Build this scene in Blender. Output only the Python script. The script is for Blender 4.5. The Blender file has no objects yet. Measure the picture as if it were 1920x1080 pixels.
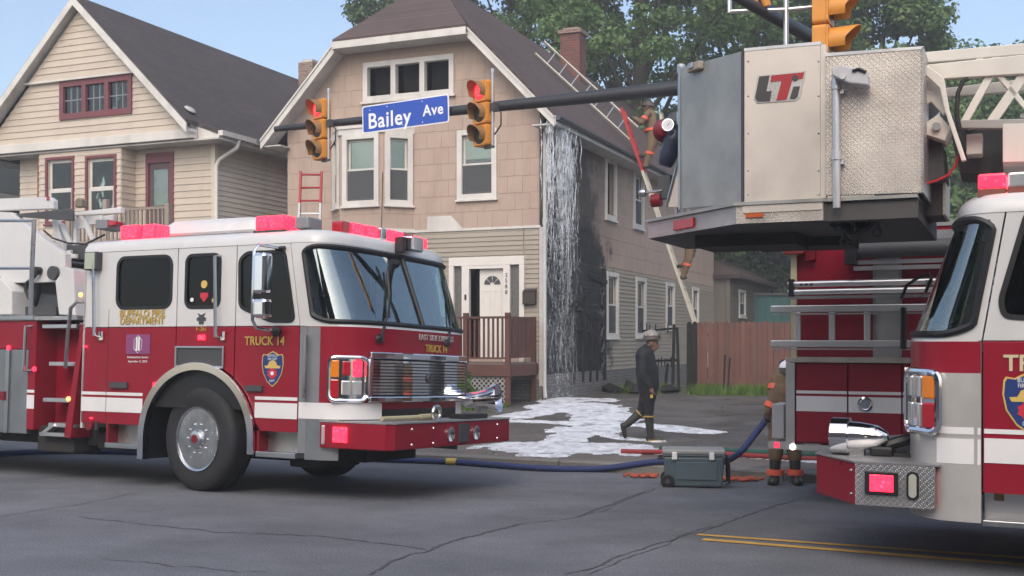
import bpy, bmesh, math, random
import numpy as np
from mathutils import Vector, Matrix
from mathutils.geometry import tessellate_polygon
random.seed(7); RNG = np.random.default_rng(7)
R = math.radians
scene = bpy.context.scene
COL = scene.collection

# ------------------------------------------------------------------ camera, sky, sun, exposure
FPX, HX, HY, CAMH = 2130.0, 960.0, 638.0, 1.55      # focal length and horizon in photo pixels, eye height in metres
cd = bpy.data.cameras.new('camera'); cam = bpy.data.objects.new('camera', cd); COL.objects.link(cam)
cam.location = (0, 0, CAMH); cam.rotation_euler = (R(90), 0, 0)
cd.sensor_width = 36; cd.lens = 36 * FPX / 1920; cd.shift_y = (HY - 540) / 1920
cd.clip_start = .1; cd.clip_end = 3000
scene.camera = cam
SUN_AZ, SUN_EL = 192.0, 44.0                         # compass degrees the light comes from (0 = +Y, clockwise), elevation
world = bpy.data.worlds.new('World'); scene.world = world; world.use_nodes = True
wn = world.node_tree.nodes; wl = world.node_tree.links; wn.clear()
sky = wn.new('ShaderNodeTexSky'); sky.sky_type = 'NISHITA'; sky.sun_disc = False
sky.sun_elevation = R(SUN_EL); sky.sun_rotation = R(SUN_AZ); sky.air_density = 1.0; sky.dust_density = 3.4; sky.ozone_density = .6
bgn = wn.new('ShaderNodeBackground'); bgn.inputs[1].default_value = .145
wo = wn.new('ShaderNodeOutputWorld'); wl.new(sky.outputs[0], bgn.inputs[0]); wl.new(bgn.outputs[0], wo.inputs[0])
sd = bpy.data.lights.new('sun', 'SUN'); sun = bpy.data.objects.new('sun', sd); COL.objects.link(sun)
sd.energy = .75; sd.angle = R(100); sd.color = (1, .94, .87)
_d = Vector((math.sin(R(SUN_AZ)) * math.cos(R(SUN_EL)), math.cos(R(SUN_AZ)) * math.cos(R(SUN_EL)), math.sin(R(SUN_EL))))
sun.rotation_euler = _d.to_track_quat('Z', 'Y').to_euler(); sun.location = _d * 60
vs = scene.view_settings; vs.view_transform = 'Standard'; vs.look = 'None'; vs.gamma = 1; vs.use_curve_mapping = False
vs.exposure = 0.80

# ------------------------------------------------------------------ frames: photo pixel -> place on a plane of a thing
class Frame:
    def __init__(s, o, th, roll=0, flip=False):
        t = R(th); x = Vector((math.cos(t), -math.sin(t), 0)); y = Vector((math.sin(t), math.cos(t), 0))
        if flip: x, y = -x, -y
        z = Vector((0, 0, 1)); r = R(roll)
        y2 = y * math.cos(r) + z * math.sin(r); z2 = z * math.cos(r) - y * math.sin(r)
        s.M = Matrix(((x[0], y2[0], z2[0], o[0]), (x[1], y2[1], z2[1], o[1]), (x[2], y2[2], z2[2], o[2]), (0, 0, 0, 1)))
        s.I = s.M.inverted()
    def hit(s, u, v, ax, val):
        d = s.I.to_3x3() @ Vector(((u - HX) / FPX, 1, (HY - v) / FPX)); c = s.I @ Vector((0, 0, CAMH))
        return c + d * ((val - c[ax]) / d[ax])
    def hitp(s, u, v, p, n):
        d = s.I.to_3x3() @ Vector(((u - HX) / FPX, 1, (HY - v) / FPX)); c = s.I @ Vector((0, 0, CAMH))
        return c + d * ((Vector(p) - c).dot(Vector(n)) / d.dot(Vector(n)))
    def xz(s, u, v, y=0.0):
        p = s.hit(u, v, 1, y); return (p[0], p[2])
    def yz(s, u, v, x=0.0):
        p = s.hit(u, v, 0, x); return (p[1], p[2])

def at(u, v, Y): return Vector(((u - HX) / FPX * Y, Y, CAMH + (HY - v) / FPX * Y))
TH_ROAD = 25.5
SN = (math.cos(R(TH_ROAD)), -math.sin(R(TH_ROAD))); NN = (math.sin(R(TH_ROAD)), math.cos(R(TH_ROAD)))
PROFILE = [(-60, 0), (8.75, 0), (14.05, -.19), (14.07, -.07), (14.25, -.06), (15.6, -.03), (22.5, .25), (24, .26), (400, .3)]
def zn(n):
    for (a, za), (b, zb) in zip(PROFILE, PROFILE[1:]):
        if n <= b: return za + (zb - za) * (n - a) / (b - a)
    return PROFILE[-1][1]
def gz(x, y): return zn(x * NN[0] + y * NN[1])
def sn(s, n): return (SN[0] * s + NN[0] * n, SN[1] * s + NN[1] * n)
def ground(u, v):
    Y = 14.0
    for _ in range(30):
        z = gz((u - HX) / FPX * Y, Y); Y = .5 * Y + .5 * (CAMH - z) * FPX / (v - HY)
    return Vector(((u - HX) / FPX * Y, Y, gz((u - HX) / FPX * Y, Y)))

# ------------------------------------------------------------------ materials
MATS = {}
def mk(name, col, rough=.5, metal=0, var=.12, vs_=2.0, bump=0, bs=40, rnd=0, spec=.5, coat=0, emit=0, dirt=0, trans=0, alpha=1):
    if name in MATS: return MATS[name]
    m = bpy.data.materials.new(name); m.use_nodes = True; nt = m.node_tree; N = nt.nodes; L = nt.links
    b = N['Principled BSDF']; b.inputs['Roughness'].default_value = rough; b.inputs['Metallic'].default_value = metal
    b.inputs['Specular IOR Level'].default_value = spec; b.inputs['Coat Weight'].default_value = coat; b.inputs['Coat Roughness'].default_value = .06
    tc = N.new('ShaderNodeTexCoord')
    nz = N.new('ShaderNodeTexNoise'); nz.inputs['Scale'].default_value = vs_; nz.inputs['Detail'].default_value = 6; nz.inputs['Roughness'].default_value = .65
    L.new(tc.outputs['Object'], nz.inputs['Vector'])
    mr = N.new('ShaderNodeMapRange'); mr.inputs[1].default_value = .25; mr.inputs[2].default_value = .75
    mr.inputs[3].default_value = 1 - var; mr.inputs[4].default_value = 1 + var * .6
    L.new(nz.outputs[0], mr.inputs[0])
    mx = N.new('ShaderNodeMix'); mx.data_type = 'RGBA'; mx.blend_type = 'MULTIPLY'; mx.inputs[0].default_value = 1
    mx.inputs[6].default_value = (*col, 1); L.new(mr.outputs[0], mx.inputs[7])
    out = mx.outputs[2]
    if rnd:
        oi = N.new('ShaderNodeObjectInfo'); r2 = N.new('ShaderNodeMapRange'); r2.inputs[3].default_value = 1 - rnd; r2.inputs[4].default_value = 1 + rnd
        L.new(oi.outputs['Random'], r2.inputs[0])
        m2 = N.new('ShaderNodeMix'); m2.data_type = 'RGBA'; m2.blend_type = 'MULTIPLY'; m2.inputs[0].default_value = 1
        L.new(out, m2.inputs[6]); L.new(r2.outputs[0], m2.inputs[7]); out = m2.outputs[2]
    if dirt:
        n3 = N.new('ShaderNodeTexNoise'); n3.inputs['Scale'].default_value = 1.3; n3.inputs['Detail'].default_value = 8; n3.inputs['Distortion'].default_value = .6
        mp = N.new('ShaderNodeMapping'); mp.inputs['Scale'].default_value = (1.6, 1.6, .35); L.new(tc.outputs['Object'], mp.inputs[0]); L.new(mp.outputs[0], n3.inputs['Vector'])
        r3 = N.new('ShaderNodeMapRange'); r3.inputs[1].default_value = .48; r3.inputs[2].default_value = .75; r3.inputs[4].default_value = dirt
        L.new(n3.outputs[0], r3.inputs[0])
        m3 = N.new('ShaderNodeMix'); m3.data_type = 'RGBA'; L.new(r3.outputs[0], m3.inputs[0]); L.new(out, m3.inputs[6]); m3.inputs[7].default_value = (.09, .075, .06, 1); out = m3.outputs[2]
    L.new(out, b.inputs['Base Color'])
    rr = N.new('ShaderNodeMapRange'); rr.inputs[1].default_value = .3; rr.inputs[2].default_value = .7; rr.inputs[3].default_value = max(0, rough - .06); rr.inputs[4].default_value = min(1, rough + .08)
    L.new(nz.outputs[0], rr.inputs[0]); L.new(rr.outputs[0], b.inputs['Roughness'])
    if bump:
        nb = N.new('ShaderNodeTexNoise'); nb.inputs['Scale'].default_value = bs; nb.inputs['Detail'].default_value = 5; L.new(tc.outputs['Object'], nb.inputs['Vector'])
        bp = N.new('ShaderNodeBump'); bp.inputs['Strength'].default_value = bump; bp.inputs['Distance'].default_value = .02
        L.new(nb.outputs[0], bp.inputs['Height']); L.new(bp.outputs[0], b.inputs['Normal'])
    if emit:
        b.inputs['Emission Color'].default_value = (*col, 1); b.inputs['Emission Strength'].default_value = emit
    MATS[name] = m; return m

def glass(name, tint, refl=.10, clear=.75, rough=.02):
    m = bpy.data.materials.new(name); m.use_nodes = True; nt = m.node_tree; N = nt.nodes; L = nt.links; N.remove(N['Principled BSDF'])
    t = N.new('ShaderNodeBsdfTransparent'); t.inputs[0].default_value = (*[c * clear for c in tint], 1)
    g = N.new('ShaderNodeBsdfGlossy'); g.inputs[0].default_value = (*[min(1, .55 + .45 * c) for c in tint], 1); g.inputs['Roughness'].default_value = rough
    f = N.new('ShaderNodeFresnel'); f.inputs[0].default_value = 1.5
    a = N.new('ShaderNodeMath'); a.operation = 'ADD'; a.inputs[1].default_value = refl; a.use_clamp = True; L.new(f.outputs[0], a.inputs[0])
    tc = N.new('ShaderNodeTexCoord'); nz = N.new('ShaderNodeTexNoise'); nz.inputs['Scale'].default_value = 1.7; L.new(tc.outputs['Object'], nz.inputs['Vector'])
    bp = N.new('ShaderNodeBump'); bp.inputs['Strength'].default_value = .06; bp.inputs['Distance'].default_value = .05; L.new(nz.outputs[0], bp.inputs['Height']); L.new(bp.outputs[0], g.inputs['Normal'])
    x = N.new('ShaderNodeMixShader'); L.new(a.outputs[0], x.inputs[0]); L.new(t.outputs[0], x.inputs[1]); L.new(g.outputs[0], x.inputs[2])
    L.new(x.outputs[0], N['Material Output'].inputs[0]); MATS[name] = m; return m

def treadplate(name, col, rough=.32, metal=.9):
    m = mk(name, col, rough, metal, var=.25, vs_=3.0); nt = m.node_tree; N = nt.nodes; L = nt.links; b = N['Principled BSDF']
    tc = N.new('ShaderNodeTexCoord'); sp = N.new('ShaderNodeSeparateXYZ'); L.new(tc.outputs['Object'], sp.inputs[0])
    def math_(op, a, c=None, v=None):
        n = N.new('ShaderNodeMath'); n.operation = op; L.new(a, n.inputs[0])
        if c is not None: L.new(c, n.inputs[1])
        if v is not None: n.inputs[1].default_value = v
        return n.outputs[0]
    k = 2 * math.pi / .042
    xy = math_('SUBTRACT', sp.outputs[0], math_('MULTIPLY', sp.outputs[1], v=.8)); p = math_('MULTIPLY', xy, v=k); q = math_('MULTIPLY', sp.outputs[2], v=k)
    s1 = math_('SINE', math_('ADD', p, q)); s2 = math_('SINE', math_('SUBTRACT', p, q))
    h = math_('MAXIMUM', math_('MULTIPLY', math_('POWER', math_('ABSOLUTE', s1), v=10), math_('GREATER_THAN', s2, v=.2)),
              math_('MULTIPLY', math_('POWER', math_('ABSOLUTE', s2), v=10), math_('GREATER_THAN', math_('MULTIPLY', s1, v=-1), v=.2)))
    sc_ = b.inputs['Base Color'].links[0].from_socket; hm_ = N.new('ShaderNodeMapRange'); hm_.inputs[3].default_value = .80; hm_.inputs[4].default_value = 1.35; L.new(h, hm_.inputs[0]); mm_ = N.new('ShaderNodeMix'); mm_.data_type = 'RGBA'; mm_.blend_type = 'MULTIPLY'; mm_.inputs[0].default_value = 1; L.new(sc_, mm_.inputs[6]); L.new(hm_.outputs[0], mm_.inputs[7]); L.new(mm_.outputs[2], b.inputs['Base Color'])
    bp = N.new('ShaderNodeBump'); bp.inputs['Strength'].default_value = 1.0; bp.inputs['Distance'].default_value = .008; L.new(h, bp.inputs['Height']); L.new(bp.outputs[0], b.inputs['Normal'])
    return m

def scorched(name, col, rough, rnd=.06, scorch=True, course=0, **kw):
    """wall covering, burnt black and sooty where the fire came out of the side of the house (own coordinates)"""
    m = mk(name, col, rough, rnd=rnd, **kw); nt = m.node_tree; N = nt.nodes; L = nt.links; b = N['Principled BSDF']
    src = b.inputs['Base Color'].links[0].from_socket
    tc = N.new('ShaderNodeTexCoord'); sp = N.new('ShaderNodeSeparateXYZ'); L.new(tc.outputs['Object'], sp.inputs[0])
    nz = N.new('ShaderNodeTexNoise'); nz.inputs['Scale'].default_value = 1.1; nz.inputs['Detail'].default_value = 8; nz.inputs['Roughness'].default_value = .72; L.new(tc.outputs['Object'], nz.inputs['Vector'])
    def rng(s, a, c):
        n = N.new('ShaderNodeMapRange'); n.interpolation_type = 'SMOOTHSTEP'; n.inputs[1].default_value = a; n.inputs[2].default_value = c; L.new(s, n.inputs[0]); return n.outputs[0]
    def mm(op, a, c):
        n = N.new('ShaderNodeMath'); n.operation = op; n.use_clamp = True
        L.new(a, n.inputs[0])
        if isinstance(c, float): n.inputs[1].default_value = c
        else: L.new(c, n.inputs[1])
        return n.outputs[0]
    wob = N.new('ShaderNodeMath'); wob.operation = 'MULTIPLY_ADD'; L.new(nz.outputs[0], wob.inputs[0]); wob.inputs[1].default_value = 4.2; L.new(sp.outputs[1], wob.inputs[2])   # y + noise
    zz = N.new('ShaderNodeMath'); zz.operation = 'MULTIPLY_ADD'; L.new(nz.outputs[0], zz.inputs[0]); zz.inputs[1].default_value = 1.2; L.new(sp.outputs[2], zz.inputs[2])
    side = rng(sp.outputs[0], -.10, -.03)
    core = mm('MULTIPLY', rng(wob.outputs[0], 6.9, 5.2), side)           # solid char, ground to upper floor
    soot = mm('MULTIPLY', mm('MULTIPLY', rng(wob.outputs[0], 8.8, 5.4), side), rng(zz.outputs[0], 3.3, 5.2))
    soot = mm('MULTIPLY', soot, .62)
    low = mm('MAXIMUM', mm('MULTIPLY', core, rng(zz.outputs[0], 6.4, 4.4)), mm('MULTIPLY', core, .88))
    deep = mm('MULTIPLY', mm('MULTIPLY', rng(wob.outputs[0], 7.0, 6.2), side), rng(zz.outputs[0], 5.6, 4.0))
    msk = mm('MAXIMUM', mm('MAXIMUM', low, deep), soot)
    mx = N.new('ShaderNodeMix'); mx.data_type = 'RGBA'; L.new(msk, mx.inputs[0]); L.new(src, mx.inputs[6]); mx.inputs[7].default_value = (.012, .0125, .014, 1)
    L.new(mx.outputs[2], b.inputs['Base Color'])
    return m

# ------------------------------------------------------------------ mesh builder
def clip_half(poly, nx, nz, c):
    out = []
    for i in range(len(poly)):
        p, q = poly[i], poly[(i + 1) % len(poly)]
        dp = nx * p[0] + nz * p[1] - c; dq = nx * q[0] + nz * q[1] - c
        if dp <= 1e-9: out.append(p)
        if (dp < -1e-9 and dq > 1e-9) or (dp > 1e-9 and dq < -1e-9):
            t = dp / (dp - dq); out.append((p[0] + t * (q[0] - p[0]), p[1] + t * (q[1] - p[1])))
    return out
def area(poly): return .5 * sum(poly[i][0] * poly[(i + 1) % len(poly)][1] - poly[(i + 1) % len(poly)][0] * poly[i][1] for i in range(len(poly)))
def ccw(poly): return list(poly) if area(poly) > 0 else list(poly)[::-1]
def clip_convex(poly, wall):
    wall = ccw(wall)
    for i in range(len(wall)):
        a, b = wall[i], wall[(i + 1) % len(wall)]
        nx, nz = b[1] - a[1], -(b[0] - a[0]); poly = clip_half(poly, nx, nz, nx * a[0] + nz * a[1])
        if len(poly) < 3: return []
    return poly
def minus_rect(polys, r):
    x0, x1, z0, z1 = r; out = []
    for p in polys:
        for q in (clip_half(p, 1, 0, x0), clip_half(p, -1, 0, -x1)):
            if len(q) >= 3 and area(ccw(q)) > 2e-3: out.append(q)
        mid = clip_half(clip_half(p, -1, 0, -x0), 1, 0, x1) if len(p) >= 3 else []
        if len(mid) >= 3:
            for q in (clip_half(mid, 0, 1, z0), clip_half(mid, 0, -1, -z1)):
                if len(q) >= 3 and area(ccw(q)) > 2e-3: out.append(q)
    return out

class MB:
    def __init__(s, T=None): s.v = []; s.f = []; s.mi = []; s.T = T; s.cur = 0
    def add(s, vs, fs):
        o = len(s.v)
        s.v += [tuple(s.T @ Vector(p)) if s.T is not None else tuple(p) for p in vs]
        s.f += [tuple(i + o for i in f) for f in fs]; s.mi += [s.cur] * len(fs); return s
    def box(s, x0, x1, y0, y1, z0, z1):
        v = [(x, y, z) for x in (x0, x1) for y in (y0, y1) for z in (z0, z1)]
        return s.add(v, [(0, 1, 3, 2), (4, 6, 7, 5), (0, 4, 5, 1), (2, 3, 7, 6), (0, 2, 6, 4), (1, 5, 7, 3)])
    def bar(s, p0, p1, w, h, up=(0, 0, 1)):
        p0, p1 = Vector(p0), Vector(p1); d = (p1 - p0).normalized(); up = Vector(up)
        if abs(d.dot(up)) > .98: up = Vector((1, 0, 0))
        a = d.cross(up).normalized() * (w / 2); b = a.cross(d).normalized() * (h / 2)
        v = [p + i * a + j * b for p in (p0, p1) for i, j in ((-1, -1), (1, -1), (1, 1), (-1, 1))]
        return s.add(v, [(3, 2, 1, 0), (4, 5, 6, 7), (0, 1, 5, 4), (1, 2, 6, 5), (2, 3, 7, 6), (3, 0, 4, 7)])
    def prism(s, poly, c0, c1, ax='y', holes=()):
        loops = [ccw(poly)] + [ccw(h)[::-1] for h in holes]; allp = [p for l in loops for p in l]; n = len(allp)
        mp = {'y': lambda a, b, c: (a, c, b), 'x': lambda a, b, c: (c, a, b), 'z': lambda a, b, c: (a, b, c)}[ax]
        vs_ = [mp(*p, c0) for p in allp] + [mp(*p, c1) for p in allp]
        tr = tessellate_polygon([[Vector((p[0], p[1], 0)) for p in l] for l in loops])
        fs = []
        for t in tr:
            if area([allp[i] for i in t]) < 0: t = t[::-1]
            f0, f1 = tuple(t[::-1]), tuple(i + n for i in t)
            if ax == 'y': f0, f1 = f0[::-1], f1[::-1]
            fs += [f0, f1]
        o = 0
        for l in loops:
            k = len(l)
            for i in range(k):
                a, b = o + i, o + (i + 1) % k; q = (a, b, b + n, a + n); fs.append(q[::-1] if ax == 'y' else q)
            o += k
        return s.add(vs_, fs)
    def tube(s, pts, r, n=8, closed=False, caps=True):
        pts = [Vector(p) for p in pts]; m = len(pts); rs = r if isinstance(r, (list, tuple)) else [r] * m
        vs_ = []; prev = None
        for i, p in enumerate(pts):
            if closed: d = (pts[(i + 1) % m] - pts[i - 1]).normalized()
            else: d = (pts[min(i + 1, m - 1)] - pts[max(i - 1, 0)]).normalized()
            if prev is None:
                up = Vector((0, 0, 1)) if abs(d.z) < .9 else Vector((1, 0, 0)); a = d.cross(up).normalized()
            else: a = (prev - d * prev.dot(d)).normalized()
            prev = a; b = d.cross(a)
            vs_ += [p + (a * math.cos(t) + b * math.sin(t)) * rs[i] for t in (2 * math.pi * k / n for k in range(n))]
        fs = []
        for i in range(m if closed else m - 1):
            j = (i + 1) % m
            fs += [(i * n + k, i * n + (k + 1) % n, j * n + (k + 1) % n, j * n + k) for k in range(n)]
        if caps and not closed: fs += [tuple(range(n))[::-1], tuple((m - 1) * n + k for k in range(n))]
        return s.add(vs_, fs)
    def cyl(s, p0, p1, r, n=16, r2=None): return s.tube([p0, p1], [r, r if r2 is None else r2], n)
    def lathe(s, prof, o, d, n=24):
        o, d = Vector(o), Vector(d).normalized(); up = Vector((0, 0, 1)) if abs(d.z) < .9 else Vector((1, 0, 0)); a = d.cross(up).normalized(); b = d.cross(a)
        vs_ = []; fs = []
        for r, h in prof: vs_ += [o + d * h + (a * math.cos(2 * math.pi * k / n) + b * math.sin(2 * math.pi * k / n)) * max(r, 1e-4) for k in range(n)]
        for i in range(len(prof) - 1): fs += [(i * n + k, i * n + (k + 1) % n, (i + 1) * n + (k + 1) % n, (i + 1) * n + k) for k in range(n)]
        fs += [tuple(range(n))[::-1], tuple((len(prof) - 1) * n + k for k in range(n))]
        return s.add(vs_, fs)
    def grid(s, fn, nu, nv, skip=None):
        vs_ = [fn(i / nu, j / nv) for i in range(nu + 1) for j in range(nv + 1)]
        fs = [(i * (nv + 1) + j, (i + 1) * (nv + 1) + j, (i + 1) * (nv + 1) + j + 1, i * (nv + 1) + j + 1) for i in range(nu) for j in range(nv) if not (skip and skip((i + .5) / nu, (j + .5) / nv))]
        return s.add(vs_, fs)
    def build(s, name, mat, parent=None, smooth=False, bevel=0, label=None):
        me = bpy.data.meshes.new(name); me.from_pydata(s.v, [], s.f)
        mats = mat if isinstance(mat, (list, tuple)) else [mat]
        for m in mats: me.materials.append(m)
        if len(mats) > 1: me.polygons.foreach_set('material_index', s.mi)
        if smooth:
            me.shade_smooth(); me.set_sharp_from_angle(angle=R(38))
        me.update()
        o = bpy.data.objects.new(name, me); COL.objects.link(o)
        if parent: o.parent = parent
        if bevel:
            b = o.modifiers.new('bevel', 'BEVEL'); b.width = bevel; b.segments = 2; b.limit_method = 'ANGLE'; b.angle_limit = R(40)
        if label: o['label'] = label
        return o

def thing(name, label, cat, M=None, group=None):
    o = bpy.data.objects.new(name, None); COL.objects.link(o); o.empty_display_size = .2
    if M is not None: o.matrix_world = M
    o['label'] = label; o['category'] = cat
    if group: o['group'] = group
    return o
def tag(o, label, cat, group=None):
    o['label'] = label; o['category'] = cat
    if group: o['group'] = group
    return o
def struct(o): o['kind'] = 'structure'; return o
def stuff(o): o['kind'] = 'stuff'; return o
def lettering(txt, size, mat, parent, M, depth=.003, name='lettering', spacing=1.0, align='CENTER', sx=1.0, bold=0):
    c = bpy.data.curves.new(name, 'FONT'); c.body = txt; c.size = size; c.extrude = depth; c.align_x = align; c.align_y = 'CENTER'; c.space_character = spacing; c.offset = bold; c.resolution_u = 3
    t = bpy.data.objects.new(name, c); COL.objects.link(t); bpy.context.view_layer.update()
    me = bpy.data.meshes.new_from_object(t.evaluated_get(bpy.context.evaluated_depsgraph_get()))
    bpy.data.objects.remove(t); bpy.data.curves.remove(c)
    me.transform(Matrix.Diagonal((sx, 1, 1, 1))); me.materials.clear(); me.materials.append(mat)
    o = bpy.data.objects.new(name, me); COL.objects.link(o); o.parent = parent; me.transform(M); return o
def facing_front(x, y, z):   # letters standing upright, facing -y
    return Matrix.Translation((x, y, z)) @ Matrix.Rotation(R(90), 4, 'X')
def rrect(x0, x1, z0, z1, r, n=6):
    out = []
    for cx, cz, a0 in ((x1 - r, z0 + r, -90), (x1 - r, z1 - r, 0), (x0 + r, z1 - r, 90), (x0 + r, z0 + r, 180)):
        out += [(cx + r * math.cos(R(a0 + 90 * k / n)), cz + r * math.sin(R(a0 + 90 * k / n))) for k in range(n + 1)]
    return out
def round_poly(poly, r, n=5):
    poly = ccw(poly); out = []
    for i in range(len(poly)):
        p = Vector((*poly[i], 0)); a = (Vector((*poly[i - 1], 0)) - p); b = (Vector((*poly[(i + 1) % len(poly)], 0)) - p)
        rr = min(r, a.length * .45, b.length * .45); s_, e = p + a.normalized() * rr, p + b.normalized() * rr
        for k in range(n + 1):
            t = k / n; q = s_ * (1 - t) ** 2 + p * 2 * t * (1 - t) + e * t * t; out.append((q.x, q.y))
    return out
def inset(poly, d):
    poly = ccw(poly); n = len(poly); out = []
    for i in range(n):
        p0, p1, p2 = (Vector(poly[i - 1]), Vector(poly[i]), Vector(poly[(i + 1) % n]))
        e1, e2 = (p1 - p0).normalized(), (p2 - p1).normalized(); n1, n2 = Vector((-e1.y, e1.x)), Vector((-e2.y, e2.x))
        m = (n1 + n2); m = m / max(.3, m.dot(n1)) if m.length > 1e-6 else n1
        out.append(tuple(p1 + m * d))
    return out
def lerp(a, b, t): return a + (b - a) * t
# ------------------------------------------------------------------ palette
WHITE = mk('white_truck_paint', (.62, .615, .60), .22, var=.05, vs_=1.2, coat=.4, dirt=.10)
RED = mk('red_truck_paint', (.27, .011, .027), .32, var=.10, coat=.06, spec=.2, dirt=.10)
DKRED = mk('dark_red_paint', (.19, .010, .018), .4, var=.15, spec=.3)
CHROME = mk('chrome', (.80, .80, .82), .07, 1, var=.05)
STEEL = mk('brushed_steel', (.48, .49, .50), .30, 1, var=.22, vs_=1.5)
STEELD = mk('dull_steel', (.33, .34, .345), .42, .9, var=.30, vs_=1.4, bump=.05, bs=6)
ALU = mk('aluminium', (.62, .62, .62), .33, .9, var=.15)
TREAD = treadplate('tread_plate', (.62, .61, .59)); 
BLACK = mk('black_plastic', (.012, .012, .013), .45, var=.3)
GASKET = mk('window_gasket', (.010, .010, .011), .5)
RUBBER = mk('tyre_rubber', (.017, .017, .018), .75, var=.35, bump=.15, bs=30, dirt=.12)
UNDER = mk('grimy_underbody', (.030, .026, .023), .8, var=.5, vs_=5)
GREYT = mk('grey_trim', (.25, .26, .27), .4, .3)
DKGREY = mk('dark_grey', (.06, .062, .066), .55, var=.25)
GOLD = mk('gold_leaf', (.62, .42, .10), .35, .4, var=.2, vs_=30)
STRIPE = mk('white_reflective_stripe', (.78, .77, .76), .35, var=.06, dirt=.08)
LRED = mk('lit_red_light', (1.0, .02, .05), .2, emit=2.2)
LREDW = mk('lit_red_light_core', (1.0, .025, .06), .2, emit=2.4)
LENSR = mk('red_lens', (.42, .012, .025), .12, coat=.5)
LENSA = mk('amber_lens', (.75, .22, .015), .15, coat=.5)
LENSW = mk('clear_lens', (.70, .72, .72), .08, .6)
LAMPW = mk('lit_marker_lamp', (1, .45, .15), .2, emit=1)
WGLASS = glass('windshield_glass', (.66, .90, .90), refl=.23, clear=.88)
SGLASS = glass('tinted_side_glass', (.50, .52, .53), refl=-.015, clear=.42)
HGLASS = glass('house_window_glass', (.88, .94, .92), refl=.03, clear=.92)
INTER = mk('cab_interior_grey', (.36, .38, .38), .7, var=.2)
SEAT = mk('seat_fabric', (.07, .075, .08), .8, var=.2)
LEAFMATS = []
def leafmat(name, a, b):
    m = bpy.data.materials.new(name); m.use_nodes = True; nt = m.node_tree; N = nt.nodes; L = nt.links; p = N['Principled BSDF']; p.inputs['Roughness'].default_value = .55; p.inputs['Specular IOR Level'].default_value = .25
    at_ = N.new('ShaderNodeAttribute'); at_.attribute_name = 'tint'; mx = N.new('ShaderNodeMix'); mx.data_type = 'RGBA'
    L.new(at_.outputs['Fac'], mx.inputs[0]); mx.inputs[6].default_value = (*a, 1); mx.inputs[7].default_value = (*b, 1); L.new(mx.outputs[2], p.inputs['Base Color'])
    tr = N.new('ShaderNodeBsdfTranslucent'); L.new(mx.outputs[2], tr.inputs[0]); ms = N.new('ShaderNodeMixShader'); ms.inputs[0].default_value = .3
    L.new(p.outputs[0], ms.inputs[1]); L.new(tr.outputs[0], ms.inputs[2]); L.new(ms.outputs[0], N['Material Output'].inputs[0]); return m
LEAF1 = leafmat('maple_leaves', (.066, .130, .044), (.175, .270, .10))
LEAF2 = leafmat('dark_leaves', (.044, .092, .036), (.115, .195, .072))
LEAF3 = leafmat('weed_leaves', (.06, .12, .02), (.16, .26, .06))
BARK = mk('bark', (.055, .045, .038), .9, var=.4, bump=.6, bs=14)
BLACKPOLE = mk('dark_mast_paint', (.035, .037, .040), .45, .2, var=.15)
SIGY = mk('signal_yellow', (.66, .27, .035), .45, var=.18, vs_=4, dirt=.15)
SIGK = mk('signal_black', (.02, .018, .016), .6, var=.3)
SIGR = mk('lit_red_signal', (1.0, .03, .05), .3, emit=.7)
SIGRR = mk('lit_red_signal_rings', (1.0, .12, .14), .3, emit=.9)
SBLUE = mk('sign_blue', (.018, .075, .42), .4, var=.08)
SWHITE = mk('sign_white', (.80, .81, .82), .4, var=.05)
CHAR = mk('charred_wood', (.010, .010, .010), .8, var=.5, vs_=8, bump=.5, bs=20)
TRIMW = mk('white_house_trim', (.62, .60, .56), .55, var=.15, dirt=.22)
TRIMG = mk('weathered_white_trim', (.50, .49, .47), .6, var=.2, dirt=.3)
PINK = scorched('pink_shingle', (.42, .32, .26), .8, rnd=.022, var=.10, vs_=3, dirt=.16)
TANS = scorched('tan_vinyl_siding', (.33, .29, .235), .55, rnd=.04, var=.08, dirt=.10)
CREAM = mk('cream_vinyl_siding', (.53, .455, .37), .5, rnd=.03, var=.07, dirt=.13)
MAROON = mk('maroon_trim', (.17, .045, .055), .55, var=.2, dirt=.2)
DECKR = mk('red_brown_stain', (.115, .045, .035), .7, var=.3, rnd=.12, dirt=.2)
FENCER = mk('red_fence_stain', (.15, .068, .052), .8, var=.3, rnd=.14, dirt=.25)
DARKIN = mk('dark_room', (.008, .008, .008), .9)  # near-black, the darkness of unlit rooms put into the colour
BLIND = mk('window_shade', (.55, .56, .50), .8, var=.08)
SCREEN = mk('insect_screen', (.07, .075, .08), .7, var=.1)
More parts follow.
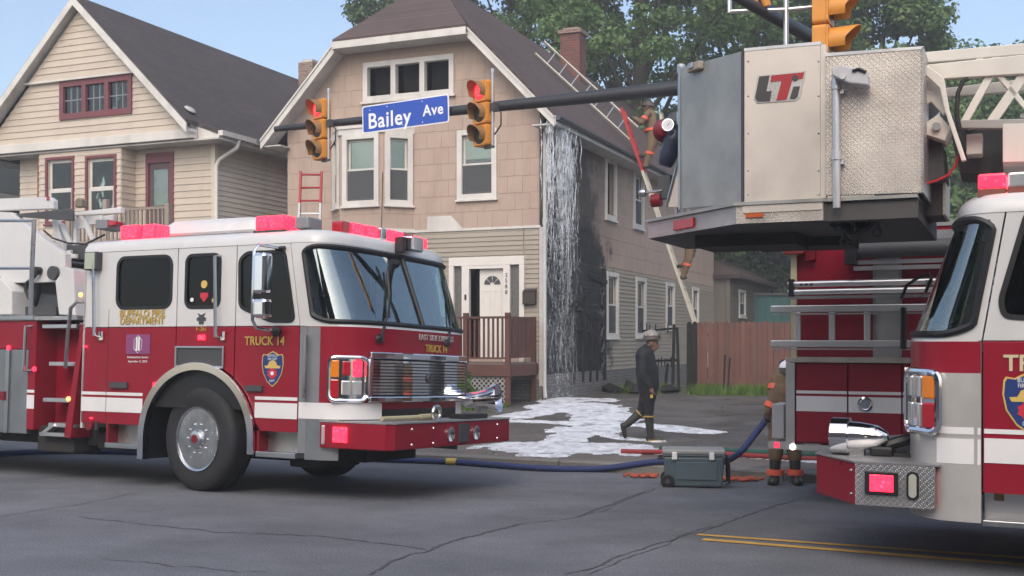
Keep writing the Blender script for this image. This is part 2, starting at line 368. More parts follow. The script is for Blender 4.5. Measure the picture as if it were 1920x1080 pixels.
def roofmat(name, col):
    m = mk(name, col, .9, var=.28, vs_=1.1, dirt=0); nt = m.node_tree; N = nt.nodes; L = nt.links; b = N['Principled BSDF']
    tc = N.new('ShaderNodeTexCoord'); mp = N.new('ShaderNodeMapping'); L.new(tc.outputs['Object'], mp.inputs[0])
    sp = N.new('ShaderNodeSeparateXYZ'); L.new(tc.outputs['Object'], sp.inputs[0])
    cb = N.new('ShaderNodeCombineXYZ'); L.new(sp.outputs[1], cb.inputs[0]); L.new(sp.outputs[2], cb.inputs[1])
    br = N.new('ShaderNodeTexBrick'); br.inputs['Scale'].default_value = 1; br.inputs['Brick Width'].default_value = .3; br.inputs['Row Height'].default_value = .1; br.inputs['Mortar Size'].default_value = .006
    br.inputs['Color1'].default_value = (1, 1, 1, 1); br.inputs['Color2'].default_value = (.72, .72, .72, 1); br.inputs['Mortar'].default_value = (.45, .45, .45, 1); L.new(cb.outputs[0], br.inputs['Vector'])
    src = b.inputs['Base Color'].links[0].from_socket; mx = N.new('ShaderNodeMix'); mx.data_type = 'RGBA'; mx.blend_type = 'MULTIPLY'; mx.inputs[0].default_value = .75
    L.new(src, mx.inputs[6]); L.new(br.outputs[0], mx.inputs[7]); L.new(mx.outputs[2], b.inputs['Base Color'])
    bp = N.new('ShaderNodeBump'); bp.inputs['Strength'].default_value = .5; bp.inputs['Distance'].default_value = .02; L.new(br.outputs[0], bp.inputs['Height']); L.new(bp.outputs[0], b.inputs['Normal']); return m
ROOFB = roofmat('brown_asphalt_shingles', (.098, .070, .068)); ROOFA = roofmat('charcoal_asphalt_shingles', (.074, .062, .064)); ROOFG = roofmat('green_asphalt_shingles', (.045, .055, .052))
def brickmat(name, c1, c2, mo):
    m = mk(name, c1, .9, var=.2); nt = m.node_tree; N = nt.nodes; L = nt.links; b = N['Principled BSDF']; tc = N.new('ShaderNodeTexCoord')
    sp = N.new('ShaderNodeSeparateXYZ'); L.new(tc.outputs['Object'], sp.inputs[0]); ad = N.new('ShaderNodeMath'); L.new(sp.outputs[0], ad.inputs[0]); L.new(sp.outputs[1], ad.inputs[1])
    cb = N.new('ShaderNodeCombineXYZ'); L.new(ad.outputs[0], cb.inputs[0]); L.new(sp.outputs[2], cb.inputs[1])
    br = N.new('ShaderNodeTexBrick'); br.inputs['Scale'].default_value = 1; br.inputs['Brick Width'].default_value = .21; br.inputs['Row Height'].default_value = .072; br.inputs['Mortar Size'].default_value = .008
    br.inputs['Color1'].default_value = (*c1, 1); br.inputs['Color2'].default_value = (*c2, 1); br.inputs['Mortar'].default_value = (*mo, 1); L.new(cb.outputs[0], br.inputs['Vector']); L.new(br.outputs[0], b.inputs['Base Color'])
    bp = N.new('ShaderNodeBump'); bp.inputs['Strength'].default_value = .6; bp.inputs['Distance'].default_value = .01; L.new(br.outputs['Fac'], bp.inputs['Height']); bp.invert = True; L.new(bp.outputs[0], b.inputs['Normal']); return m
BRICK = brickmat('red_chimney_brick', (.19, .055, .04), (.12, .04, .035), (.14, .12, .11)); BRICK2 = brickmat('brown_chimney_brick', (.16, .09, .07), (.25, .17, .13), (.3, .28, .25))
STONE = brickmat('foundation_block', (.13, .125, .12), (.17, .165, .155), (.09, .09, .085))

def groundmat(name, col, specks, big, wet=0, rough=.85):
    m = mk(name, col, rough, var=big, vs_=.35, bump=.35, bs=55); nt = m.node_tree; N = nt.nodes; L = nt.links; b = N['Principled BSDF']; src = b.inputs['Base Color'].links[0].from_socket
    tc = N.new('ShaderNodeTexCoord'); nz = N.new('ShaderNodeTexNoise'); nz.inputs['Scale'].default_value = 60; nz.inputs['Detail'].default_value = 3; L.new(tc.outputs['Object'], nz.inputs['Vector'])
    r = N.new('ShaderNodeMapRange'); r.inputs[1].default_value = .3; r.inputs[2].default_value = .72; r.inputs[3].default_value = 1 - specks; r.inputs[4].default_value = 1 + specks; L.new(nz.outputs[0], r.inputs[0])
    n2 = N.new('ShaderNodeTexNoise'); n2.inputs['Scale'].default_value = 1.1; n2.inputs['Detail'].default_value = 8; n2.inputs['Roughness'].default_value = .7
    mp = N.new('ShaderNodeMapping'); mp.inputs['Rotation'].default_value = (0, 0, R(TH_ROAD)); mp.inputs['Scale'].default_value = (.7, 1.0, 1); L.new(tc.outputs['Object'], mp.inputs[0]); L.new(mp.outputs[0], n2.inputs['Vector'])
    r2 = N.new('ShaderNodeMapRange'); r2.inputs[1].default_value = .35; r2.inputs[2].default_value = .65; r2.inputs[3].default_value = 1 - big * .6; r2.inputs[4].default_value = 1 + big * .5; L.new(n2.outputs[0], r2.inputs[0])
    mu = N.new('ShaderNodeMath'); mu.operation = 'MULTIPLY'; L.new(r.outputs[0], mu.inputs[0]); L.new(r2.outputs[0], mu.inputs[1])
    mx = N.new('ShaderNodeMix'); mx.data_type = 'RGBA'; mx.blend_type = 'MULTIPLY'; mx.inputs[0].default_value = 1; L.new(src, mx.inputs[6]); L.new(mu.outputs[0], mx.inputs[7]); L.new(mx.outputs[2], b.inputs['Base Color'])
    if wet:
        rr = N.new('ShaderNodeMapRange'); rr.inputs[1].default_value = .42; rr.inputs[2].default_value = .6; rr.inputs[3].default_value = wet; rr.inputs[4].default_value = rough; L.new(n2.outputs[0], rr.inputs[0]); L.new(rr.outputs[0], b.inputs['Roughness'])
    return m
ASPH = groundmat('road_asphalt', (.134, .141, .156), .36, .34)
LOT = groundmat('wet_lot_asphalt', (.098, .090, .083), .35, .40, wet=.35)
WALK = groundmat('old_concrete', (.15, .13, .115), .18, .35, wet=.35)
KERB = groundmat('kerb_concrete', (.20, .19, .175), .18, .25)
YARD = groundmat('yard_dirt', (.060, .062, .035), .4, .5)
YELLOW = mk('worn_yellow_paint', (.52, .31, .065), .8, var=.35, vs_=9)
CRACK = mk('tar_crack', (.075, .075, .080), .9)

def led(m):   # rows of small lamps inside a lit lens
    nt = m.node_tree; N = nt.nodes; L = nt.links; b = N['Principled BSDF']; tc = N.new('ShaderNodeTexCoord'); v = N.new('ShaderNodeTexVoronoi'); v.inputs['Scale'].default_value = 26; L.new(tc.outputs['Object'], v.inputs['Vector'])
    r = N.new('ShaderNodeMapRange'); r.inputs[1].default_value = .1; r.inputs[2].default_value = .55; k = b.inputs['Emission Strength'].default_value; r.inputs[3].default_value = 1.3 * k; r.inputs[4].default_value = .7 * k; L.new(v.outputs[0], r.inputs[0]); L.new(r.outputs[0], b.inputs['Emission Strength'])
    c = N.new('ShaderNodeMix'); c.data_type = 'RGBA'; f = N.new('ShaderNodeMapRange'); f.inputs[1].default_value = .0; f.inputs[2].default_value = .3; f.inputs[3].default_value = .16; f.inputs[4].default_value = 0; L.new(v.outputs[0], f.inputs[0]); L.new(f.outputs[0], c.inputs[0]); c.inputs[6].default_value = (1, .02, .05, 1); c.inputs[7].default_value = (1, .22, .28, 1); L.new(c.outputs[2], b.inputs['Emission Color'])
led(LRED); led(LREDW)
# ------------------------------------------------------------------ ground, road, kerb
def strip(name, ns, mat, s0=-160, s1=160, step=8, dz=0):
    m = MB(); k = int((s1 - s0) / step)
    vs_ = []; fs = []
    for i in range(k + 1):
        for n in ns: x, y = sn(s0 + i * step, n); vs_.append((x, y, zn(n) + dz))
    q = len(ns)
    for i in range(k):
        for j in range(q - 1): fs.append((i * q + j, (i + 1) * q + j, (i + 1) * q + j + 1, i * q + j + 1))
    m.add(vs_, fs); return struct(m.build(name, mat))
strip('road', [-60, -20, -5, 0, 4, 8.4, 8.75, 9.1, 11, 14.05], ASPH)
m = MB()
for i in range(48):                                           # kerb of cast lengths with open joints
    a, b = -72 + i * 3.0, -72 + i * 3.0 + 2.985
    pr = [(14.05, -.30), (14.21, -.30), (14.21, -.060), (14.075, -.066), (14.05, -.085)]
    vs_ = [(*sn(s, n), z) for s in (a, b) for n, z in pr]; k = len(pr)
    m.add(vs_, [tuple(range(k)), tuple(range(2 * k - 1, k - 1, -1))] + [(j, k + j, k + (j + 1) % k, (j + 1) % k) for j in range(k)])
struct(m.build('kerb', KERB))
strip('pavement', [14.21, 14.4, 15.0, 15.6], WALK)
def slab_joint(n0, n1, s):
    x0, y0 = sn(s, n0); x1, y1 = sn(s, n1); return [(x0, y0), (x1, y1)]
strip('ground', [15.6, 17, 18.5, 20, 21.5, 22.5, 24, 30, 45, 80, 160, 400], LOT, step=16)
def ribbon(name, pts, w, mat, dz=.004, jag=0, sub=1):
    out = []
    for a, b in zip(pts, pts[1:]):
        for k in range(sub): out.append((lerp(a[0], b[0], k / sub), lerp(a[1], b[1], k / sub)))
    out.append(tuple(pts[-1][:2])); vs_ = []; off = 0
    for i, p in enumerate(out):
        q0, q1 = out[max(0, i - 1)], out[min(len(out) - 1, i + 1)]; d = Vector((q1[0] - q0[0], q1[1] - q0[1])).normalized(); nrm = Vector((-d.y, d.x))
        off = off * .8 + random.uniform(-jag, jag); ww = w * random.uniform(.35, 1.5) / 2 if jag else w / 2
        for sgn in (-1, 1):
            x, y = p[0] + nrm.x * (off + sgn * ww), p[1] + nrm.y * (off + sgn * ww); vs_.append((x, y, gz(x, y) + dz))
    m = MB().add(vs_, [(2 * i, 2 * i + 2, 2 * i + 3, 2 * i + 1) for i in range(len(out) - 1)])
    return struct(m.build(name, mat))
# double yellow line, starting at the stop of the crossing
for (a, b) in (((1308, 1003), (1920, 1047)), ((1318, 1012), (1920, 1060))):
    p, q = ground(*a), ground(*b); d = (q - p).normalized(); ribbon('yellow_line', [p, p + d * 22], .095, YELLOW, .005, sub=20)
for pts, w in (([(0, 969), (90, 955), (170, 941), (265, 924)], .02), ([(150, 968), (290, 985), (420, 999), (600, 1006), (800, 1030)], .025),
               ([(690, 1078), (720, 1058), (800, 1033), (860, 1010), (960, 985)], .04), ([(960, 985), (1085, 970), (1165, 935), (1225, 916)], .03),
               ([(1085, 970), (1130, 958), (1220, 918)], .022), ([(190, 1048), (330, 1062), (500, 1074)], .018),
               ([(1065, 1078), (1180, 1040), (1310, 998), (1400, 968), (1500, 935)], .03), ([(1100, 1076), (1250, 1022), (1330, 985)], .02)):
    ribbon('road_crack', [ground(*p) for p in pts], w * .6, CRACK, .004, jag=.022, sub=14)
for s in np.arange(-40, 42, 1.6): ribbon('pavement_joint', [sn(s, 14.22), sn(s, 15.59)], .012, CRACK, .004)

# ------------------------------------------------------------------ house building blocks (wall coordinates: a along, y inward, z up)
def siding(parent, T, wall, holes, mat, z0, z1, pitch, name='siding_plank', skip=None):
    n = int(math.ceil((z1 - z0) / pitch))
    xs = [p[0] for p in wall]
    for i in range(n):
        b, t = z0 + i * pitch, min(z1, z0 + (i + 1) * pitch)
        ps = [clip_convex([(min(xs), b), (max(xs), b), (max(xs), t), (min(xs), t)], wall)]
        ps = [p for p in ps if len(p) >= 3]
        for h in holes: ps = minus_rect(ps, h)
        for p in ps:
            p = ccw(p)
            if area(p) < .004: continue
            k = len(p); vs_ = [(q[0], -(.005 + (t - q[1]) / pitch * .020), q[1]) for q in p] + [(q[0], .004, q[1]) for q in p]
            m = MB(T); m.add(vs_, [tuple(range(k))] + [(j + k, (j + 1) % k + k, (j + 1) % k, j) for j in range(k)]); m.build(name, mat, parent)
def tiles(parent, T, wall, holes, mat, z0, z1, w, h, name='wall_shingle', far=None):
    xs = [p[0] for p in wall]; x0, x1 = min(xs), max(xs); rest = MB(T)
    r = 0; z = z0
    while z < z1:
        a = x0 - (w / 2 if r % 2 else 0) - w * .1
        while a < x1:
            g = .0025; dz = random.uniform(-.004, .004); ps = [clip_convex([(a + g, z + g / 2 + dz), (a + w - g, z + g / 2 - dz), (a + w - g, z + h - g / 2), (a + g, z + h - g / 2)], wall)]; ps = [p for p in ps if len(p) >= 3]
            for hh in holes: ps = minus_rect(ps, hh)
            for p in ps:
                p = ccw(p)
                if area(p) < .004: continue
                k = len(p); o = random.uniform(.007, .009); vs_ = [(q[0], -(o - (q[1] - z) / h * .006), q[1]) for q in p] + [(q[0], .004, q[1]) for q in p]
                m = rest if far and a > far else MB(T)
                m.add(vs_, [tuple(range(k))] + [(j + k, (j + 1) % k + k, (j + 1) % k, j) for j in range(k)])
                if m is not rest: m.build(name, mat, parent)
            a += w
        z += h; r += 1
    if rest.v: stuff(rest.build(name + '_field', mat, parent))
def frame_ring(m, a0, a1, z0, z1, w, y0, y1):
    m.prism([(a0, z0), (a1, z0), (a1, z1), (a0, z1)], y0, y1, 'y', [[(a0 + w, z0 + w), (a1 - w, z0 + w), (a1 - w, z1 - w), (a0 + w, z1 - w)]])
def window(parent, T, a0, a1, z0, z1, trim, casing=.11, style='double', shade=None, sash=None, screen=True):
    sw_ = .055 if sash is None else .085; sash = sash or trim; ci = casing
    m = MB(T); frame_ring(m, a0, a1, z0, z1, ci, -.05, .02); w = m.build('window', trim, parent, bevel=.006)
    MB(T).box(a0 - .03, a1 + .03, -.085, .0, z0 - .045, z0 + .002).build('sill', trim, w, bevel=.005)
    b0, b1, c0, c1 = a0 + ci, a1 - ci, z0 + ci, z1 - ci; mid = (c0 + c1) / 2
    if style == 'double':
        m = MB(T); frame_ring(m, b0 - .005, b1 + .005, c0 - .005, mid + .03, sw_, .022, .05); m.build('lower_sash', sash, w)
        m = MB(T); frame_ring(m, b0 - .005, b1 + .005, mid - .03, c1 + .005, sw_, .053, .08); m.build('upper_sash', sash, w)
        MB(T).box(b0 + .04, b1 - .04, .033, .037, c0 + .04, mid).build('pane', HGLASS, w)
        MB(T).box(b0 + .04, b1 - .04, .064, .068, mid, c1 - .04).build('pane', HGLASS, w)
        if screen: MB(T).box(b0, b1, .012, .0135, c0, mid - .01).build('insect_screen', SCRG, w)
    elif style == 'open': pass
    else:
        m = MB(T); frame_ring(m, b0 - .005, b1 + .005, c0 - .005, c1 + .005, .05, .03, .06); m.build('sash', sash, w)
        MB(T).box(b0 + .03, b1 - .03, .043, .047, c0 + .03, c1 - .03).build('pane', HGLASS, w)
        if style == 'grid':
            for k in (1, 2): MB(T).box(lerp(b0, b1, k / 3) - .008, lerp(b0, b1, k / 3) + .008, .036, .05, c0 + .03, c1 - .03).build('glazing_bar', sash, w)
            MB(T).box(b0 + .03, b1 - .03, .035, .051, mid - .008, mid + .008).build('glazing_bar', sash, w)
    if shade: MB(T).box(b0, b1, .083, .087, lerp(c0, c1, shade[1]), c1).build('window_shade', shade[0], w)
    return w
def inner(r, d): return [(r[0] + d, r[2] + d), (r[1] - d, r[2] + d), (r[1] - d, r[3] - d), (r[0] + d, r[3] - d)]
def wall_plate(parent, T, poly, rects, mat, name='wall', th=.14, d=.08):
    m = MB(T); m.prism(poly, .004, th, 'y', [inner(r, d) for r in rects]); return m.build(name, mat, parent)
SCRG = mk('window_screen', (.10, .105, .11), .8, var=.15)
_n = SCRG.node_tree; _t = _n.nodes.new('ShaderNodeBsdfTransparent'); _x = _n.nodes.new('ShaderNodeMixShader'); _x.inputs[0].default_value = .62; _n.links.new(_t.outputs[0], _x.inputs[1]); _n.links.new(_n.nodes['Principled BSDF'].outputs[0], _x.inputs[2]); _n.links.new(_x.outputs[0], _n.nodes['Material Output'].inputs[0])
SIDE = Matrix.Rotation(R(90), 4, 'Z')
def wallT(p, ang): return Matrix.Translation((p[0], p[1], 0)) @ Matrix.Rotation(R(ang), 4, 'Z')

# ------------------------------------------------------------------ the burnt house
HB = Frame((.66, 24.7, .25), 22.8)
burnt = thing('burnt_house', 'two storey house with pink shingles above tan siding, side wall charred black', 'house', HB.M)
BW0, XC = -6.55, -3.27
zr = lambda x: 6.36 + (3.3 - abs(x - XC)) * 1.03            # underside of the roof at the front
rects_attic = [(-4.46, -2.12, 6.83, 7.74)]
w3 = (-2.04, -1.07, 4.44, 6.0)
door_r = (-2.24, -.41, .83, 3.15)
front_poly = [(BW0, 0), (0, 0), (0, zr(0)), (XC + 1.62, 8.06), (XC - 1.62, 8.06), (BW0, zr(BW0))]
bay_d, bay_a, bay_b = .5, -4.79, -3.66
bay_rect = (bay_a - bay_d, bay_b + bay_d, .0, 6.12)
wall_plate(burnt, None, front_poly, [rects_attic[0], w3, door_r], PINK)
band = 3.78
upper = [(BW0, band), (0, band), (0, zr(0)), (XC + 1.62, 8.06), (XC - 1.62, 8.06), (BW0, zr(BW0))]
holes_f = [rects_attic[0], w3, bay_rect]
tiles(burnt, None, upper, holes_f, PINK, band + .02, 8.06, .36, .37)
siding(burnt, None, [(BW0, .05), (-.06, .05), (-.06, band), (BW0, band)], [door_r, bay_rect, (-.44, -.10, 2.06, 2.42)], TANS, .45, band - .02, .105)
# bay, two storeys, three faces
faces = [((bay_a - bay_d, 0), -45, bay_d * 1.4142), ((bay_a, -bay_d), 0, bay_b - bay_a), ((bay_b, -bay_d), 45, bay_d * 1.4142)]
for (p, ang, L_), wd in zip(faces, ((.08, .63), (.075, 1.03), (.03, .69))):
    T = wallT(p, ang); wr = (wd[0], wd[1], 4.36, 6.0); lo = (wd[0], wd[1], 1.35, 3.05)
    wall_plate(burnt, T, [(0, 0), (L_, 0), (L_, 6.1), (0, 6.1)], [wr, lo], PINK, 'bay_wall')
    tiles(burnt, T, [(0, band), (L_, band), (L_, 6.1), (0, 6.1)], [wr], PINK, band + .02, 6.1, .36, .37)
    siding(burnt, T, [(0, .4), (L_, .4), (L_, band), (0, band)], [lo], TANS, .45, band - .02, .105)
    window(burnt, T, *wr, TRIMW, .12, shade=(BLIND, .52)); window(burnt, T, *lo, TRIMW, .12)
    MB(T).box(-.02, L_ + .02, -.05, .0, band - .03, band + .05).build('belt_board', TRIMW, burnt)
    MB(T).box(-.02, L_ + .02, -.04, .0, 6.0, 6.13).build('frieze_board', TRIMW, burnt)
m = MB(); m.prism([(bay_a - bay_d - .06, 0), (bay_a - .03, -bay_d - .07), (bay_b + .03, -bay_d - .07), (bay_b + bay_d + .06, 0)], 6.13, 6.19, 'z'); m.build('bay_cap', TRIMW, burnt)
window(burnt, None, *w3, TRIMW, .12, shade=(BLIND, .6))
a0, a1, z0, z1 = rects_attic[0]                               # three broken attic lights in one frame
m = MB(); hw = (a1 - a0 - .12 * 2 - .13 * 2) / 3
hs = [[(a0 + .12 + k * (hw + .13), z0 + .12), (a0 + .12 + k * (hw + .13) + hw, z0 + .12), (a0 + .12 + k * (hw + .13) + hw, z1 - .12), (a0 + .12 + k * (hw + .13), z1 - .12)] for k in range(3)]
m.prism([(a0, z0), (a1, z0), (a1, z1), (a0, z1)], -.05, .10, 'y', hs); aw = m.build('attic_window', TRIMW, burnt, bevel=.006, label='three broken attic windows in one white frame')
MB().box(a0 - .04, a1 + .04, -.09, 0, z0 - .05, z0).build('sill', TRIMW, aw)
for k in range(3): MB().box(hs[k][0][0], hs[k][1][0], .35, .36, z0, z1).build('dark_attic_sheet', DARKIN, aw)  # black sheets stand for the unlit attic behind the frame
# belt trim, patch where shingles came off, corner boards
m = MB(); m.box(bay_b + bay_d + .02, -.03, -.035, 0, band - .03, band + .025); m.build('belt_board', TRIMW, burnt)
px_ = [HB.xz(*p, -.03) for p in ((800, 432), (801, 406), (845, 404), (858, 418), (866, 427), (866, 431))]
MB().prism(px_, -.022, -.0165, 'y').build('bare_white_patch', TRIMW, burnt)
MB().box(-.06, .035, -.035, .06, .3, 3.76).build('corner_board', TRIMG, burnt); MB().box(-.05, .035, -.035, .05, 3.8, 6.3).build('corner_board', PINK, burnt)
m = MB(); m.tube([(.10, -.02, 6.0), (.08, -.06, 5.8), (.075, -.06, .25), (.12, -.12, .05)], .042, 8); m.build('downspout', TRIMG, burnt, smooth=True)
# side wall
SD = 16.5
side_up = [(4.33, 5.24, 4.38, 5.96), (6.80, 7.78, 4.38, 5.96), (11.2, 12.1, 4.38, 5.96)]
side_lo = [(4.42, 5.42, 1.36, 3.05), (7.0, 8.0, 1.38, 3.05), (10.15, 11.15, 1.62, 3.05), (13.4, 14.3, 1.62, 3.05)]
sp_ = [(0, 0), (SD, 0), (SD, 6.2), (0, 6.2)]
wall_plate(burnt, SIDE, sp_, side_up + side_lo, PINK)
bandS = 3.15
tiles(burnt, SIDE, [(0, bandS), (SD, bandS), (SD, 6.2), (0, 6.2)], side_up, PINK, bandS + .02, 6.2, .40, .37, far=8.6)
siding(burnt, SIDE, [(.05, .55), (SD, .55), (SD, bandS), (.05, bandS)], side_lo, TANS, .55, bandS - .01, .105)
for k, r in enumerate(side_up): window(burnt, SIDE, *r, TRIMW, .12, 'open' if k == 0 else 'double', shade=None)
for k, r in enumerate(side_lo): window(burnt, SIDE, *r, TRIMW, .12)
MB(SIDE).box(.03, SD, -.05, .12, 0, .55).build('foundation', STONE, burnt)
MB().box(BW0, 0, -.02, .12, -.1, .44).build('foundation', STONE, burnt)
# charred studs and hanging siding on the burnt side
for k in range(4):
    y = 1.9 + k * .56 + random.uniform(-.06, .06); zt = random.uniform(1.6, 3.0); m = MB()
    m.bar((.05, y, .3), (.06 + random.uniform(-.02, .05), y + random.uniform(-.05, .05), zt), .05, .09); m.build('charred_stud', CHAR, burnt)
for k in range(22):
    y = random.uniform(.2, 3.2); z = random.uniform(.8, 3.2); m = MB(); dz = random.uniform(-.25, .25); L_ = random.uniform(.4, 1.3)
    m.bar((.045, y, z), (.06 + random.uniform(0, .06), y + L_, z + dz), .02, .10); m.build('charred_board', CHAR, burnt)
for k in range(6):
    z = .9 + k * .38 + random.uniform(-.1, .1); m = MB(); pts = [(.06, 4.0 + .12 * math.sin(j * 1.7 + k), z - j * .13) for j in range(5)]; m.tube(pts, [.02, .03, .025, .02, .01], 5); m.build('melted_siding', DKGREY, burnt)
MB().box(-.10, .06, 4.05, 4.30, .3, 3.1).build('charred_jamb', CHAR, burnt)
# other walls and roof
MB().prism([(BW0, 0), (0, 0), (0, 6.2), (XC, 9.4), (BW0, 6.2)], SD, SD + .14, 'y').build('rear_wall', PINK, burnt)
MB().box(BW0 - .0, BW0 + .14, .15, SD, 0, 6.2).build('left_wall', PINK, burnt)
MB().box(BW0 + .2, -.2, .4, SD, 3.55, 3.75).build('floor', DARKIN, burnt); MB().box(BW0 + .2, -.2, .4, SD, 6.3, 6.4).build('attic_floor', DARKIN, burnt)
ov, ex, ez = .45, 3.72, 6.02                                 # overhang, half width at eaves, eave height
RZ = 9.88; slope = (RZ - ez) / ex; hipz = 8.12; hx = (RZ - hipz) / slope; hy = 1.35
def zroof(dx): return RZ - slope * abs(dx)
t_ = .10
r_ = MB()
for sgn in (1, -1):
    pl = [(XC + sgn * ex, -ov, ez), (XC + sgn * ex, SD + .4, ez), (XC, SD + .4, RZ), (XC, hy, RZ), (XC + sgn * hx, -ov, hipz)]
    if sgn < 0: pl = pl[::-1]
    up_ = [Vector(p) + Vector((0, 0, t_)) for p in pl]; k = len(pl)
    r_.add(list(up_) + [Vector(p) for p in pl], [tuple(range(k)), tuple(range(2 * k - 1, k - 1, -1))] + [(j, j + k, (j + 1) % k + k, (j + 1) % k) for j in range(k)])
pl = [(XC - hx, -ov - .1, hipz - .02), (XC + hx, -ov - .1, hipz - .02), (XC, hy, RZ)]; up_ = [Vector(p) + Vector((0, 0, t_ + .015)) for p in pl]
r_.add(up_ + [Vector(p) for p in pl], [(0, 1, 2), (5, 4, 3), (0, 3, 4, 1), (1, 4, 5, 2), (2, 5, 3, 0)])
broof = r_.build('roof', ROOFB, burnt)
for sgn in (1, -1):                                           # rake boards and soffits
    A, B = Vector((XC + sgn * ex, 0, ez)), Vector((XC + sgn * hx, 0, hipz))
    for nm, y0, y1, off, h, mt in (('rake_board', -ov - .03, -ov + .01, -.10, .17, TRIMW), ('rake_moulding', -ov - .06, -ov - .032, .015, .055, TRIMW), ('rake_soffit', -ov + .012, .0, -.13, .03, TRIMG)):
        m = MB(); d = Vector((0, 0, 1)); v = [A + d * (off - h / 2), B + d * (off - h / 2), B + d * (off + h / 2), A + d * (off + h / 2)]
        m.add([(p.x, y, p.z) for y in (y0, y1) for p in v], [(0, 1, 2, 3), (7, 6, 5, 4), (0, 4, 5, 1), (1, 5, 6, 2), (2, 6, 7, 3), (3, 7, 4, 0)]); m.build(nm, mt, broof)
    m = MB(); m.box(*sorted((XC + sgn * ex, XC + sgn * (ex + .03))), -ov, SD + .4, ez - .14, ez + .06); m.build('eave_board', TRIMG if sgn > 0 else TRIMW, broof)
    m = MB(); xa = XC + sgn * (ex + .03); m.tube([(xa + sgn * .05, -ov, ez + .01), (xa + sgn * .05, SD + .3, ez - .03)], .06, 8); m.build('gutter', DKGREY, broof, smooth=True)
    m = MB(); m.box(*sorted((XC + sgn * 3.2, XC + sgn * ex)), -ov + .02, SD, ez - .13, ez - .10); m.build('eave_soffit', TRIMG, broof)
m = MB(); m.box(XC - hx, XC + hx, -ov - .13, -ov - .09, hipz - .13, hipz + .03); m.build('hip_eave_board', TRIMW, broof)
m = MB(); m.box(XC - hx - .02, XC + hx + .02, -ov - .09, .0, hipz - .13, hipz - .10); m.build('hip_soffit', TRIMG, broof)
m = MB(); m.box(-3.0, -2.38, 9.2, 9.8, 8.6, 10.55); ch = m.build('chimney', BRICK, broof)
m = MB(); m.box(-3.06, -2.32, 9.14, 9.86, 10.55, 10.66); m.box(-2.94, -2.44, 9.26, 9.74, 10.66, 10.74); m.build('chimney_cap', BRICK2, ch)
# left chimney seen behind the rake
# entrance
a0, a1, z0, z1 = door_r
DW = mk('white_door_paint', (.70, .67, .62), .45, var=.05, dirt=.06)
m = MB()
for xa, xb in ((a0, a0 + .12), (a0 + .32, a0 + .50), (a1 - .50, a1 - .34), (a1 - .12, a1)): m.box(xa, xb, -.05, .06, z0, z1 - .19)
m.box(a0, a1, -.051, .06, z1 - .189, z1); de = m.build('entrance', DW, burnt, bevel=.006, label='white entrance with half open door and sidelights')
for xa, xb in ((a0 + .12, a0 + .32), (a1 - .34, a1 - .12)):
    MB().box(xa, xb, .03, .035, z0, z1 - .19).build('sidelight', mk('obscure_glass', (.13, .13, .12), .35, var=.5, vs_=26, bump=.4, bs=30), de)
dl, dr = a0 + .72, a1 - .50
MB().box(a0 + .50, dl, .35, .36, z0, z1 - .25).build('dark_hall_sheet', DARKIN, de); MB().box(a0 + .50, a1 - .5, -.045, .05, z1 - .26, z1 - .189).build('door_head', DW, de)  # black sheet beside the door stands for the unlit hall
m = MB(); m.prism([(dl, z0), (dr, z0), (dr, z1 - .26), (dl, z1 - .26)], .06, .105, 'y'); dr_ = m.build('door', DW, de)
cx, cz = (dl + dr) / 2, z1 - .62
for k in range(4):
    aA, aB = R(180 - k * 45 - 3), R(180 - (k + 1) * 45 + 3); rad, ri = .20, .06
    pg = [(cx + ri * math.cos(aA), cz + ri * math.sin(aA)), (cx + rad * math.cos(aA), cz + rad * math.sin(aA)), (cx + rad * math.cos((aA + aB) / 2), cz + rad * math.sin((aA + aB) / 2)), (cx + rad * math.cos(aB), cz + rad * math.sin(aB)), (cx + ri * math.cos(aB), cz + ri * math.sin(aB))]
    MB().prism(pg, .052, .059, 'y').build('fanlight_pane', DKGREY, dr_)
for xa, xb in ((dl + .08, cx - .04), (cx + .04, dr - .08)):
    for za, zb in ((z0 + .2, z0 + .85), (z0 + 1.0, cz - .12)):
        m = MB(); frame_ring(m, xa, xb, za, zb, .02, .052, .06); m.build('door_panel', DW, dr_)
MB().box(a0 + .40, a0 + .44, -.065, -.05, 2.2, 2.32).build('doorbell', BLACK, de)
for k, chv in enumerate('2588'): lettering(chv, .125, BLACK, de, facing_front(a1 - .42, -.054, z1 - .42 - k * .125), name='house_number')
mbx = thing('mailbox', 'small brown metal mailbox on tan siding beside the white entrance', 'mailbox', HB.M)
MB().box(-.42, -.12, -.13, -.028, 2.08, 2.36).build('box', mk('brown_metal', (.05, .04, .034), .5, .3), mbx, bevel=.01); MB().prism([(-.14, 2.36), (-.028, 2.41), (-.028, 2.36)], -.42, -.12, 'x').build('lid', MATS['brown_metal'], mbx)
# porch
porch = thing('front_porch', 'raised red brown wooden porch with railing at the white front door', 'porch', HB.M)
PX0, PX1, PY = -2.55, -.12, -1.55; pz = .83
for k in range(11):
    y = PY + .02 + k * .138; MB().box(PX0, PX1, y, y + .132, pz - .035, pz).build('deck_board', mk('weathered_deck', (.17, .13, .11), .8, var=.3, rnd=.1), porch)
MB().box(PX0 - .03, PX1 + .03, PY - .04, PY, pz - .27, pz - .036).build('front_beam', DECKR, porch); MB().box(PX1, PX1 + .04, PY, -.03, pz - .27, pz - .036).build('side_beam', DECKR, porch)
for x in (PX0 + .05, -1.12, PX1 - .05): MB().box(x - .05, x + .05, PY - .02, PY + .08, -.05 if x != -1.12 else pz - .2, pz + 1.04).build('post', DECKR, porch, bevel=.006)
for x in (PX0 + .05, PX1 - .05): MB().box(x - .045, x + .045, -.14, -.05, -.05, pz + .98).build('post', DECKR, porch)
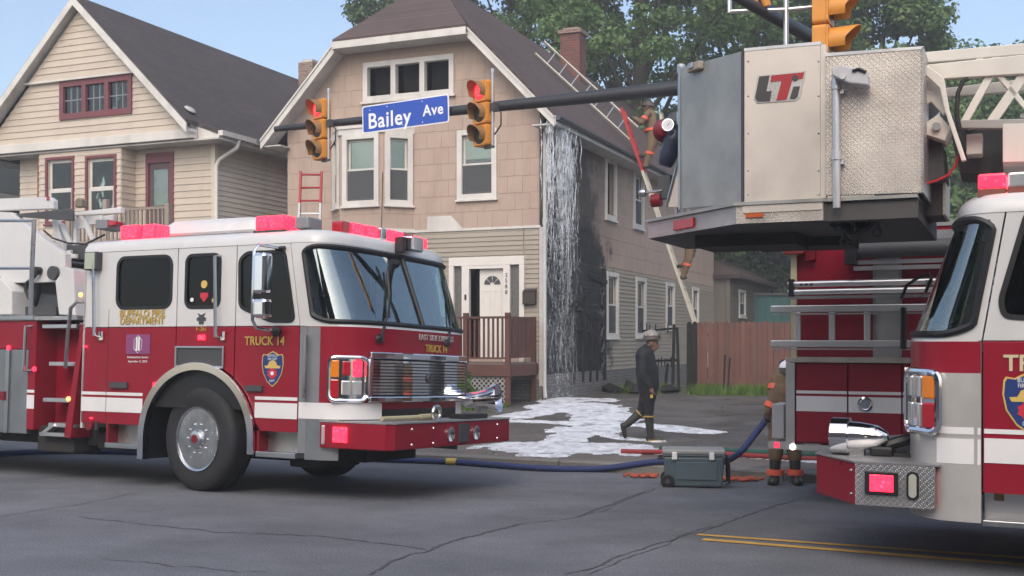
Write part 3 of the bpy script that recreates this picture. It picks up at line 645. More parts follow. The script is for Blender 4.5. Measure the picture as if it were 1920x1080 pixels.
MB().box(PX0, PX1, PY - .02, PY + .07, pz + .92, pz + .965).build('top_rail', DECKR, porch); MB().box(PX0 + .1, PX1 - .1, PY + .005, PY + .045, pz + .08, pz + .12).build('bottom_rail', DECKR, porch)
n = 21
for k in range(n):
    x = PX0 + .17 + k * (PX1 - PX0 - .34) / (n - 1)
    if abs(x + 1.12) < .07: continue
    MB().box(x - .019, x + .019, PY + .012, PY + .042, pz + .12, pz + .92).build('baluster', DECKR, porch)
MB().box(PX1 - .07, PX1 - .03, PY + .08, -.1, pz + .92, pz + .965).build('top_rail', DECKR, porch)
for k in range(9): MB().box(PX1 - .07, PX1 - .04, PY + .15 + k * .15, PY + .27 + k * .15, pz + .10, pz + .92).build('privacy_board', DECKR, porch)
for k in range(4): MB().box(PX0 - .3 - k * .27, PX0 - .02 - k * .27, PY + .1, -.2, pz - .2 * (k + 1) - .04, pz - .2 * (k + 1)).build('step', DECKR, porch)
m = MB(); m.bar((PX0 + .05, PY + .03, pz + .95), (PX0 - .75, PY + .03, pz + .35), .06, .06); m.build('stair_rail', DECKR, porch)
LATT = mk('white_lattice', (.55, .55, .52), .6, var=.2, dirt=.25)
m = MB()
for x0_, x1_, miss in ((PX0 + .1, -1.45, .35), (-1.40, PX1, 0)):
    h0, h1 = -.02, pz - .28; W_ = x1_ - x0_; H_ = h1 - h0
    for s_ in (1, -1):
        k = -H_
        while k < W_:
            pts = clip_convex([(x0_ + k - .014, h0), (x0_ + k + .014, h0), (x0_ + k + H_ + .014, h1), (x0_ + k + H_ - .014, h1)], [(x0_, h0), (x1_, h0), (x1_, h1), (x0_, h1)])
            if len(pts) >= 3 and random.random() > miss:
                if s_ < 0: pts = [(x0_ + x1_ - p[0], p[1]) for p in pts]
                m.prism(pts, PY + (.02 if s_ > 0 else .032), PY + (.03 if s_ > 0 else .042), 'y')
            k += .105
m.build('lattice', LATT, porch)

# rear wing of the burnt house, teal shed beyond, fence
rear = thing('rear_wing', 'low grey sided rear wing with dark hip roof behind the burnt house', 'building', HB.M)
RX = .55; y0, y1 = SD + .2, 25.0
rw = [(SD + 1.7, SD + 2.9, 2.15, 3.15), (SD + 5.0, SD + 5.9, 1.2, 2.95)]
TR = Matrix.Translation((RX, 0, 0)) @ SIDE
GREYS = mk('grey_vinyl_siding', (.15, .135, .115), .6, rnd=.04, var=.1, dirt=.1)
wall_plate(rear, TR, [(y0, 0), (y1, 0), (y1, 3.6), (y0, 3.6)], rw, GREYS)
siding(rear, TR, [(y0, .3), (y1, .3), (y1, 3.6), (y0, 3.6)], rw, GREYS, .3, 3.6, .16)
for r in rw: window(rear, TR, *r, TRIMW, .10)
MB().box(-4, RX - .15, y0, y0 + .12, 0, 3.6).build('wall', GREYS, rear); MB().box(-4, RX - .15, y1 - .12, y1, 0, 3.6).build('wall', GREYS, rear)
m = MB(); m.add([(-4, y0 - .2, 3.6), (RX + .4, y0 - .2, 3.6), (RX + .4, y1 + .4, 3.6), (-4, y1 + .4, 3.6), (-2.2, y0 + 2, 5.2), (-2.2, y1 - 2, 5.2), (RX + .4, y0 - .2, 3.48), (RX + .4, y1 + .4, 3.48), (-4, y0 - .2, 3.48), (-4, y1 + .4, 3.48)],
               [(0, 1, 4), (1, 2, 5, 4), (2, 3, 5), (3, 0, 4, 5), (1, 6, 7, 2), (8, 6, 1, 0), (3, 2, 7, 9), (8, 9, 7, 6)]); m.build('roof', ROOFB, rear)
teal = thing('teal_shed', 'teal painted shed wall showing above the red fence', 'shed', Matrix.Translation(at(1470, 600, 44)) )
TEAL = mk('teal_paint', (.025, .105, .105), .6, rnd=.06)
zb = gz(10.5, 44) - at(1470, 600, 44).z
MB().box(-1.3, 3.5, .02, 3, zb, .95).build('wall', TEAL, teal); MB().prism([(-1.5, .95), (3.7, .95), (3.7, 1.05), (-1.5, 1.05)], -.1, 3.1, 'y').build('roof', DKGREY, teal)
for k in range(16): MB().box(-1.3 + k * .3, -1.3 + k * .3 + .29, -.012, .015, zb, .95).build('plank', TEAL, teal)

fence = thing('red_board_fence', 'tall weathered red brown board fence beyond the lot', 'fence', HB.M)
fx0, fy = 1.95, 5.0
for k in range(58):
    x = fx0 + k * .135; h = 1.76 + random.uniform(-.02, .02); lean = random.uniform(-.006, .006); y = fy - .06 * (k % 3 == 0) * random.random()
    m = MB(); m.prism([(x, -.02), (x + .127, -.02), (x + .127 + lean, h - .04), (x + .09 + lean, h), (x + .037 + lean, h), (x + lean, h - .04)], y, y + .02, 'y'); m.build('board', FENCER if k > 1 else CHAR, fence)
for z in (.4, 1.4): MB().box(fx0, fx0 + 7.8, fy + .022, fy + .07, z, z + .09).build('rail', FENCER, fence)
for k in range(4): MB().box(fx0 + .1 + k * 2.4, fx0 + .19 + k * 2.4, fy + .072, fy + .16, -.05, 1.7).build('post', FENCER, fence)
bf = thing('burnt_fence_remains', 'charred broken fence rails and posts against the grey siding', 'fence', HB.M)
for x, y, h, dx in ((1.66, 4.7, 1.70, .04), (1.80, 4.8, 1.62, -.05), (1.35, 5.1, .72, .08)): m = MB(); m.bar((x, y, -.02), (x + dx, y, h), .11, .05); m.build('post', CHAR, bf)
for z, x0 in ((.75, .75), (1.55, .45)): m = MB(); m.bar((x0, 6.2, z), (1.7, 4.9, z + .05), .03, .055); m.build('rail', CHAR, bf)
for k in range(11):
    t = k / 11; m = MB(); z = random.choice((.62, 1.5)); m.bar((.35 + 1.3 * t, 6.35 - 1.45 * t, z), (.36 + 1.3 * t, 6.35 - 1.45 * t, z + random.uniform(.18, .32)), .05, .02); m.build('broken_board', CHAR, bf)
fs_ = thing('burnt_fence_stub', 'short charred fence stub standing in the weeds before the red fence', 'post', HB.M)
for dx, h in ((0, .95), (.11, .88)): m = MB(); m.bar((3.05 + dx, 4.15, -.02), (3.1 + dx, 4.15, h), .075, .03); m.build('board', CHAR, fs_)
db = HB
for k in range(5):
    m = MB(); x, y = .5 + .28 * k + random.uniform(-.1, .1), 3.4 + random.uniform(-.5, .7); pts = [(random.gauss(0, .16), random.gauss(0, .16), abs(random.gauss(.02, .10))) for _ in range(26)]
    bm = bmesh.new(); [bm.verts.new(p) for p in pts]; bmesh.ops.convex_hull(bm, input=bm.verts); me = bpy.data.meshes.new('charred_debris'); bm.to_mesh(me); bm.free(); me.materials.append(CHAR)
    o = bpy.data.objects.new('charred_debris', me); COL.objects.link(o); w = HB.M @ Vector((x, y, 0)); o.location = (w.x, w.y, gz(w.x, w.y) + .01); tag(o, 'lump of charred debris on the foamy ground below the burnt wall', 'debris', 'charred debris below the burnt wall')

# ------------------------------------------------------------------ the cream house
HA = Frame((-7.33, 28.0, .25), 22.8)
cream = thing('cream_house', 'cream sided gabled house with maroon window trim and charcoal roof', 'house', HA.M)
GX, GY, GZ, GH = -3.67, -.55, 9.90, 3.5
AW0 = -6.35
wa = (-4.40, -2.06, 6.94, 7.98)
gw = [(GX - GH, 6.40), (GX + GH, 6.40), (GX, GZ)]
TG = Matrix.Translation((0, GY, 0))
MB(TG).prism([(GX - GH + .25, 6.40), (GX + GH - .25, 6.40), (GX, GZ - .25)], .004, .14, 'y', [inner(wa, .08)]).build('gable_wall', CREAM, cream)
gcl = [(GX - GH + .2, 6.40), (GX + GH - .2, 6.40), (GX, GZ - .2)]
siding(cream, TG, gcl, [wa], CREAM, 6.42, 7.96, .165)
siding(cream, Matrix.Translation((0, GY - .09, 0)), gcl, [], CREAM, 7.98, GZ - .2, .165)
MB(TG).prism(clip_half(gcl, 0, -1, -7.97), -.095, -.004, 'y').build('gable_upper_wall', CREAM, cream)
MB(TG).prism([(GX - 1.95, 7.93), (GX + 1.95, 7.93), (GX + 1.9, 7.98), (GX - 1.9, 7.98)], -.125, -.02, 'y').build('gable_skirt_board', TRIMW, cream)
a0, a1, z0, z1 = wa; m = MB(TG); hw = (a1 - a0 - .26 - .26) / 3
hs = [[(a0 + .13 + k * (hw + .13), z0 + .16), (a0 + .13 + k * (hw + .13) + hw, z0 + .16), (a0 + .13 + k * (hw + .13) + hw, z1 - .2), (a0 + .13 + k * (hw + .13), z1 - .2)] for k in range(3)]
m.prism([(a0, z0), (a1, z0), (a1, z1), (a0, z1)], -.06, .06, 'y', hs); aw = m.build('attic_window', MAROON, cream, bevel=.008, label='three light attic window in a maroon frame')
for h in hs:
    MB(TG).box(h[0][0], h[1][0], .02, .026, h[0][1], h[2][1]).build('pane', HGLASS, aw); MB(TG).box(h[0][0], h[1][0], .10, .11, h[0][1], h[2][1]).build('curtain', SCREEN, aw)
    for k in (1, 2): xx = lerp(h[0][0], h[1][0], k / 3); MB(TG).box(xx - .01, xx + .01, .01, .03, h[0][1], h[2][1]).build('glazing_bar', GREYT, aw)
    zz = (h[0][1] + h[2][1]) / 2; MB(TG).box(h[0][0], h[1][0], .009, .031, zz - .012, zz + .012).build('glazing_bar', GREYT, aw)
MB().box(GX - GH + .1, GX + GH + .0, GY - .10, GY + .1, 6.20, 6.42).build('gable_base_board', TRIMW, cream, bevel=.01)
MB().box(AW0 - .4, .55, GY - .02, .0, 6.14, 6.18).build('soffit', TRIMG, cream)
# body walls: bay on the left, flat wall with the balcony door on the right
bayL, bayR = -5.12, -2.46
win_a = [(.20, 1.16, 4.30, 6.02), (1.53, 2.53, 4.30, 5.98)]
T = wallT((bayL, GY + .03), 0); L_ = bayR - bayL; wall_plate(cream, T, [(0, 0), (L_, 0), (L_, 6.14), (0, 6.14)], win_a, CREAM, 'bay_wall'); siding(cream, T, [(0, .4), (L_, .4), (L_, 6.14), (0, 6.14)], win_a, CREAM, .4, 6.12, .165)
CURT = mk('orange_curtain', (.78, .52, .27), .8, var=.3, vs_=2)
w_ = window(cream, T, *win_a[0], MAROON, .07, sash=TRIMW, shade=(BLIND, 0), screen=False); w_ = window(cream, T, *win_a[1], MAROON, .07, sash=TRIMW, shade=(CURT, 0), screen=False)
T = wallT((bayL - .55, 0), -45); L2 = .74; wr = (.12, .62, 4.62, 6.0); wall_plate(cream, T, [(0, 0), (L2, 0), (L2, 6.14), (0, 6.14)], [wr], CREAM, 'bay_wall'); siding(cream, T, [(0, .4), (L2, .4), (L2, 6.14), (0, 6.14)], [wr], CREAM, .4, 6.12, .165); window(cream, T, *wr, MAROON, .06, sash=TRIMW)
T = wallT((bayR, GY + .03), 90); MB(T).box(0, .55, 0, .14, 0, 6.14).build('bay_wall', CREAM, cream); siding(cream, T, [(0, .4), (.5, .4), (.5, 6.14), (0, 6.14)], [], CREAM, .4, 6.12, .165)
T = None; dr_a = (-2.10, -1.23, 3.95, 6.03); poly = [(bayR, 0), (0, 0), (0, 6.14), (bayR, 6.14)]
wall_plate(cream, T, poly, [dr_a], CREAM); siding(cream, T, [(bayR, .4), (-.06, .4), (-.06, 6.14), (bayR, 6.14)], [dr_a], CREAM, .4, 6.12, .165)
a0, a1, z0, z1 = dr_a; m = MB(); frame_ring(m, a0, a1, z0, z1, .09, -.05, .05); m.box(a0, a1, -.055, .02, z1 - .26, z1 - .09); dd = m.build('balcony_door', MAROON, cream, bevel=.006)
m = MB(); m.prism([(a0 + .09, z0 + .09), (a1 - .09, z0 + .09), (a1 - .09, z1 - .26), (a0 + .09, z1 - .26)], .0, .04, 'y', [[(a0 + .2, z0 + .75), (a1 - .2, z0 + .75), (a1 - .2, z1 - .42), (a0 + .2, z1 - .42)]]); m.build('storm_door', mk('brown_door', (.10, .06, .06), .5), dd)
MB().box(a0 + .2, a1 - .2, .015, .02, z0 + .75, z1 - .42).build('pane', HGLASS, dd); MB().box(a0 + .15, a1 - .15, .10, .11, z0 + .6, z1 - .3).build('curtain', mk('dull_curtain', (.20, .19, .13), .8, var=.35, vs_=5), dd)
MB().box(AW0, bayL - .5, 0, .14, 0, 6.14).build('wall', CREAM, cream); siding(cream, None, [(AW0, .4), (bayL - .5, .4), (bayL - .5, 6.14), (AW0, 6.14)], [], CREAM, .4, 6.12, .165)
SDA = 13.0
MB(SIDE).prism([(0, 0), (SDA, 0), (SDA, 6.2), (0, 6.2)], .004, .14, 'y').build('wall', CREAM, cream)
CREAM_SIDE = mk('lightened_cream_siding', (.62, .555, .48), .55, rnd=.03, var=.06, dirt=.08)  # same cream siding on the side wall, lightened in colour against its shade
siding(cream, SIDE, [(.06, .4), (SDA, .4), (SDA, 6.2), (.06, 6.2)], [], CREAM_SIDE, .4, 6.2, .125)
MB().box(-.07, .045, -.05, .07, .2, 6.14).build('corner_board', mk('cream_trim', (.60, .53, .42), .5), cream)
MB().box(AW0, AW0 + .14, .14, SDA, 0, 6.2).build('wall', CREAM, cream); MB().prism([(AW0, 0), (0, 0), (0, 6.2), (GX, 9.4), (AW0, 6.2)], SDA, SDA + .14, 'y').build('wall', CREAM, cream)
m = MB(); th = .09
prof = [(GX - GH - .62, 6.28), (GX - GH, 6.52), (GX, GZ + .02), (GX + GH, 6.52), (GX + GH + .62, 6.28)]
for (p, q), yf in zip(zip(prof, prof[1:]), (GY + .12, GY - .32, GY - .32, GY + .12)):
    vs_ = [(p[0], yf, p[1]), (q[0], yf, q[1]), (q[0], SDA + .4, q[1]), (p[0], SDA + .4, p[1])]; vs_ = [(x, y, z + th) for x, y, z in vs_] + vs_
    m.add(vs_, [(0, 1, 2, 3), (7, 6, 5, 4), (0, 4, 5, 1), (1, 5, 6, 2), (2, 6, 7, 3), (3, 7, 4, 0)])
aroof = m.build('roof', ROOFA, cream)
for sgn in (1, -1):
    A, B = Vector((GX + sgn * (GH + .03), 0, 6.47)), Vector((GX, 0, GZ + .02))
    for nm, y0, y1, off, h, mt in (('rake_board', GY - .36, GY - .32, -.07, .22, TRIMW), ('rake_soffit', GY - .318, GY + .0, -.13, .03, TRIMG)):
        v = [A + Vector((0, 0, off - h / 2)), B + Vector((0, 0, off - h / 2)), B + Vector((0, 0, off + h / 2)), A + Vector((0, 0, off + h / 2))]
        m = MB(); m.add([(p.x, y, p.z) for y in (y0, y1) for p in v], [(0, 1, 2, 3), (7, 6, 5, 4), (0, 4, 5, 1), (1, 5, 6, 2), (2, 6, 7, 3), (3, 7, 4, 0)]); m.build(nm, mt, aroof)
    xe = GX + sgn * (GH + .62); m = MB(); m.box(*sorted((xe, xe + sgn * .03)), GY + .1, SDA + .4, 6.14, 6.36); m.build('eave_board', TRIMW, aroof)
    m = MB(); m.box(*sorted((xe + sgn * .035, xe + sgn * .15)), GY + .08, SDA + .4, 6.24, 6.36); m.build('gutter', TRIMW, aroof)
    m = MB(); m.box(*sorted((GX + sgn * (GH + .0), xe)), GY + .1, SDA, 6.16, 6.19); m.build('soffit', TRIMG, aroof); m = MB(); m.prism([(GX + sgn * (GH - .25), 6.2), (xe - sgn * .01, 6.2), (xe - sgn * .01, 6.28), (GX + sgn * GH, 6.51), (GX + sgn * (GH - .25), 6.7)], GY + .14, GY + .18, 'y'); m.build('eave_return', TRIMW, aroof)
xe = GX + GH + .62
m = MB(); m.tube([(xe + .1, .25, 6.25), (xe + .06, .22, 6.05), (.12, .03, 5.75), (.09, -.05, 5.6), (.09, -.05, .3)], .05, 8); m.build('downspout', TRIMW, cream, smooth=True)
m = MB(); m.lathe([(.15, 0), (.15, .02), (.11, .05)], (GX + GH - .30, GY + .2, 6.95), (.6, 0, .8), 16); m.build('roof_vent', TRIMG, aroof)
cc = HA.hit(582, 140, 1, 9.0)
m = MB(); m.box(cc.x - .27, cc.x + .27, 8.7, 9.3, cc.z - 1.6, cc.z + .35); ch = m.build('chimney', BRICK2, aroof); MB().box(cc.x - .2, cc.x + .2, 8.8, 9.2, cc.z + .35, cc.z + .46).build('chimney_cap', TRIMG, ch)
bal = thing('balcony_railing', 'weathered wooden balcony railing on the cream house', 'railing', HA.M)
WOODG = mk('grey_weathered_wood', (.30, .25, .21), .8, var=.25, rnd=.1)
MB().box(-3.2, .0, -1.7, -.62, 3.35, 3.55).build('balcony_floor', WOODG, bal)
for x in (-3.1, -1.95, -.1): MB().box(x - .06, x + .06, -1.66, -1.54, 3.55, 4.68 if x == -1.95 else 4.5).build('post', WOODG, bal, bevel=.008)
for x in (-3.1, -.1): MB().box(x - .07, x + .07, -1.67, -1.53, 0.0, 3.35).build('post', WOODG, bal)
MB().box(-3.1, -.1, -1.63, -1.57, 4.38, 4.44).build('top_rail', WOODG, bal); MB().box(-3.1, -.1, -1.62, -1.58, 3.65, 3.70).build('bottom_rail', WOODG, bal)
for k in range(24): x = -3.0 + k * .125; MB().box(x - .02, x + .02, -1.62, -1.58, 3.70, 4.38).build('baluster', WOODG, bal)

# neighbour at the far left
HN = Frame(tuple(HA.M @ Vector((-9.2, .8, 0))), 22.8)
green = thing('green_house', 'dark green sided house with slate grey roof beside the cream house', 'house', HN.M)
GRS = mk('green_siding', (.075, .105, .055), .6, rnd=.05, var=.1, dirt=.15)
MB().box(-5, 0, 0, 11, 0, 5.6).build('wall', GRS, green)
siding(green, SIDE, [(0, .3), (11, .3), (11, 5.6), (0, 5.6)], [], GRS, .3, 5.6, .14); siding(green, None, [(-5, .3), (0, .3), (0, 5.6), (-5, 5.6)], [], GRS, .3, 5.6, .14)
m = MB(); m.add([(-5.5, -.5, 5.5), (.55, -.5, 5.5), (.55, 11.5, 5.5), (-5.5, 11.5, 5.5), (-2.5, -.5, 8.3), (-2.5, 11.5, 8.3)], [(0, 1, 4), (1, 2, 5, 4), (2, 3, 5), (3, 0, 4, 5), (3, 2, 1, 0)]); gr_ = m.build('roof', ROOFG, green)
MB().box(.55, .64, -.5, 11.5, 5.38, 5.52).build('gutter', TRIMG, gr_)

# ------------------------------------------------------------------ unseen houses added behind the camera, to block low sky and fill reflections
BRB = mk('brown_brick_front', (.20, .12, .085), .85, var=.2); BTAN = mk('tan_render_front', (.36, .27, .20), .8, var=.12); BGRY = mk('grey_clapboard_front', (.27, .28, .27), .7, var=.12)
for s0, w_, h_, mt, lab in ((-19, 9, 6.2, BGRY, 'unseen grey clapboard house added across the street for the left windshield reflection'), (-7, 9.5, 7.0, BTAN, 'unseen tan house across the street, mirrored in the tower bucket'), (5.5, 9, 6.0, BRB, 'unseen brown brick house added across the street for the engine paint reflection'), (17, 10, 6.8, BGRY, 'unseen wide grey house added across the street for the far chrome reflection')):
    FO = Frame((*sn(s0 + w_, -9.5), 0), TH_ROAD, 0, True); t = thing('house', lab, 'house', FO.M)
    wins = [(x, x + 1.0, z, z + 1.5) for x in (1.2, 3.6, 6.2) for z in (.9, 3.7)]
    wall_plate(t, None, [(0, 0), (w_, 0), (w_, h_), (0, h_)], wins, mt); [window(t, None, *r, TRIMW, .12, screen=False) for r in wins]
    MB().box(0, w_, .3, 9, 0, h_ - .05).build('house_body', mt, t)
    m = MB(); m.add([(-.5, -.5, h_), (w_ + .5, -.5, h_), (w_ + .5, 9.5, h_), (-.5, 9.5, h_), (w_ / 2, -.5, h_ + 3.6), (w_ / 2, 9.5, h_ + 3.6)], [(0, 1, 4), (1, 2, 5, 4), (2, 3, 5), (3, 0, 4, 5), (3, 2, 1, 0)]); m.build('roof', ROOFA, t)
# ------------------------------------------------------------------ fire truck building blocks (x forward, y across, z up)
def wheel(parent, x, y, sg, steer=0, r=.545, wd=.30, simple=False):
    """sg = direction (+1/-1 along y) the wheel face looks to"""
    T = Matrix.Translation((x, y, r)) @ Matrix.Rotation(R(steer), 4, 'Z')
    m = MB(T); pr = [(r * .60, -.01), (r * .64, .0), (r * .80, .012), (r * .93, .005), (r * .985, -.02), (r, -.055)]
    g = []
    for k in range(4): a = -.055 - k * .05; g += [(r, a), (r, a - .038), (r - .014, a - .040), (r - .014, a - .048)]
    pr += g + [(r, -.255), (r * .985, -.285), (r * .9, -wd), (r * .6, -wd)]
    m.lathe(pr, (0, 0, 0), (0, sg, 0), 48); w = m.build('wheel', RUBBER, parent, smooth=True)
    m = MB(T); m.lathe([(r * .625, -.004), (r * .615, .012), (r * .58, .004), (r * .56, -.05), (r * .50, -.075), (r * .36, -.06), (r * .33, -.052), (r * .2, -.05), (r * .19, .0), (r * .15, .035), (r * .10, .04), (.0, .04)], (0, 0, 0), (0, sg, 0), 40)
    rim = m.build('rim', mk('polished_alloy', (.60, .60, .60), .22, 1, var=.2, vs_=6), w, smooth=True)
    if simple: return w
    m = MB(T); m2 = MB(T)
    for k in range(10):
        a = 2 * math.pi * k / 10; m.lathe([(.021, -.06), (.021, -.02), (.012, .005), (.0, .009)], (.155 * math.cos(a), 0, .155 * math.sin(a)), (0, sg, 0), 8)
        a += .31; m2.cyl((.245 * math.cos(a), sg * -.085, .245 * math.sin(a)), (.245 * math.cos(a), sg * -.052, .245 * math.sin(a)), .026, 10)
    stuff(m.build('lug_nuts', CHROME, rim, smooth=True)); stuff(m2.build('vent_holes', BLACK, rim))
    MB(T).cyl((0, sg * .035, 0), (0, sg * .046, 0), .045, 16).build('hub_cap', DKRED, rim)
    return w
def arch_bottom(x0, x1, zb, R_, zc=.55, n=14):
    pts = []
    for k in range(n + 1):
        x = lerp(x0, x1, k / n); z = zb
        if abs(x) < R_: z = max(zb, zc + math.sqrt(R_ * R_ - x * x))
        pts.append((x, z))
    return pts
def cab(root, T, near, zb, rear, xd, W, D, windows, seams, front_low, panel_low=.66, rear_low=.44, RA=.80, tA=.012):
    """near = +1/-1 side (in y) facing the photo; windows = list of polygons in (x,z)"""
    zt = zb + .83; hw = W / 2; E_ = 2 / 3.3
    rakeS = .17; rakeD = .22
    xd_ = lambda z: xd - max(0, z - zb) * rakeS
    def F(t, z, out=0.0):
        ph = math.pi * (t - .5); s_, c_ = math.sin(ph), math.cos(ph); Dz = D - max(0, z - zb) * rakeD
        return Vector((xd_(z) + (Dz + out) * abs(c_) ** E_, math.copysign(abs(s_) ** E_, s_) * (hw + out), z))
    def Fn(t, z):
        a, b, c = F(t, z), F(min(1, t + .004), z), F(t, z + .01); n = (b - a).cross(c - a)
        return n.normalized() if n.length > 1e-9 else Vector((1, 0, 0))
    def FS(t, z, out): return F(t, z) + Fn(t, z) * out
    for sg in (-1, 1):
        def pan(name, poly, mat, holes=(), y0=0, y1=.03, lab=None):
            m = MB(T); m.prism(poly, sg * (hw - y0), sg * (hw - y1), 'y', holes); return m.build(name, mat, root, bevel=.005 if sg == near else 0)
        ed = [rear] + seams
        for i in range(len(seams)):
            a, b = ed[i] + (.006 if i else 0), ed[i + 1] - .006
            last = i == len(seams) - 1
            bt = b - .83 * rakeS if last else b
            p = pan('upper_door' if i else 'upper_panel', [(a, zb + .003), (b, zb + .003), (bt, zt), (a, zt)], WHITE, [windows[i]] if windows[i] else ())
            if windows[i]:
                wpoly = windows[i]; m = MB(T); m.prism(inset(wpoly, -.012), sg * (hw + .006), sg * (hw - .012), 'y', [inset(wpoly, .022)]); m.build('window_gasket', GASKET, p)
                m = MB(T); m.prism(wpoly, sg * (hw - .012), sg * (hw - .017), 'y'); m.build('side_window', SGLASS, p)
            lo = rear_low if i == 0 and len(seams) > 3 else panel_low
            bot = arch_bottom(a, b, lo, RA)
            pan('lower_door' if i else 'lower_panel', bot + [(b, zb - .003), (a, zb - .003)], RED)
        m = MB(T); m.box(rear, xd, *sorted((sg * (hw - .05), sg * (hw - .035))), zb - .85, zt - .9); m.build('door_backing', BLACK, root)
        m = MB(T); m.prism([(seams[-1] + .004, zb + .003), (xd + .002, zb + .003), (xd_(zt) + .002, zt), (seams[-1] - .83 * rakeS + .004, zt)], sg * hw, sg * (hw - .04), 'y'); m.build('windshield_pillar', WHITE, root)
        m = MB(T); m.box(seams[-1] + .004, xd + .004, *sorted((sg * hw, sg * (hw - .04))), panel_low - .2, zb - .003); m.build('corner_panel', GREYT, root)
    # front: lower shell, upper shell with the opening of the windshield, gasket and glass
    NU = 120
    ws = lambda t, z: (.075 < t < .925) and (zb + .07 < z < zt - .06)
    def rr_t(k, n_=120, pad=0.0):
        pts = rrect(.0, 1.0, 0, 1, .11, 8); return pts
    zA, zB_, tB = zb + .045, zt - .035, 1 - tA
    m = MB(T); m.grid(lambda a, b: F(a, lerp(front_low, zb - .003, b)), NU, 10); lowf = m.build('front_panel', RED, root, smooth=True)
    m = MB(T); m.grid(lambda a, b: F(a, lerp(zb - .003, zt, b)), NU, 40, skip=lambda a, b: (tA + .004 < a < tB - .004) and zA + .015 < lerp(zb, zt, b) < zB_ - .015 and not any((abs(a - ta) < .012 and abs(lerp(zb, zt, b) - za) < .05) for ta in (tA, tB) for za in (zA, zB_))); m.build('windshield_frame', WHITE, root, smooth=True)
    m = MB(T); m.grid(lambda a, b: FS(lerp(tA + .003, tB - .003, a), lerp(zA + .005, zB_ - .005, b), -.006), 60, 12); wsg = m.build('windshield', WGLASS, root, smooth=True)
    loop = []
    for k, (a, b) in enumerate(rrect(0, 1, 0, 1, .10, 6)):
        loop.append((a, b))
    dense = []
    for i in range(len(loop)):
        p, q = loop[i], loop[(i + 1) % len(loop)]; kk = max(1, int(math.hypot(q[0] - p[0], (q[1] - p[1]) * .4) / .02))
        dense += [(lerp(p[0], q[0], j / kk), lerp(p[1], q[1], j / kk)) for j in range(kk)]
    m = MB(T); m.tube([FS(lerp(tA, tB, a), lerp(zA, zB_, b), .002) for a, b in dense], .026, 6, closed=True); m.build('windshield_gasket', GASKET, wsg, smooth=True)
    m = MB(T); m.tube([FS(.5, lerp(zA, zB_, b / 6), .004) for b in range(7)], .022, 6); m.build('windshield_divider', GASKET, wsg, smooth=True)
    # roof
    def ring(z, ins):
        pts = []
        front = [F(k / 40, zt) for k in range(41)]
        ol = [Vector((rear, -hw, 0))] + [Vector((lerp(rear, xd_(zt), k / 6), -hw, 0)) for k in range(1, 6)] + front + [Vector((lerp(xd_(zt), rear, k / 6), hw, 0)) for k in range(1, 6)] + [Vector((rear, hw, 0))]
        cx = (rear + xd) / 2; hl = (xd + D - rear) / 2
        return [Vector((cx + (p.x - cx) * (1 - ins / hl), p.y * (1 - ins / hw), z)) for p in ol]
    lv = [(zt + .002, -.004), (zt + .05, .0), (zt + .09, .02), (zt + .125, .06), (zt + .15, .14), (zt + .168, .30), (zt + .178, .6)]
    rs = [ring(*l) for l in lv]; k = len(rs[0]); m = MB(T); fs = []
    for i in range(len(rs) - 1): fs += [(i * k + j, i * k + (j + 1) % k, (i + 1) * k + (j + 1) % k, (i + 1) * k + j) for j in range(k)]
    fs.append(tuple((len(rs) - 1) * k + j for j in range(k))); m.add([p for r_ in rs for p in r_], fs); roof = m.build('cab_roof', WHITE, root, smooth=True)
    m = MB(T); m.box(rear, rear + .03, -hw, hw, .6, zt + .03); m.build('cab_rear_wall', WHITE, root)
    m = MB(T); m.box(rear + .03, xd - .1, -hw + .06, hw - .06, .95, 1.0); fl = m.build('cab_floor', INTER, root)
    m = MB(T); m.box(xd - .15, xd + D - .22, -hw + .12, hw - .12, 1.0, zb - .02); m.prism([(xd - .30, zb - .12), (xd + .1, zb - .12), (xd + .1, zb + .06), (xd - .2, zb + .02)], -hw + .1, hw - .1, 'y'); m.build('dashboard', INTER, root)
    for q in (-.75, .75):
        m = MB(T); m.box(xd - 1.15, xd - .60, q - .27, q + .27, 1.0, 1.42); m.prism([(xd - 1.2, 1.4), (xd - 1.0, 1.4), (xd - 1.12, 2.15), (xd - 1.27, 2.15)], q - .26, q + .26, 'y'); m.prism([(xd - 1.26, 2.15), (xd - 1.13, 2.15), (xd - 1.16, 2.34), (xd - 1.27, 2.34)], q - .15, q + .15, 'y'); m.build('seat', SEAT, root, bevel=.03)
    T2 = T @ Matrix.Translation((xd - .42, -near * .75 if near < 0 else .75, zb + .06)) @ Matrix.Rotation(R(-55), 4, 'Y')
    m = MB(T2); m.tube([(.22 * math.cos(a), .22 * math.sin(a), 0) for a in np.linspace(0, 2 * math.pi, 25)[:-1]], .016, 6, closed=True); m.bar((-.2, 0, 0), (.2, 0, 0), .03, .02); m.build('steering_wheel', BLACK, root, smooth=True)
    m = MB(T); m.box(rear + .9, rear + 1.0, -.45, .45, 1.0, 2.2); m.build('cab_partition', INTER, root)
    return F, FS, roof
def red_light(parent, T, x0, x1, y0, y1, z0, z1, lit=True, name='warning_light'):
    cx, cy, cz = (x0 + x1) / 2, (y0 + y1) / 2, (z0 + z1) / 2
    m = MB(T); m.box(x0, x1, y0, y1, z0 + .02, z1); o = m.build(name, LRED if lit else LENSR, parent, bevel=.02)
    m = MB(T); m.box(x0 - .01, x1 + .01, y0 - .01, y1 + .01, z0 - .02, z0 + .02); m.build('light_base', DKGREY, o)
    return o
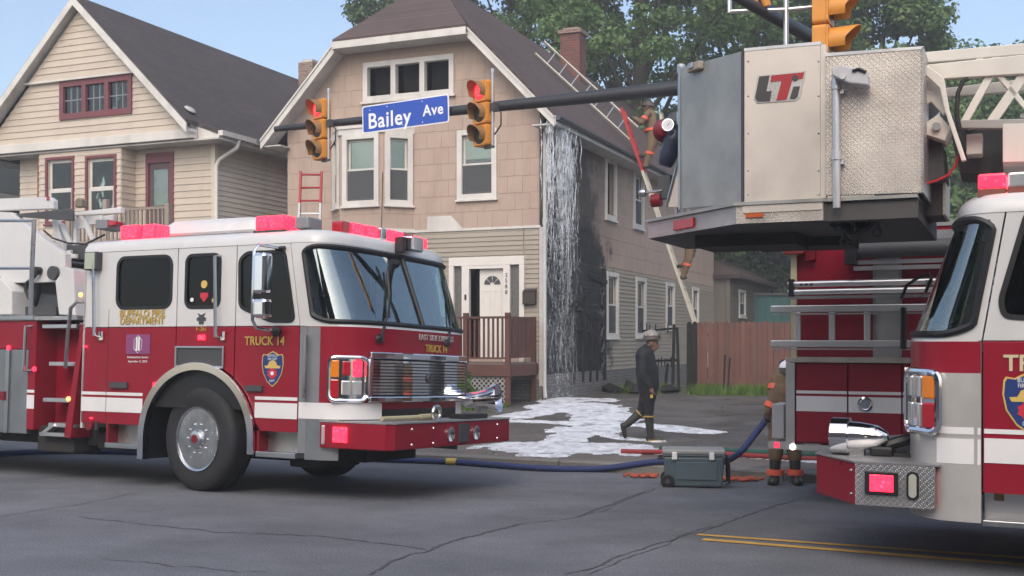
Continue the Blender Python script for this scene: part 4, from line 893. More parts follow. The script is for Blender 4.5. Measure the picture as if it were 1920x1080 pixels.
def shield(parent, T, h, w, txt1='BUFFALO', txt2='FIRE DEPT', scale=1.0):
    """department crest: gold edged blue shield, gold helmet bar, red cross, lettering; drawn in x,z facing -y"""
    out = [(0, -.5), (.22, -.36), (.40, -.12), (.46, .14), (.44, .36), (.40, .42), (.25, .40), (.12, .46), (0, .5), (-.12, .46), (-.25, .40), (-.40, .42), (-.44, .36), (-.46, .14), (-.40, -.12), (-.22, -.36)]
    P = lambda k: [(x * w * k, z * h * k) for x, z in out]
    o = MB(T).prism(P(1), -.003, 0, 'y').build('shield_emblem', mk('emblem_gold', (.66, .46, .12), .4), parent, label='blue and gold fire department crest')
    MB(T).prism(P(.93), -.0045, -.003, 'y').build('emblem_field', mk('emblem_blue', (.016, .04, .17), .4), o)
    MB(T).prism([(-.34 * w, .09 * h), (-.2 * w, .10 * h), (-.14 * w, .20 * h), (0, .25 * h), (.14 * w, .20 * h), (.2 * w, .10 * h), (.34 * w, .09 * h), (.3 * w, .02 * h), (-.3 * w, .02 * h)], -.006, -.0045, 'y').build('emblem_helmet', MATS['emblem_gold'], o)
    cr = [(.22 * w * (1.0 if k % 2 else .80) * math.sin(2 * math.pi * k / 16), -.12 * h + .16 * h * (1.0 if k % 2 else .80) * math.cos(2 * math.pi * k / 16)) for k in range(16)]
    MB(T).prism(cr, -.0075, -.006, 'y').build('emblem_rosette', mk('emblem_red', (.55, .03, .05), .4), o)
    MB(T).prism([(.075 * w * math.sin(2 * math.pi * k / 10), -.12 * h + .055 * h * math.cos(2 * math.pi * k / 10)) for k in range(10)], -.009, -.0075, 'y').build('emblem_centre', SWHITE, o)
    for s_, z, sz in ((txt1, .365, .105), (txt2, .275, .095)): lettering(s_, sz * h, SWHITE, o, T @ facing_front(0, -.0062, z * h), .0005, name='emblem_lettering', sx=.8)
    lettering('DEPT', .085 * h, SWHITE, o, T @ facing_front(0, -.0062, -.33 * h), .0005, name='emblem_lettering')
    return o

# ------------------------------------------------------------------ fire truck 14
LT = Frame((-3.29, 11.79, -.02), 27.5, -2.2)
tr = thing('fire_truck', 'red and white ladder fire truck lettered TRUCK 14 with its lights flashing', 'fire truck', LT.M)
W = 2.44; TC = Matrix.Translation((0, W / 2, 0)); ZB = 1.712; XR = -1.70; XD = 1.40; D_ = .60
X = LT.xz
win1 = rrect(-1.20, -.40, 1.915, 2.475, .11); win2 = rrect(-.205, .268, 1.91, 2.468, .085)
win3 = round_poly([X(449, 487), X(463, 473), X(535, 470), X(553, 603), X(507, 603), X(449, 576)], .07)
F, FS, roof = cab(tr, TC, -1, ZB, XR, XD, W, D_, [win1, win2, win3], [-.322, .480, 1.31], .90)
YS = -.0  # near side plane
def sidebox(name, u0, u1, v0, v1, mat, y0=-.006, y1=.0, parent=tr, bevel=0, lab=None):
    (a, b), (c, d) = X(u0, v1), X(u1, v0); m = MB(); m.box(a, c, y0, y1, b, d); return m.build(name, mat, parent, bevel=bevel, label=lab)
# stripes, following the panels (thin reflective sheets)
for a, b in ((-1.695, -1.32), (-1.31, -.775), (.765, 1.30)):
    MB().box(a, b, -.004, -.0005, .790, .945).build('reflective_stripe', STRIPE, tr); MB().box(a, b, -.004, -.0005, .972, 1.005).build('reflective_stripe', STRIPE, tr)
MB().box(1.318, 1.40, -.004, -.0005, .80, .96).build('reflective_stripe', STRIPE, tr)
m = MB(TC); m.grid(lambda a, b: FS(lerp(.0005, .036, a), lerp(.965, ZB - .01, b), .003), 12, 3); m.build('grey_corner_panel', GREYT, tr, smooth=True)
MB().box(-1.314, -1.308, -.001, .02, .66, ZB + .2).build('panel_seam', BLACK, tr)
for ta, tb in ((.0, .36), (.64, 1.0)): m = MB(TC); m.grid(lambda a, b: FS(lerp(ta, tb, a), lerp(.80, .96, b), .004), 30, 3); m.build('front_stripe', STRIPE, tr, smooth=True)
for ta, tb, z_, mt in ((0, .14, .40, STEELD), (.86, 1, .40, STEELD), (.14, .86, .56, BLACK)): m = MB(TC); m.grid(lambda a, b: F(lerp(ta, tb, a), lerp(z_, .90, b)), 30, 4); m.build('lower_front_skirt', mt, tr, smooth=True)  # centre is black, the shade under the bumper put into its colour
m = MB(); m.tube([(1.42, -.05, 1.0), (1.42, -.05, 1.62)], .022, 8); m.build('grab_rail', STEEL, tr, smooth=True)
# wheel arch
m = MB(); n = 40; arc = [(.79 * math.cos(math.pi * k / n), .55 + .79 * math.sin(math.pi * k / n)) for k in range(n + 1)]; arc2 = [(.71 * math.cos(math.pi * k / n), .55 + .71 * math.sin(math.pi * k / n)) for k in range(n + 1)]
m.prism([(.79, .42)] + arc + [(-.79, .30), (-.71, .30)] + arc2[::-1] + [(.71, .42)], -.045, .04, 'y'); m.build('wheel_arch', CHROME, tr, bevel=.015)
m = MB(); m.prism([(.775, .42)] + [(x * .97, .55 + (z - .55) * .97) for x, z in arc] + [(-.775, .30), (-.74, .30)] + arc2[::-1] + [(.74, .42)], .0, .85, 'y'); m.build('wheel_well', BLACK, tr)
m = MB(); m.box(-.72, .72, .84, .86, .3, 1.25); m.build('wheel_well_liner', BLACK, tr)
wheel(tr, 0, .015, -1, -8); wheel(tr, 0, W - .015, 1, -8, simple=True)
m = MB(); m.box(-.5, -.44, .3, 2.2, .4, .5); m.tube([(0, .3, .5), (0, 2.1, .5)], .09, 10); m.build('front_axle', UNDER, tr)
# vent above the wheel, step wells, steps
q = [X(328, 650), X(422, 648)]
m = MB(); a, c = X(329, 690)[0], X(421, 690)[0]; zt_, zb_ = X(375, 649)[1], X(375, 690)[1]; frame_ring(m, a, c, zb_, zt_, .025, -.022, .0); vt = m.build('engine_vent', STEEL, tr, bevel=.006); MB().box(a + .02, c - .02, -.008, .0, zb_ + .02, zt_ - .02).build('vent_mesh', DKGREY, vt)
for a, b, zt_ in ((-1.30, -.80, .66), (.80, 1.30, .66)):
    MB().box(a, b, .14, .17, .40, zt_).build('step_riser', TREAD, tr); MB().box(a, b, -.02, .30, .40, .455).build('step', STEEL, tr, bevel=.006); MB().box(a - .002, a + .03, .0, .15, .45, zt_).build('step_cheek', DKRED, tr)
# lettering, crest, plaque
yb = -.008
(ax, az), (bx, bz) = X(267, 588), X(267, 602)
lettering('BUFFALO FIRE', .105, GOLD, tr, facing_front(ax, yb, az), sx=1.0, bold=.0016); lettering('DEPARTMENT', .105, GOLD, tr, facing_front(bx, yb, bz), sx=.98, bold=.0016)
p = X(497, 640); lettering('TRUCK 14', .125, GOLD, tr, facing_front(p[0], yb, p[1]), sx=.9, bold=.002)
p = X(379, 617); lettering('F-261', .065, GOLD, tr, facing_front(p[0], yb, p[1]))
p = X(512, 692); shield(tr, Matrix.Translation((p[0], -.006, p[1])), .36, .30, 'BUFFALO', 'FIRE DEPT')
PURP = mk('plaque_purple', (.24, .055, .17), .4, var=.1); a, d = X(238, 627), X(282, 664)
pq = MB().box(a[0], d[0], -.009, -.001, d[1], a[1]).build('memorial_plaque', PURP, tr)
cx, cz = (a[0] + d[0]) / 2, (a[1] + d[1]) / 2
for dx in (-.016, .016): MB().prism([(cx + dx - .012, cz - .07), (cx + dx + .012, cz - .07), (cx + dx + .012, cz + .07), (cx + dx, cz + .085), (cx + dx - .012, cz + .07)], -.012, -.0092, 'y').build('plaque_mark', SWHITE, pq)
m = MB(); m.tube([(cx + .065 * math.sin(t), -.0105, cz + .095 * math.cos(t)) for t in np.linspace(0, 2 * math.pi, 7)[:-1]], .003, 4, closed=True); m.build('plaque_outline', SWHITE, pq)
for k, s_ in enumerate(('Dedicated into Service', 'September 11, 2018')): lettering(s_, .034, SWHITE, tr, facing_front(cx, yb, d[1] - .035 - .045 * k), .001)
# eagle badge and stickers
p = X(378, 597); m = MB(); m.prism([(p[0] - .06, p[1] - .025), (p[0] + .06, p[1] - .025), (p[0] + .06, p[1] + .005), (p[0] + .025, p[1] + .02), (p[0] + .055, p[1] + .055), (p[0], p[1] + .035), (p[0] - .055, p[1] + .055), (p[0] - .025, p[1] + .02), (p[0] - .06, p[1] + .005)], -.008, 0, 'y'); m.prism([(p[0] - .03, p[1] - .06), (p[0] + .03, p[1] - .06), (p[0] + .03, p[1] - .026), (p[0] - .03, p[1] - .026)], -.008, 0, 'y'); m.build('eagle_badge', DKGREY, tr)
for u, v, r_, mt in ((382, 533, .042, MATS['emblem_gold']), (359, 562, .022, SWHITE), (400, 563, .026, MATS['emblem_gold'])):
    p = X(u, v); m = MB(); m.cyl((p[0], .004, p[1]), (p[0], .011, p[1]), r_, 14); m.build('window_sticker', mt, tr)
p = X(382, 556); m = MB(); m.prism([(p[0] - .05, p[1] + .04), (p[0] - .055, p[1]), (p[0], p[1] - .06), (p[0] + .055, p[1]), (p[0] + .05, p[1] + .04)], .004, .011, 'y'); m.build('window_sticker', MATS['emblem_red'], tr)
# handles, grab rails, mirror
for u0, v0, v1 in ((187, 492, 632), (414, 480, 634)):
    a, b = X(u0, v0), X(u0, v1); m = MB(); m.tube([(a[0], -.01, a[1]), (a[0] - .01, -.08, a[1] - .01), (b[0], -.08, b[1] + .01), (b[0], -.01, b[1])], .018, 8); m.build('grab_rail', STEEL, tr, smooth=True)
for u, v in ((225, 722), (478, 728), (421, 630), (193, 630)): sidebox('door_handle', u - 16, u + 16, v - 5, v + 5, DKGREY, -.03, 0) if u not in (421, 193) else sidebox('latch', u - 4, u + 4, v - 8, v + 8, CHROME, -.03, 0)
a, b = X(517, 466), X(513, 618); mir = MB(); mir.tube([(a[0] + .07, -.02, a[1]), (a[0], -.26, a[1] + .01), (a[0] - .02, -.30, a[1] - .05), (b[0] - .02, -.30, b[1] + .08), (b[0], -.26, b[1] + .0), (b[0] + .05, -.02, b[1] - .02)], .017, 8); mr_ = mir.build('mirror_arm', CHROME, tr, smooth=True)
for v0, v1, wd in ((474, 552, .155), (560, 597, .165)):
    p, q = LT.hit(484, v1, 1, -.30), LT.hit(510, v0, 1, -.30); m = MB(); m.box(p.x, q.x, -.40, -.27, p.z, q.z); m.build('mirror_housing', CHROME, mr_, bevel=.035)
p = X(524, 622); m = MB(); m.lathe([(.01, -.03), (.05, -.02), (.055, .01), (.02, .03)], (p[0], -.05, p[1]), (0, -1, 0), 14); m.build('mirror_mount', BLACK, mr_, smooth=True); p = X(530, 466); MB().tube([(p[0] - .06, -.03, p[1]), (p[0] + .05, -.03, p[1])], .022, 8).build('mirror_mount', BLACK, mr_, smooth=True)
# scene light at the rear corner
sidebox('scene_light', 169, 193, 473, 508, DKGREY, -.09, 0, bevel=.01); (a, b), (c, d) = X(171, 506), X(190, 475); MB().box(a, c, -.095, -.088, b, d).build('scene_light_lens', mk('greenish_lens', (.42, .46, .36), .2), tr)
for u, v, s_, mt in ((380, 633, .045, LRED), (296, 722, .05, LRED), (163, 650, .018, LRED), (173, 784, .016, LRED)): p = X(u, v); MB().box(p[0] - s_, p[0] + s_, -.03, 0, p[1] - s_ * .6, p[1] + s_ * .6).build('side_warning_light', mt, tr, bevel=.008)
p = X(172, 797); m = MB(); m.cyl((p[0], .0, p[1]), (p[0], -.05, p[1]), .055, 14); m.build('electrical_inlet', DKRED, tr); m = MB(); m.cyl((p[0] + .1, -.03, p[1] - .05), (p[0] + .1, -.03, p[1] + .05), .02, 8); m.build('inlet_cover', CHROME, tr)
# front: headlights, grille, lettering
def fbox(t0, t1, z0, z1, o0, o1, nu=8):
    m = MB(TC); f = lambda t, z, o: FS(t, z, o)
    ts = [lerp(t0, t1, k / nu) for k in range(nu + 1)]
    vs_ = [f(t, z, o) for t in ts for z, o in ((z0, o0), (z0, o1), (z1, o1), (z1, o0))]
    fs = [(4 * k + j, 4 * (k + 1) + j, 4 * (k + 1) + (j + 1) % 4, 4 * k + (j + 1) % 4) for k in range(nu) for j in range(4)] + [(0, 1, 2, 3), tuple(4 * nu + j for j in (3, 2, 1, 0))]
    return m.add(vs_, fs)
def tube_loop(t0, t1, z0, z1, o, r_):
    pts = []
    for a, b in rrect(0, 1, 0, 1, .16, 4): pts.append(FS(lerp(t0, t1, a), lerp(z0, z1, b), o))
    d = []
    for i in range(len(pts)):
        d += [pts[i]] if (pts[(i + 1) % len(pts)] - pts[i]).length < .08 else [pts[i].lerp(pts[(i + 1) % len(pts)], k / 6) for k in range(6)]
    return MB(TC).tube(d, r_, 8, closed=True)
for (t0, t1, mir_) in ((.085, .275, False), (.725, .915, True)):
    hb = fbox(t0, t1, .995, 1.40, -.01, .025).build('headlight_panel', CHROME, tr, smooth=True); tube_loop(t0, t1, .985, 1.41, .03, .022).build('headlight_bezel', CHROME, hb, smooth=True)
    L_ = lambda k: lerp(t0, t1, (1 - k) if mir_ else k)
    for k0, k1, z0, z1, mt, nm in ((.04, .26, 1.21, 1.38, LENSA, 'turn_signal'), (.04, .26, 1.01, 1.19, LENSR, 'marker_lens'), (.34, .56, 1.23, 1.37, LENSR, 'warning_lens'), (.62, .86, 1.22, 1.38, LRED, 'flashing_light'), (.32, .57, 1.04, 1.18, LENSW, 'headlamp'), (.61, .86, 1.04, 1.18, LENSW, 'headlamp')):
        ta, tb = sorted((L_(k0), L_(k1))); fbox(ta, tb, z0, z1, .02, .042, 4).build(nm, mt, hb, bevel=.012)
gb = fbox(.285, .715, .985, 1.43, -.02, .03, 12).build('grille', BLACK, tr)
for z0, z1 in ((.97, 1.03), (1.40, 1.47)): fbox(.28, .72, z0, z1, .0, .075, 12).build('grille_surround', CHROME, gb, bevel=.012)
for t0, t1 in ((.278, .292), (.708, .722)): fbox(t0, t1, 1.031, 1.399, .0, .075, 2).build('grille_surround', CHROME, gb)
for k in range(11): z = 1.055 + k * .032; fbox(.293, .707, z - .011, z + .011, .034, .066, 12).build('grille_bar', CHROME, gb)
m = MB(TC); c = FS(.5, 1.215, .07); m.lathe([(.055, 0), (.05, .015), (.0, .02)], c, (1, 0, 0), 8); m.build('grille_emblem', DKGREY, gb)
fbox(.30, .70, .84, .965, -.05, -.005, 10).build('lower_front_panel', DKRED, tr)
def on_front(t, z, o): 
    c = FS(t, z, o); n_ = (FS(t, z, 1) - FS(t, z, 0)).normalized(); n_.z = 0; n_.normalize(); ax = Vector((0, 0, 1)).cross(n_)
    Mx = Matrix(((ax.x, 0, n_.x, c.x), (ax.y, 0, n_.y, c.y), (0, 1, 0, c.z), (0, 0, 0, 1))); return TC @ Mx
lettering('TRUCK 14', .11, GOLD, tr, on_front(.52, 1.53, .012), .004, sx=.9, bold=.002); lettering('EAST SIDE EXPRESS', .085, mk('pale_letter', (.5, .45, .42), .4), tr, on_front(.52, 1.645, .012), .004)
for t0, b0, t1 in ((.40, 1.62, .43), (.62, 1.60, .66)):                          # wipers
    p0 = FS(t0 - .06, 1.60, .03); p1 = FS(t1, 2.08, .035); m = MB(TC); m.tube([p0, p0.lerp(p1, .5) + Vector((.02, 0, 0)), p1], [.02, .011, .008], 6); wp = m.build('wiper', BLACK, tr, smooth=True)
    m = MB(TC); m.tube([FS(t1 - .035, 1.82, .02), FS(t1, 2.08, .02), FS(t1 + .02, 2.32, .02)], .012, 5); m.build('wiper_blade', BLACK, wp)
    m = MB(TC); m.lathe([(.05, 0), (.04, .04), (.0, .05)], p0 - Vector((.03, 0, 0)), (1, 0, .2), 10); m.build('wiper_pivot', BLACK, wp)
# bumper
bp = [(1.60, -.03), (2.36, -.03), (2.42, .06), (2.42, W - .06), (2.36, W + .03), (1.60, W + .03)]
bmp = MB().prism(bp, .525, .775, 'z').build('bumper', RED, tr, bevel=.012); MB().prism([(1.60, -.035), (2.37, -.035), (2.43, .055), (2.43, W - .055), (2.37, W + .035), (1.60, W + .035)], .7755, .79, 'z').build('bumper_deck', TREAD, bmp)
(a, b), (c, d) = X(629, 829), X(656, 801); MB().box(a, c, -.06, -.03, b, d).build('flashing_light', LREDW, bmp, bevel=.012); (a, b), (c, d) = X(607, 833), X(614, 797); MB().box(a, c, -.05, -.03, b, d).build('side_marker', LENSW, bmp, bevel=.01)
for y in (1.07, 1.60): m = MB(); m.lathe([(.075, 0), (.075, .02), (.06, .015), (.0, .005)], (2.42, y, .65), (1, 0, 0), 20); m.build('bumper_lamp', CHROME, bmp, smooth=True)
MB().box(2.42, 2.44, 1.24, 1.44, .56, .75).build('speaker_grille', DKGREY, bmp)
for y, z in ((.35, .72), (.35, .57), (.75, .72), (.75, .57), (2.1, .72), (2.1, .57)): m = MB(); m.lathe([(.016, 0), (.012, .01), (0, .012)], (2.42, y, z), (1, 0, 0), 8); m.build('bolt', STEEL, bmp)
m = MB(); c = Vector((2.22, 2.26, 1.0)); m.lathe([(.0, -.32), (.05, -.31), (.085, -.27), (.095, -.12), (.12, -.02), (.165, .09), (.17, .115), (.155, .105), (.10, .0), (.05, -.08), (0, -.09)], c, (.97, .22, .10), 28); sir = m.build('siren', CHROME, tr, smooth=True); m = MB(); m.box(2.08, 2.16, 2.18, 2.30, .79, .93); m.build('siren_foot', STEEL, sir)
m = MB(); m.tube([(2.2, .15, .82), (2.25, .75, .825)], .022, 8); m.tube([(2.25, .75, .825), (2.26, 1.05, .83)], .03, 8); m.build('tow_strap', mk('pale_rope', (.38, .35, .22), .8), bmp)
m = MB(); m.tube([(2.3, 1.0 + .07 * math.cos(t), .86 + .07 * math.sin(t)) for t in np.linspace(0, 2 * math.pi, 17)[:-1]], .022, 8, closed=True); m.build('tow_eye', STEEL, bmp, smooth=True)
m = MB(); m.box(2.15, 2.35, 1.5, 2.0, .79, .84); m.build('bumper_tools', BLACK, bmp)
# underbody
for a, b, y0, y1, z0, z1 in ((-8.5, 1.9, .75, .85, .55, .8), (-8.5, 1.9, 1.6, 1.7, .55, .8), (-1.7, -.8, .25, .9, .35, .55), (.8, 1.6, .2, 2.2, .45, .6), (-3.4, -1.75, .3, 2.1, .38, .6), (-2.5, -1.9, .1, .5, .30, .6), (.9, 1.3, .4, 1.1, .28, .5), (1.0, 1.5, .9, 1.9, .32, .5)): MB().box(a, b, y0, y1, z0, z1).build('chassis', UNDER, tr, bevel=.02)
# roof: air conditioner, light bars, antenna, spotlight
ZR = ZB + .83 + .17
acT = Matrix.Identity(4)
def lofted(m, rings):
    k = len(rings[0]); m.add([p for r_ in rings for p in r_], [(i * k + j, i * k + (j + 1) % k, (i + 1) * k + (j + 1) % k, (i + 1) * k + j) for i in range(len(rings) - 1) for j in range(k)] + [tuple(range(k))[::-1], tuple((len(rings) - 1) * k + j for j in range(k))]); return m
a0_, a1_ = LT.hit(292, 438, 1, .72).x, LT.hit(484, 432, 1, .72).x
rr_ = lambda i, z: [(x, y, z) for x, y in rrect(a0_ + i * .8, a1_ - i * 1.15, .72 + i, 1.75 - i, .14, 4)]
m = MB(); m.prism(rrect(a0_ + .15, a1_ - .2, .85, 1.62, .1, 3), ZR - .02, ZR + .09, 'z'); m.build('air_conditioner_base', DKGREY, roof); lofted(MB(), [rr_(.02, ZR + .085), rr_(0, ZR + .11), rr_(.03, ZR + .19), rr_(.10, ZR + .265), rr_(.22, ZR + .275)]).build('air_conditioner', WHITE, roof, smooth=True)
for x0, x1, y0, y1 in ((-1.50, -1.22, .30, .58), (-1.18, -.98, .32, .55), (-1.50, -1.22, 1.85, 2.15)): red_light(roof, None, x0, x1, y0, y1, ZR - .01, ZR + .17)
for x0, x1, y0, y1 in ((.62, .80, .10, .34), (.80, 1.0, .10, .36)): red_light(roof, None, x0, x1, y0, y1, ZR - .03, ZR + .14)
MB().box(1.06, 1.24, .18, .42, ZR - .0, ZR + .12).build('siren_speaker', GREYT, roof, bevel=.02)
yy = .46
for k, (w_, mt) in enumerate(((.16, LENSR), (.22, LRED), (.22, LRED), (.14, CHROME), (.16, LRED), (.16, LRED), (.22, LENSR), (.22, LRED), (.16, LRED))):
    xx = 1.30 + .16 * math.sin(math.pi * (yy / W)); MB().box(xx - .07, xx + .07, yy, yy + w_ - .012, ZR - .02, ZR + .105).build('light_bar_lens', mt, roof, bevel=.015); MB().box(xx - .08, xx + .08, yy, yy + w_ - .012, ZR - .05, ZR - .021).build('light_bar_base', DKGREY, roof); yy += w_
m = MB(); c = Vector((1.78, 1.30, ZR - .06)); m.box(c.x - .09, c.x + .06, c.y - .12, c.y + .12, c.z - .08, c.z + .08); sl = m.build('spotlight', CHROME, roof, bevel=.02); MB().box(c.x + .061, c.x + .072, c.y - .1, c.y + .1, c.z - .065, c.z + .065).build('spotlight_lens', LENSW, sl); MB().box(c.x - .1, c.x + .0, c.y - .2, c.y - .13, c.z - .1, c.z + .06).build('spotlight_bracket', BLACK, sl)
m = MB(); m.tube([(1.2, 1.55, ZR), (1.2, 1.55, ZR + .8)], .005, 5); m.build('antenna', BLACK, roof)
# body behind the cab
MB().box(-8.5, -1.85, .32, W - .05, .62, 1.78).build('body_core', DKRED, tr)
def XB(u, v, y=0.0): return LT.xz(u, v, y)
a = XB(52, 700)[0]; MB().box(-8.5, a + .12, .0, .32, 1.47, 1.80).build('upper_body_panel', RED, tr, bevel=.006)
MB().box(a, a + .12, .0, .32, .55, 1.47).build('body_end_panel', RED, tr, bevel=.006); MB().box(a, a + .12, -.004, .0, .79, .945).build('reflective_stripe', STRIPE, tr); MB().box(a, a + .12, -.004, .0, .972, 1.005).build('reflective_stripe', STRIPE, tr)
for k in range(8):
    b = a - .005 - k * .62; MB().box(b - .60, b, .008, .32, .50, 1.465).build('compartment_door', STEELD, tr, bevel=.006); MB().box(b - .36, b - .30, -.012, .008, .5, 1.465).build('door_strip', STEEL, tr)
p = X(8, 742); MB().box(p[0] - .04, p[0] + .03, -.03, .008, p[1] - .05, p[1] + .05).build('door_latch', DKRED, tr)
MB().box(-8.5, -1.78, -.02, W, 1.80, 1.845).build('body_deck', TREAD, tr); MB().box(-8.5, a + .1, -.03, .0, 1.81, 1.855).build('deck_edge', STEEL, tr)
x0, x1 = a + .12, -1.80
MB().box(x0, x1 + .03, .30, .33, .60, 1.80).build('ladder_recess', RED, tr)
for v, dx in ((652, .06), (657 + 20, .0),): pass
for z, xa in ((1.735, -.03), (1.31, .10), (.90, .02), (.62, .12)): MB().box(lerp(x0, x1, .30) + xa - .1, x1 - .03, .02, .30, z - .028, z + .018).build('climbing_step', ALU, tr, bevel=.006)
m = MB(); m.bar((x0 + .12, .1, .50), (x0 + .32, .1, .62), .2, .04); m.box(x0 + .1, x1 - .1, .0, .25, .49, .53); m.build('fold_step', ALU, tr)
m = MB(); m.prism([(x1 - .16, .48), (x1 - .05, .48), (x1 + .12, 1.75), (x1 + .06, 1.75)], .0, .30, 'y'); m.build('ladder_cheek', RED, tr, bevel=.005); MB().box(x1 - .18, x1 - .06, .20, .28, .55, 1.78).build('ladder_stringer', ALU, tr)
m = MB(); p, q = X(128, 690), X(152, 575); m.tube([(p[0], -.04, p[1]), (p[0] + .08, -.09, p[1] + .35), (q[0] - .06, -.09, q[1] - .02), (q[0], -.06, q[1] + .05), (q[0] + .08, .1, q[1] + .06)], .021, 8); m.build('hand_rail', STEEL, tr, smooth=True)
m = MB(); p, q = X(58, 612), X(54, 695); m.tube([(p[0] + .03, .0, p[1]), (p[0], -.07, p[1]), (q[0], -.07, q[1]), (q[0] + .03, 0, q[1])], .02, 8); m.build('hand_rail', STEEL, tr, smooth=True)
for u, v, mt in ((18, 652, LRED), (66, 692, LRED), (130, 748, LAMPW), (153, 553, LAMPW)): p = X(u, v); m = MB(); m.lathe([(.03, 0), (.026, .02), (0, .03)], (p[0], -.005, p[1]), (0, -1, 0), 10); m.build('marker_lamp', mt, tr, smooth=True)
# turntable and ladder base on the deck
tt = thing('aerial_turntable', 'white turntable and folded aerial ladder behind the TRUCK 14 cab', 'aerial ladder', LT.M)
def traced(name, pts, y0, y1, mat, parent=tt, bevel=.012): return MB().prism([LT.xz(u, v, y0) for u, v in pts], y0, y1, 'y').build(name, mat, parent, bevel=bevel)
DECKZ = 1.845
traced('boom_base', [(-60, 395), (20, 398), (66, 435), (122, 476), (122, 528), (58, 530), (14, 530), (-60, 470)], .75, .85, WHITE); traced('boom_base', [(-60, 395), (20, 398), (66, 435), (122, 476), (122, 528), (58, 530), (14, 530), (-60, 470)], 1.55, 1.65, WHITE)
traced('boom_core', [(-60, 420), (60, 450), (110, 490), (110, 520), (14, 525), (-60, 480)], .86, 1.54, mk('shadow_steel', (.10, .10, .10), .6))  # core is darkened, the shade between the plates put into its colour
m = MB(); p = LT.hit(102, 512, 1, .74); m.cyl((p.x, .70, p.z), (p.x, 1.7, p.z), .085, 20); m.build('pivot_pin', DKGREY, tt, smooth=True); p = LT.hit(74, 508, 1, .74); m = MB(); m.cyl((p.x, .66, p.z), (p.x, .75, p.z), .05, 14); m.build('hose_fitting', BLACK, tt)
traced('pedestal', [(110, 590), (103, 528), (122, 500), (137, 505), (142, 592)], .70, 1.7, WHITE); traced('pedestal', [(-60, 590), (-60, 520), (0, 520), (22, 545), (22, 590)], .6, 1.8, WHITE); traced('pedestal_foot', [(24, 592), (24, 575), (105, 575), (105, 592)], .8, 1.6, DKGREY)
p, q = LT.hit(60, 575, 1, .95), LT.hit(80, 505, 1, .95); m = MB(); m.cyl(p, q, .06, 14); m.build('lift_cylinder', DKGREY, tt, smooth=True); p, q = LT.hit(66, 470, 1, .72), LT.hit(118, 545, 1, .72)
m = MB(); pts = [LT.hit(u, v, 1, .70) for u, v in ((55, 560), (48, 545), (50, 530), (62, 522), (72, 508))]; m.tube(pts, .022, 7); m.build('hydraulic_hose', BLACK, tt, smooth=True)
m = MB(); pts = [LT.hit(u, v, 1, .74) for u, v in ((82, 432), (98, 446), (128, 456), (160, 458), (196, 440))]; m.tube(pts, .012, 6); m.build('cable', BLACK, tt, smooth=True)
for pts in ([(57, 590), (60, 500), (64, 412)], ): m = MB(); m.tube([LT.hit(u, v, 1, .12) for u, v in pts], .026, 8); m.build('rail_post', STEEL, tt, smooth=True)
for v in (414, 503): m = MB(); m.tube([LT.hit(-60, v, 1, .12), LT.hit(62, v, 1, .12)], .018, 8); m.build('guard_rail', STEEL, tt, smooth=True)
# stowed ladder sections: rails with lattice
def rail_truss(parent, P0, P1, h, y0, bw=.07, n=6, mat=WHITE, tilt=True):
    P0, P1 = Vector(P0), Vector(P1); up = Vector((0, 0, 1)); m = MB(); m.bar(P0, P1, bw, .07); m.build('ladder_rail', mat, parent, bevel=.006); m = MB(); m.bar(P0 + up * h, P1 + up * h, bw, .06); m.build('ladder_rail', mat, parent, bevel=.006)
    for k in range(n):
        a, b = P0.lerp(P1, k / n), P0.lerp(P1, (k + 1) / n); p, q = (a, b + up * h) if k % 2 else (a + up * h, b); m = MB(); m.bar(p, q, bw * .6, .045, (0, 1, 0)); m.build('ladder_brace', mat, parent)
e0, e1 = LT.hit(95, 392, 1, .85), LT.hit(-80, 398, 1, .85)
traced('ladder_tip', [(-60, 374), (92, 369), (100, 375), (100, 392), (-60, 396)], .84, .92, WHITE); traced('ladder_tip', [(-60, 374), (92, 369), (100, 375), (100, 392), (-60, 396)], 1.55, 1.63, WHITE)
traced('ladder_guide', [(18, 402), (132, 391), (136, 397), (136, 414), (24, 406)], .80, .84, DKGREY)
MB().box(LT.hit(88, 375, 1, .84).x, LT.hit(93, 375, 1, .84).x, .83, .838, LT.hit(88, 376, 1, .84).z, LT.hit(88, 369, 1, .84).z).build('red_marker', LENSR, tt)
traced('ladder_rail', [(136, 398), (226, 388), (226, 400), (136, 405)], .95, 1.02, WHITE); traced('ladder_brace', [(138, 400), (143, 400), (143, 456), (137, 456)], .96, 1.0, WHITE); traced('ladder_brace', [(145, 398), (152, 398), (178, 452), (170, 452)], .96, 1.0, WHITE); traced('ladder_brace', [(96, 412), (107, 412), (120, 470), (106, 470)], .96, 1.03, WHITE); traced('ladder_brace', [(110, 420), (116, 418), (134, 455), (126, 456)], .96, 1.0, WHITE); traced('ladder_plate', [(144, 430), (165, 428), (160, 420), (150, 410)], .965, .99, WHITE); traced('ladder_rail', [(155, 405), (188, 400), (192, 420), (160, 422)], 1.4, 1.45, WHITE); traced('ladder_rail', [(192, 405), (212, 402), (210, 418), (196, 420)], 1.4, 1.45, WHITE)
traced('ladder_carriage', [(124, 460), (162, 458), (162, 486), (124, 488)], .9, 1.6, DKGREY); traced('winch_box', [(178, 412), (200, 411), (200, 428), (178, 430)], .85, 1.15, GREYT); traced('red_lamp', [(199, 412), (217, 414), (216, 421), (199, 424)], .87, 1.0, LENSR); traced('step_block', [(122, 470), (132, 468), (132, 476), (142, 476), (142, 484), (122, 486)], .84, .89, WHITE); traced('mast', [(139, 388), (153, 388), (153, 374), (147, 370), (141, 374)], 1.2, 1.3, mk('brass_cap', (.2, .17, .12), .5))
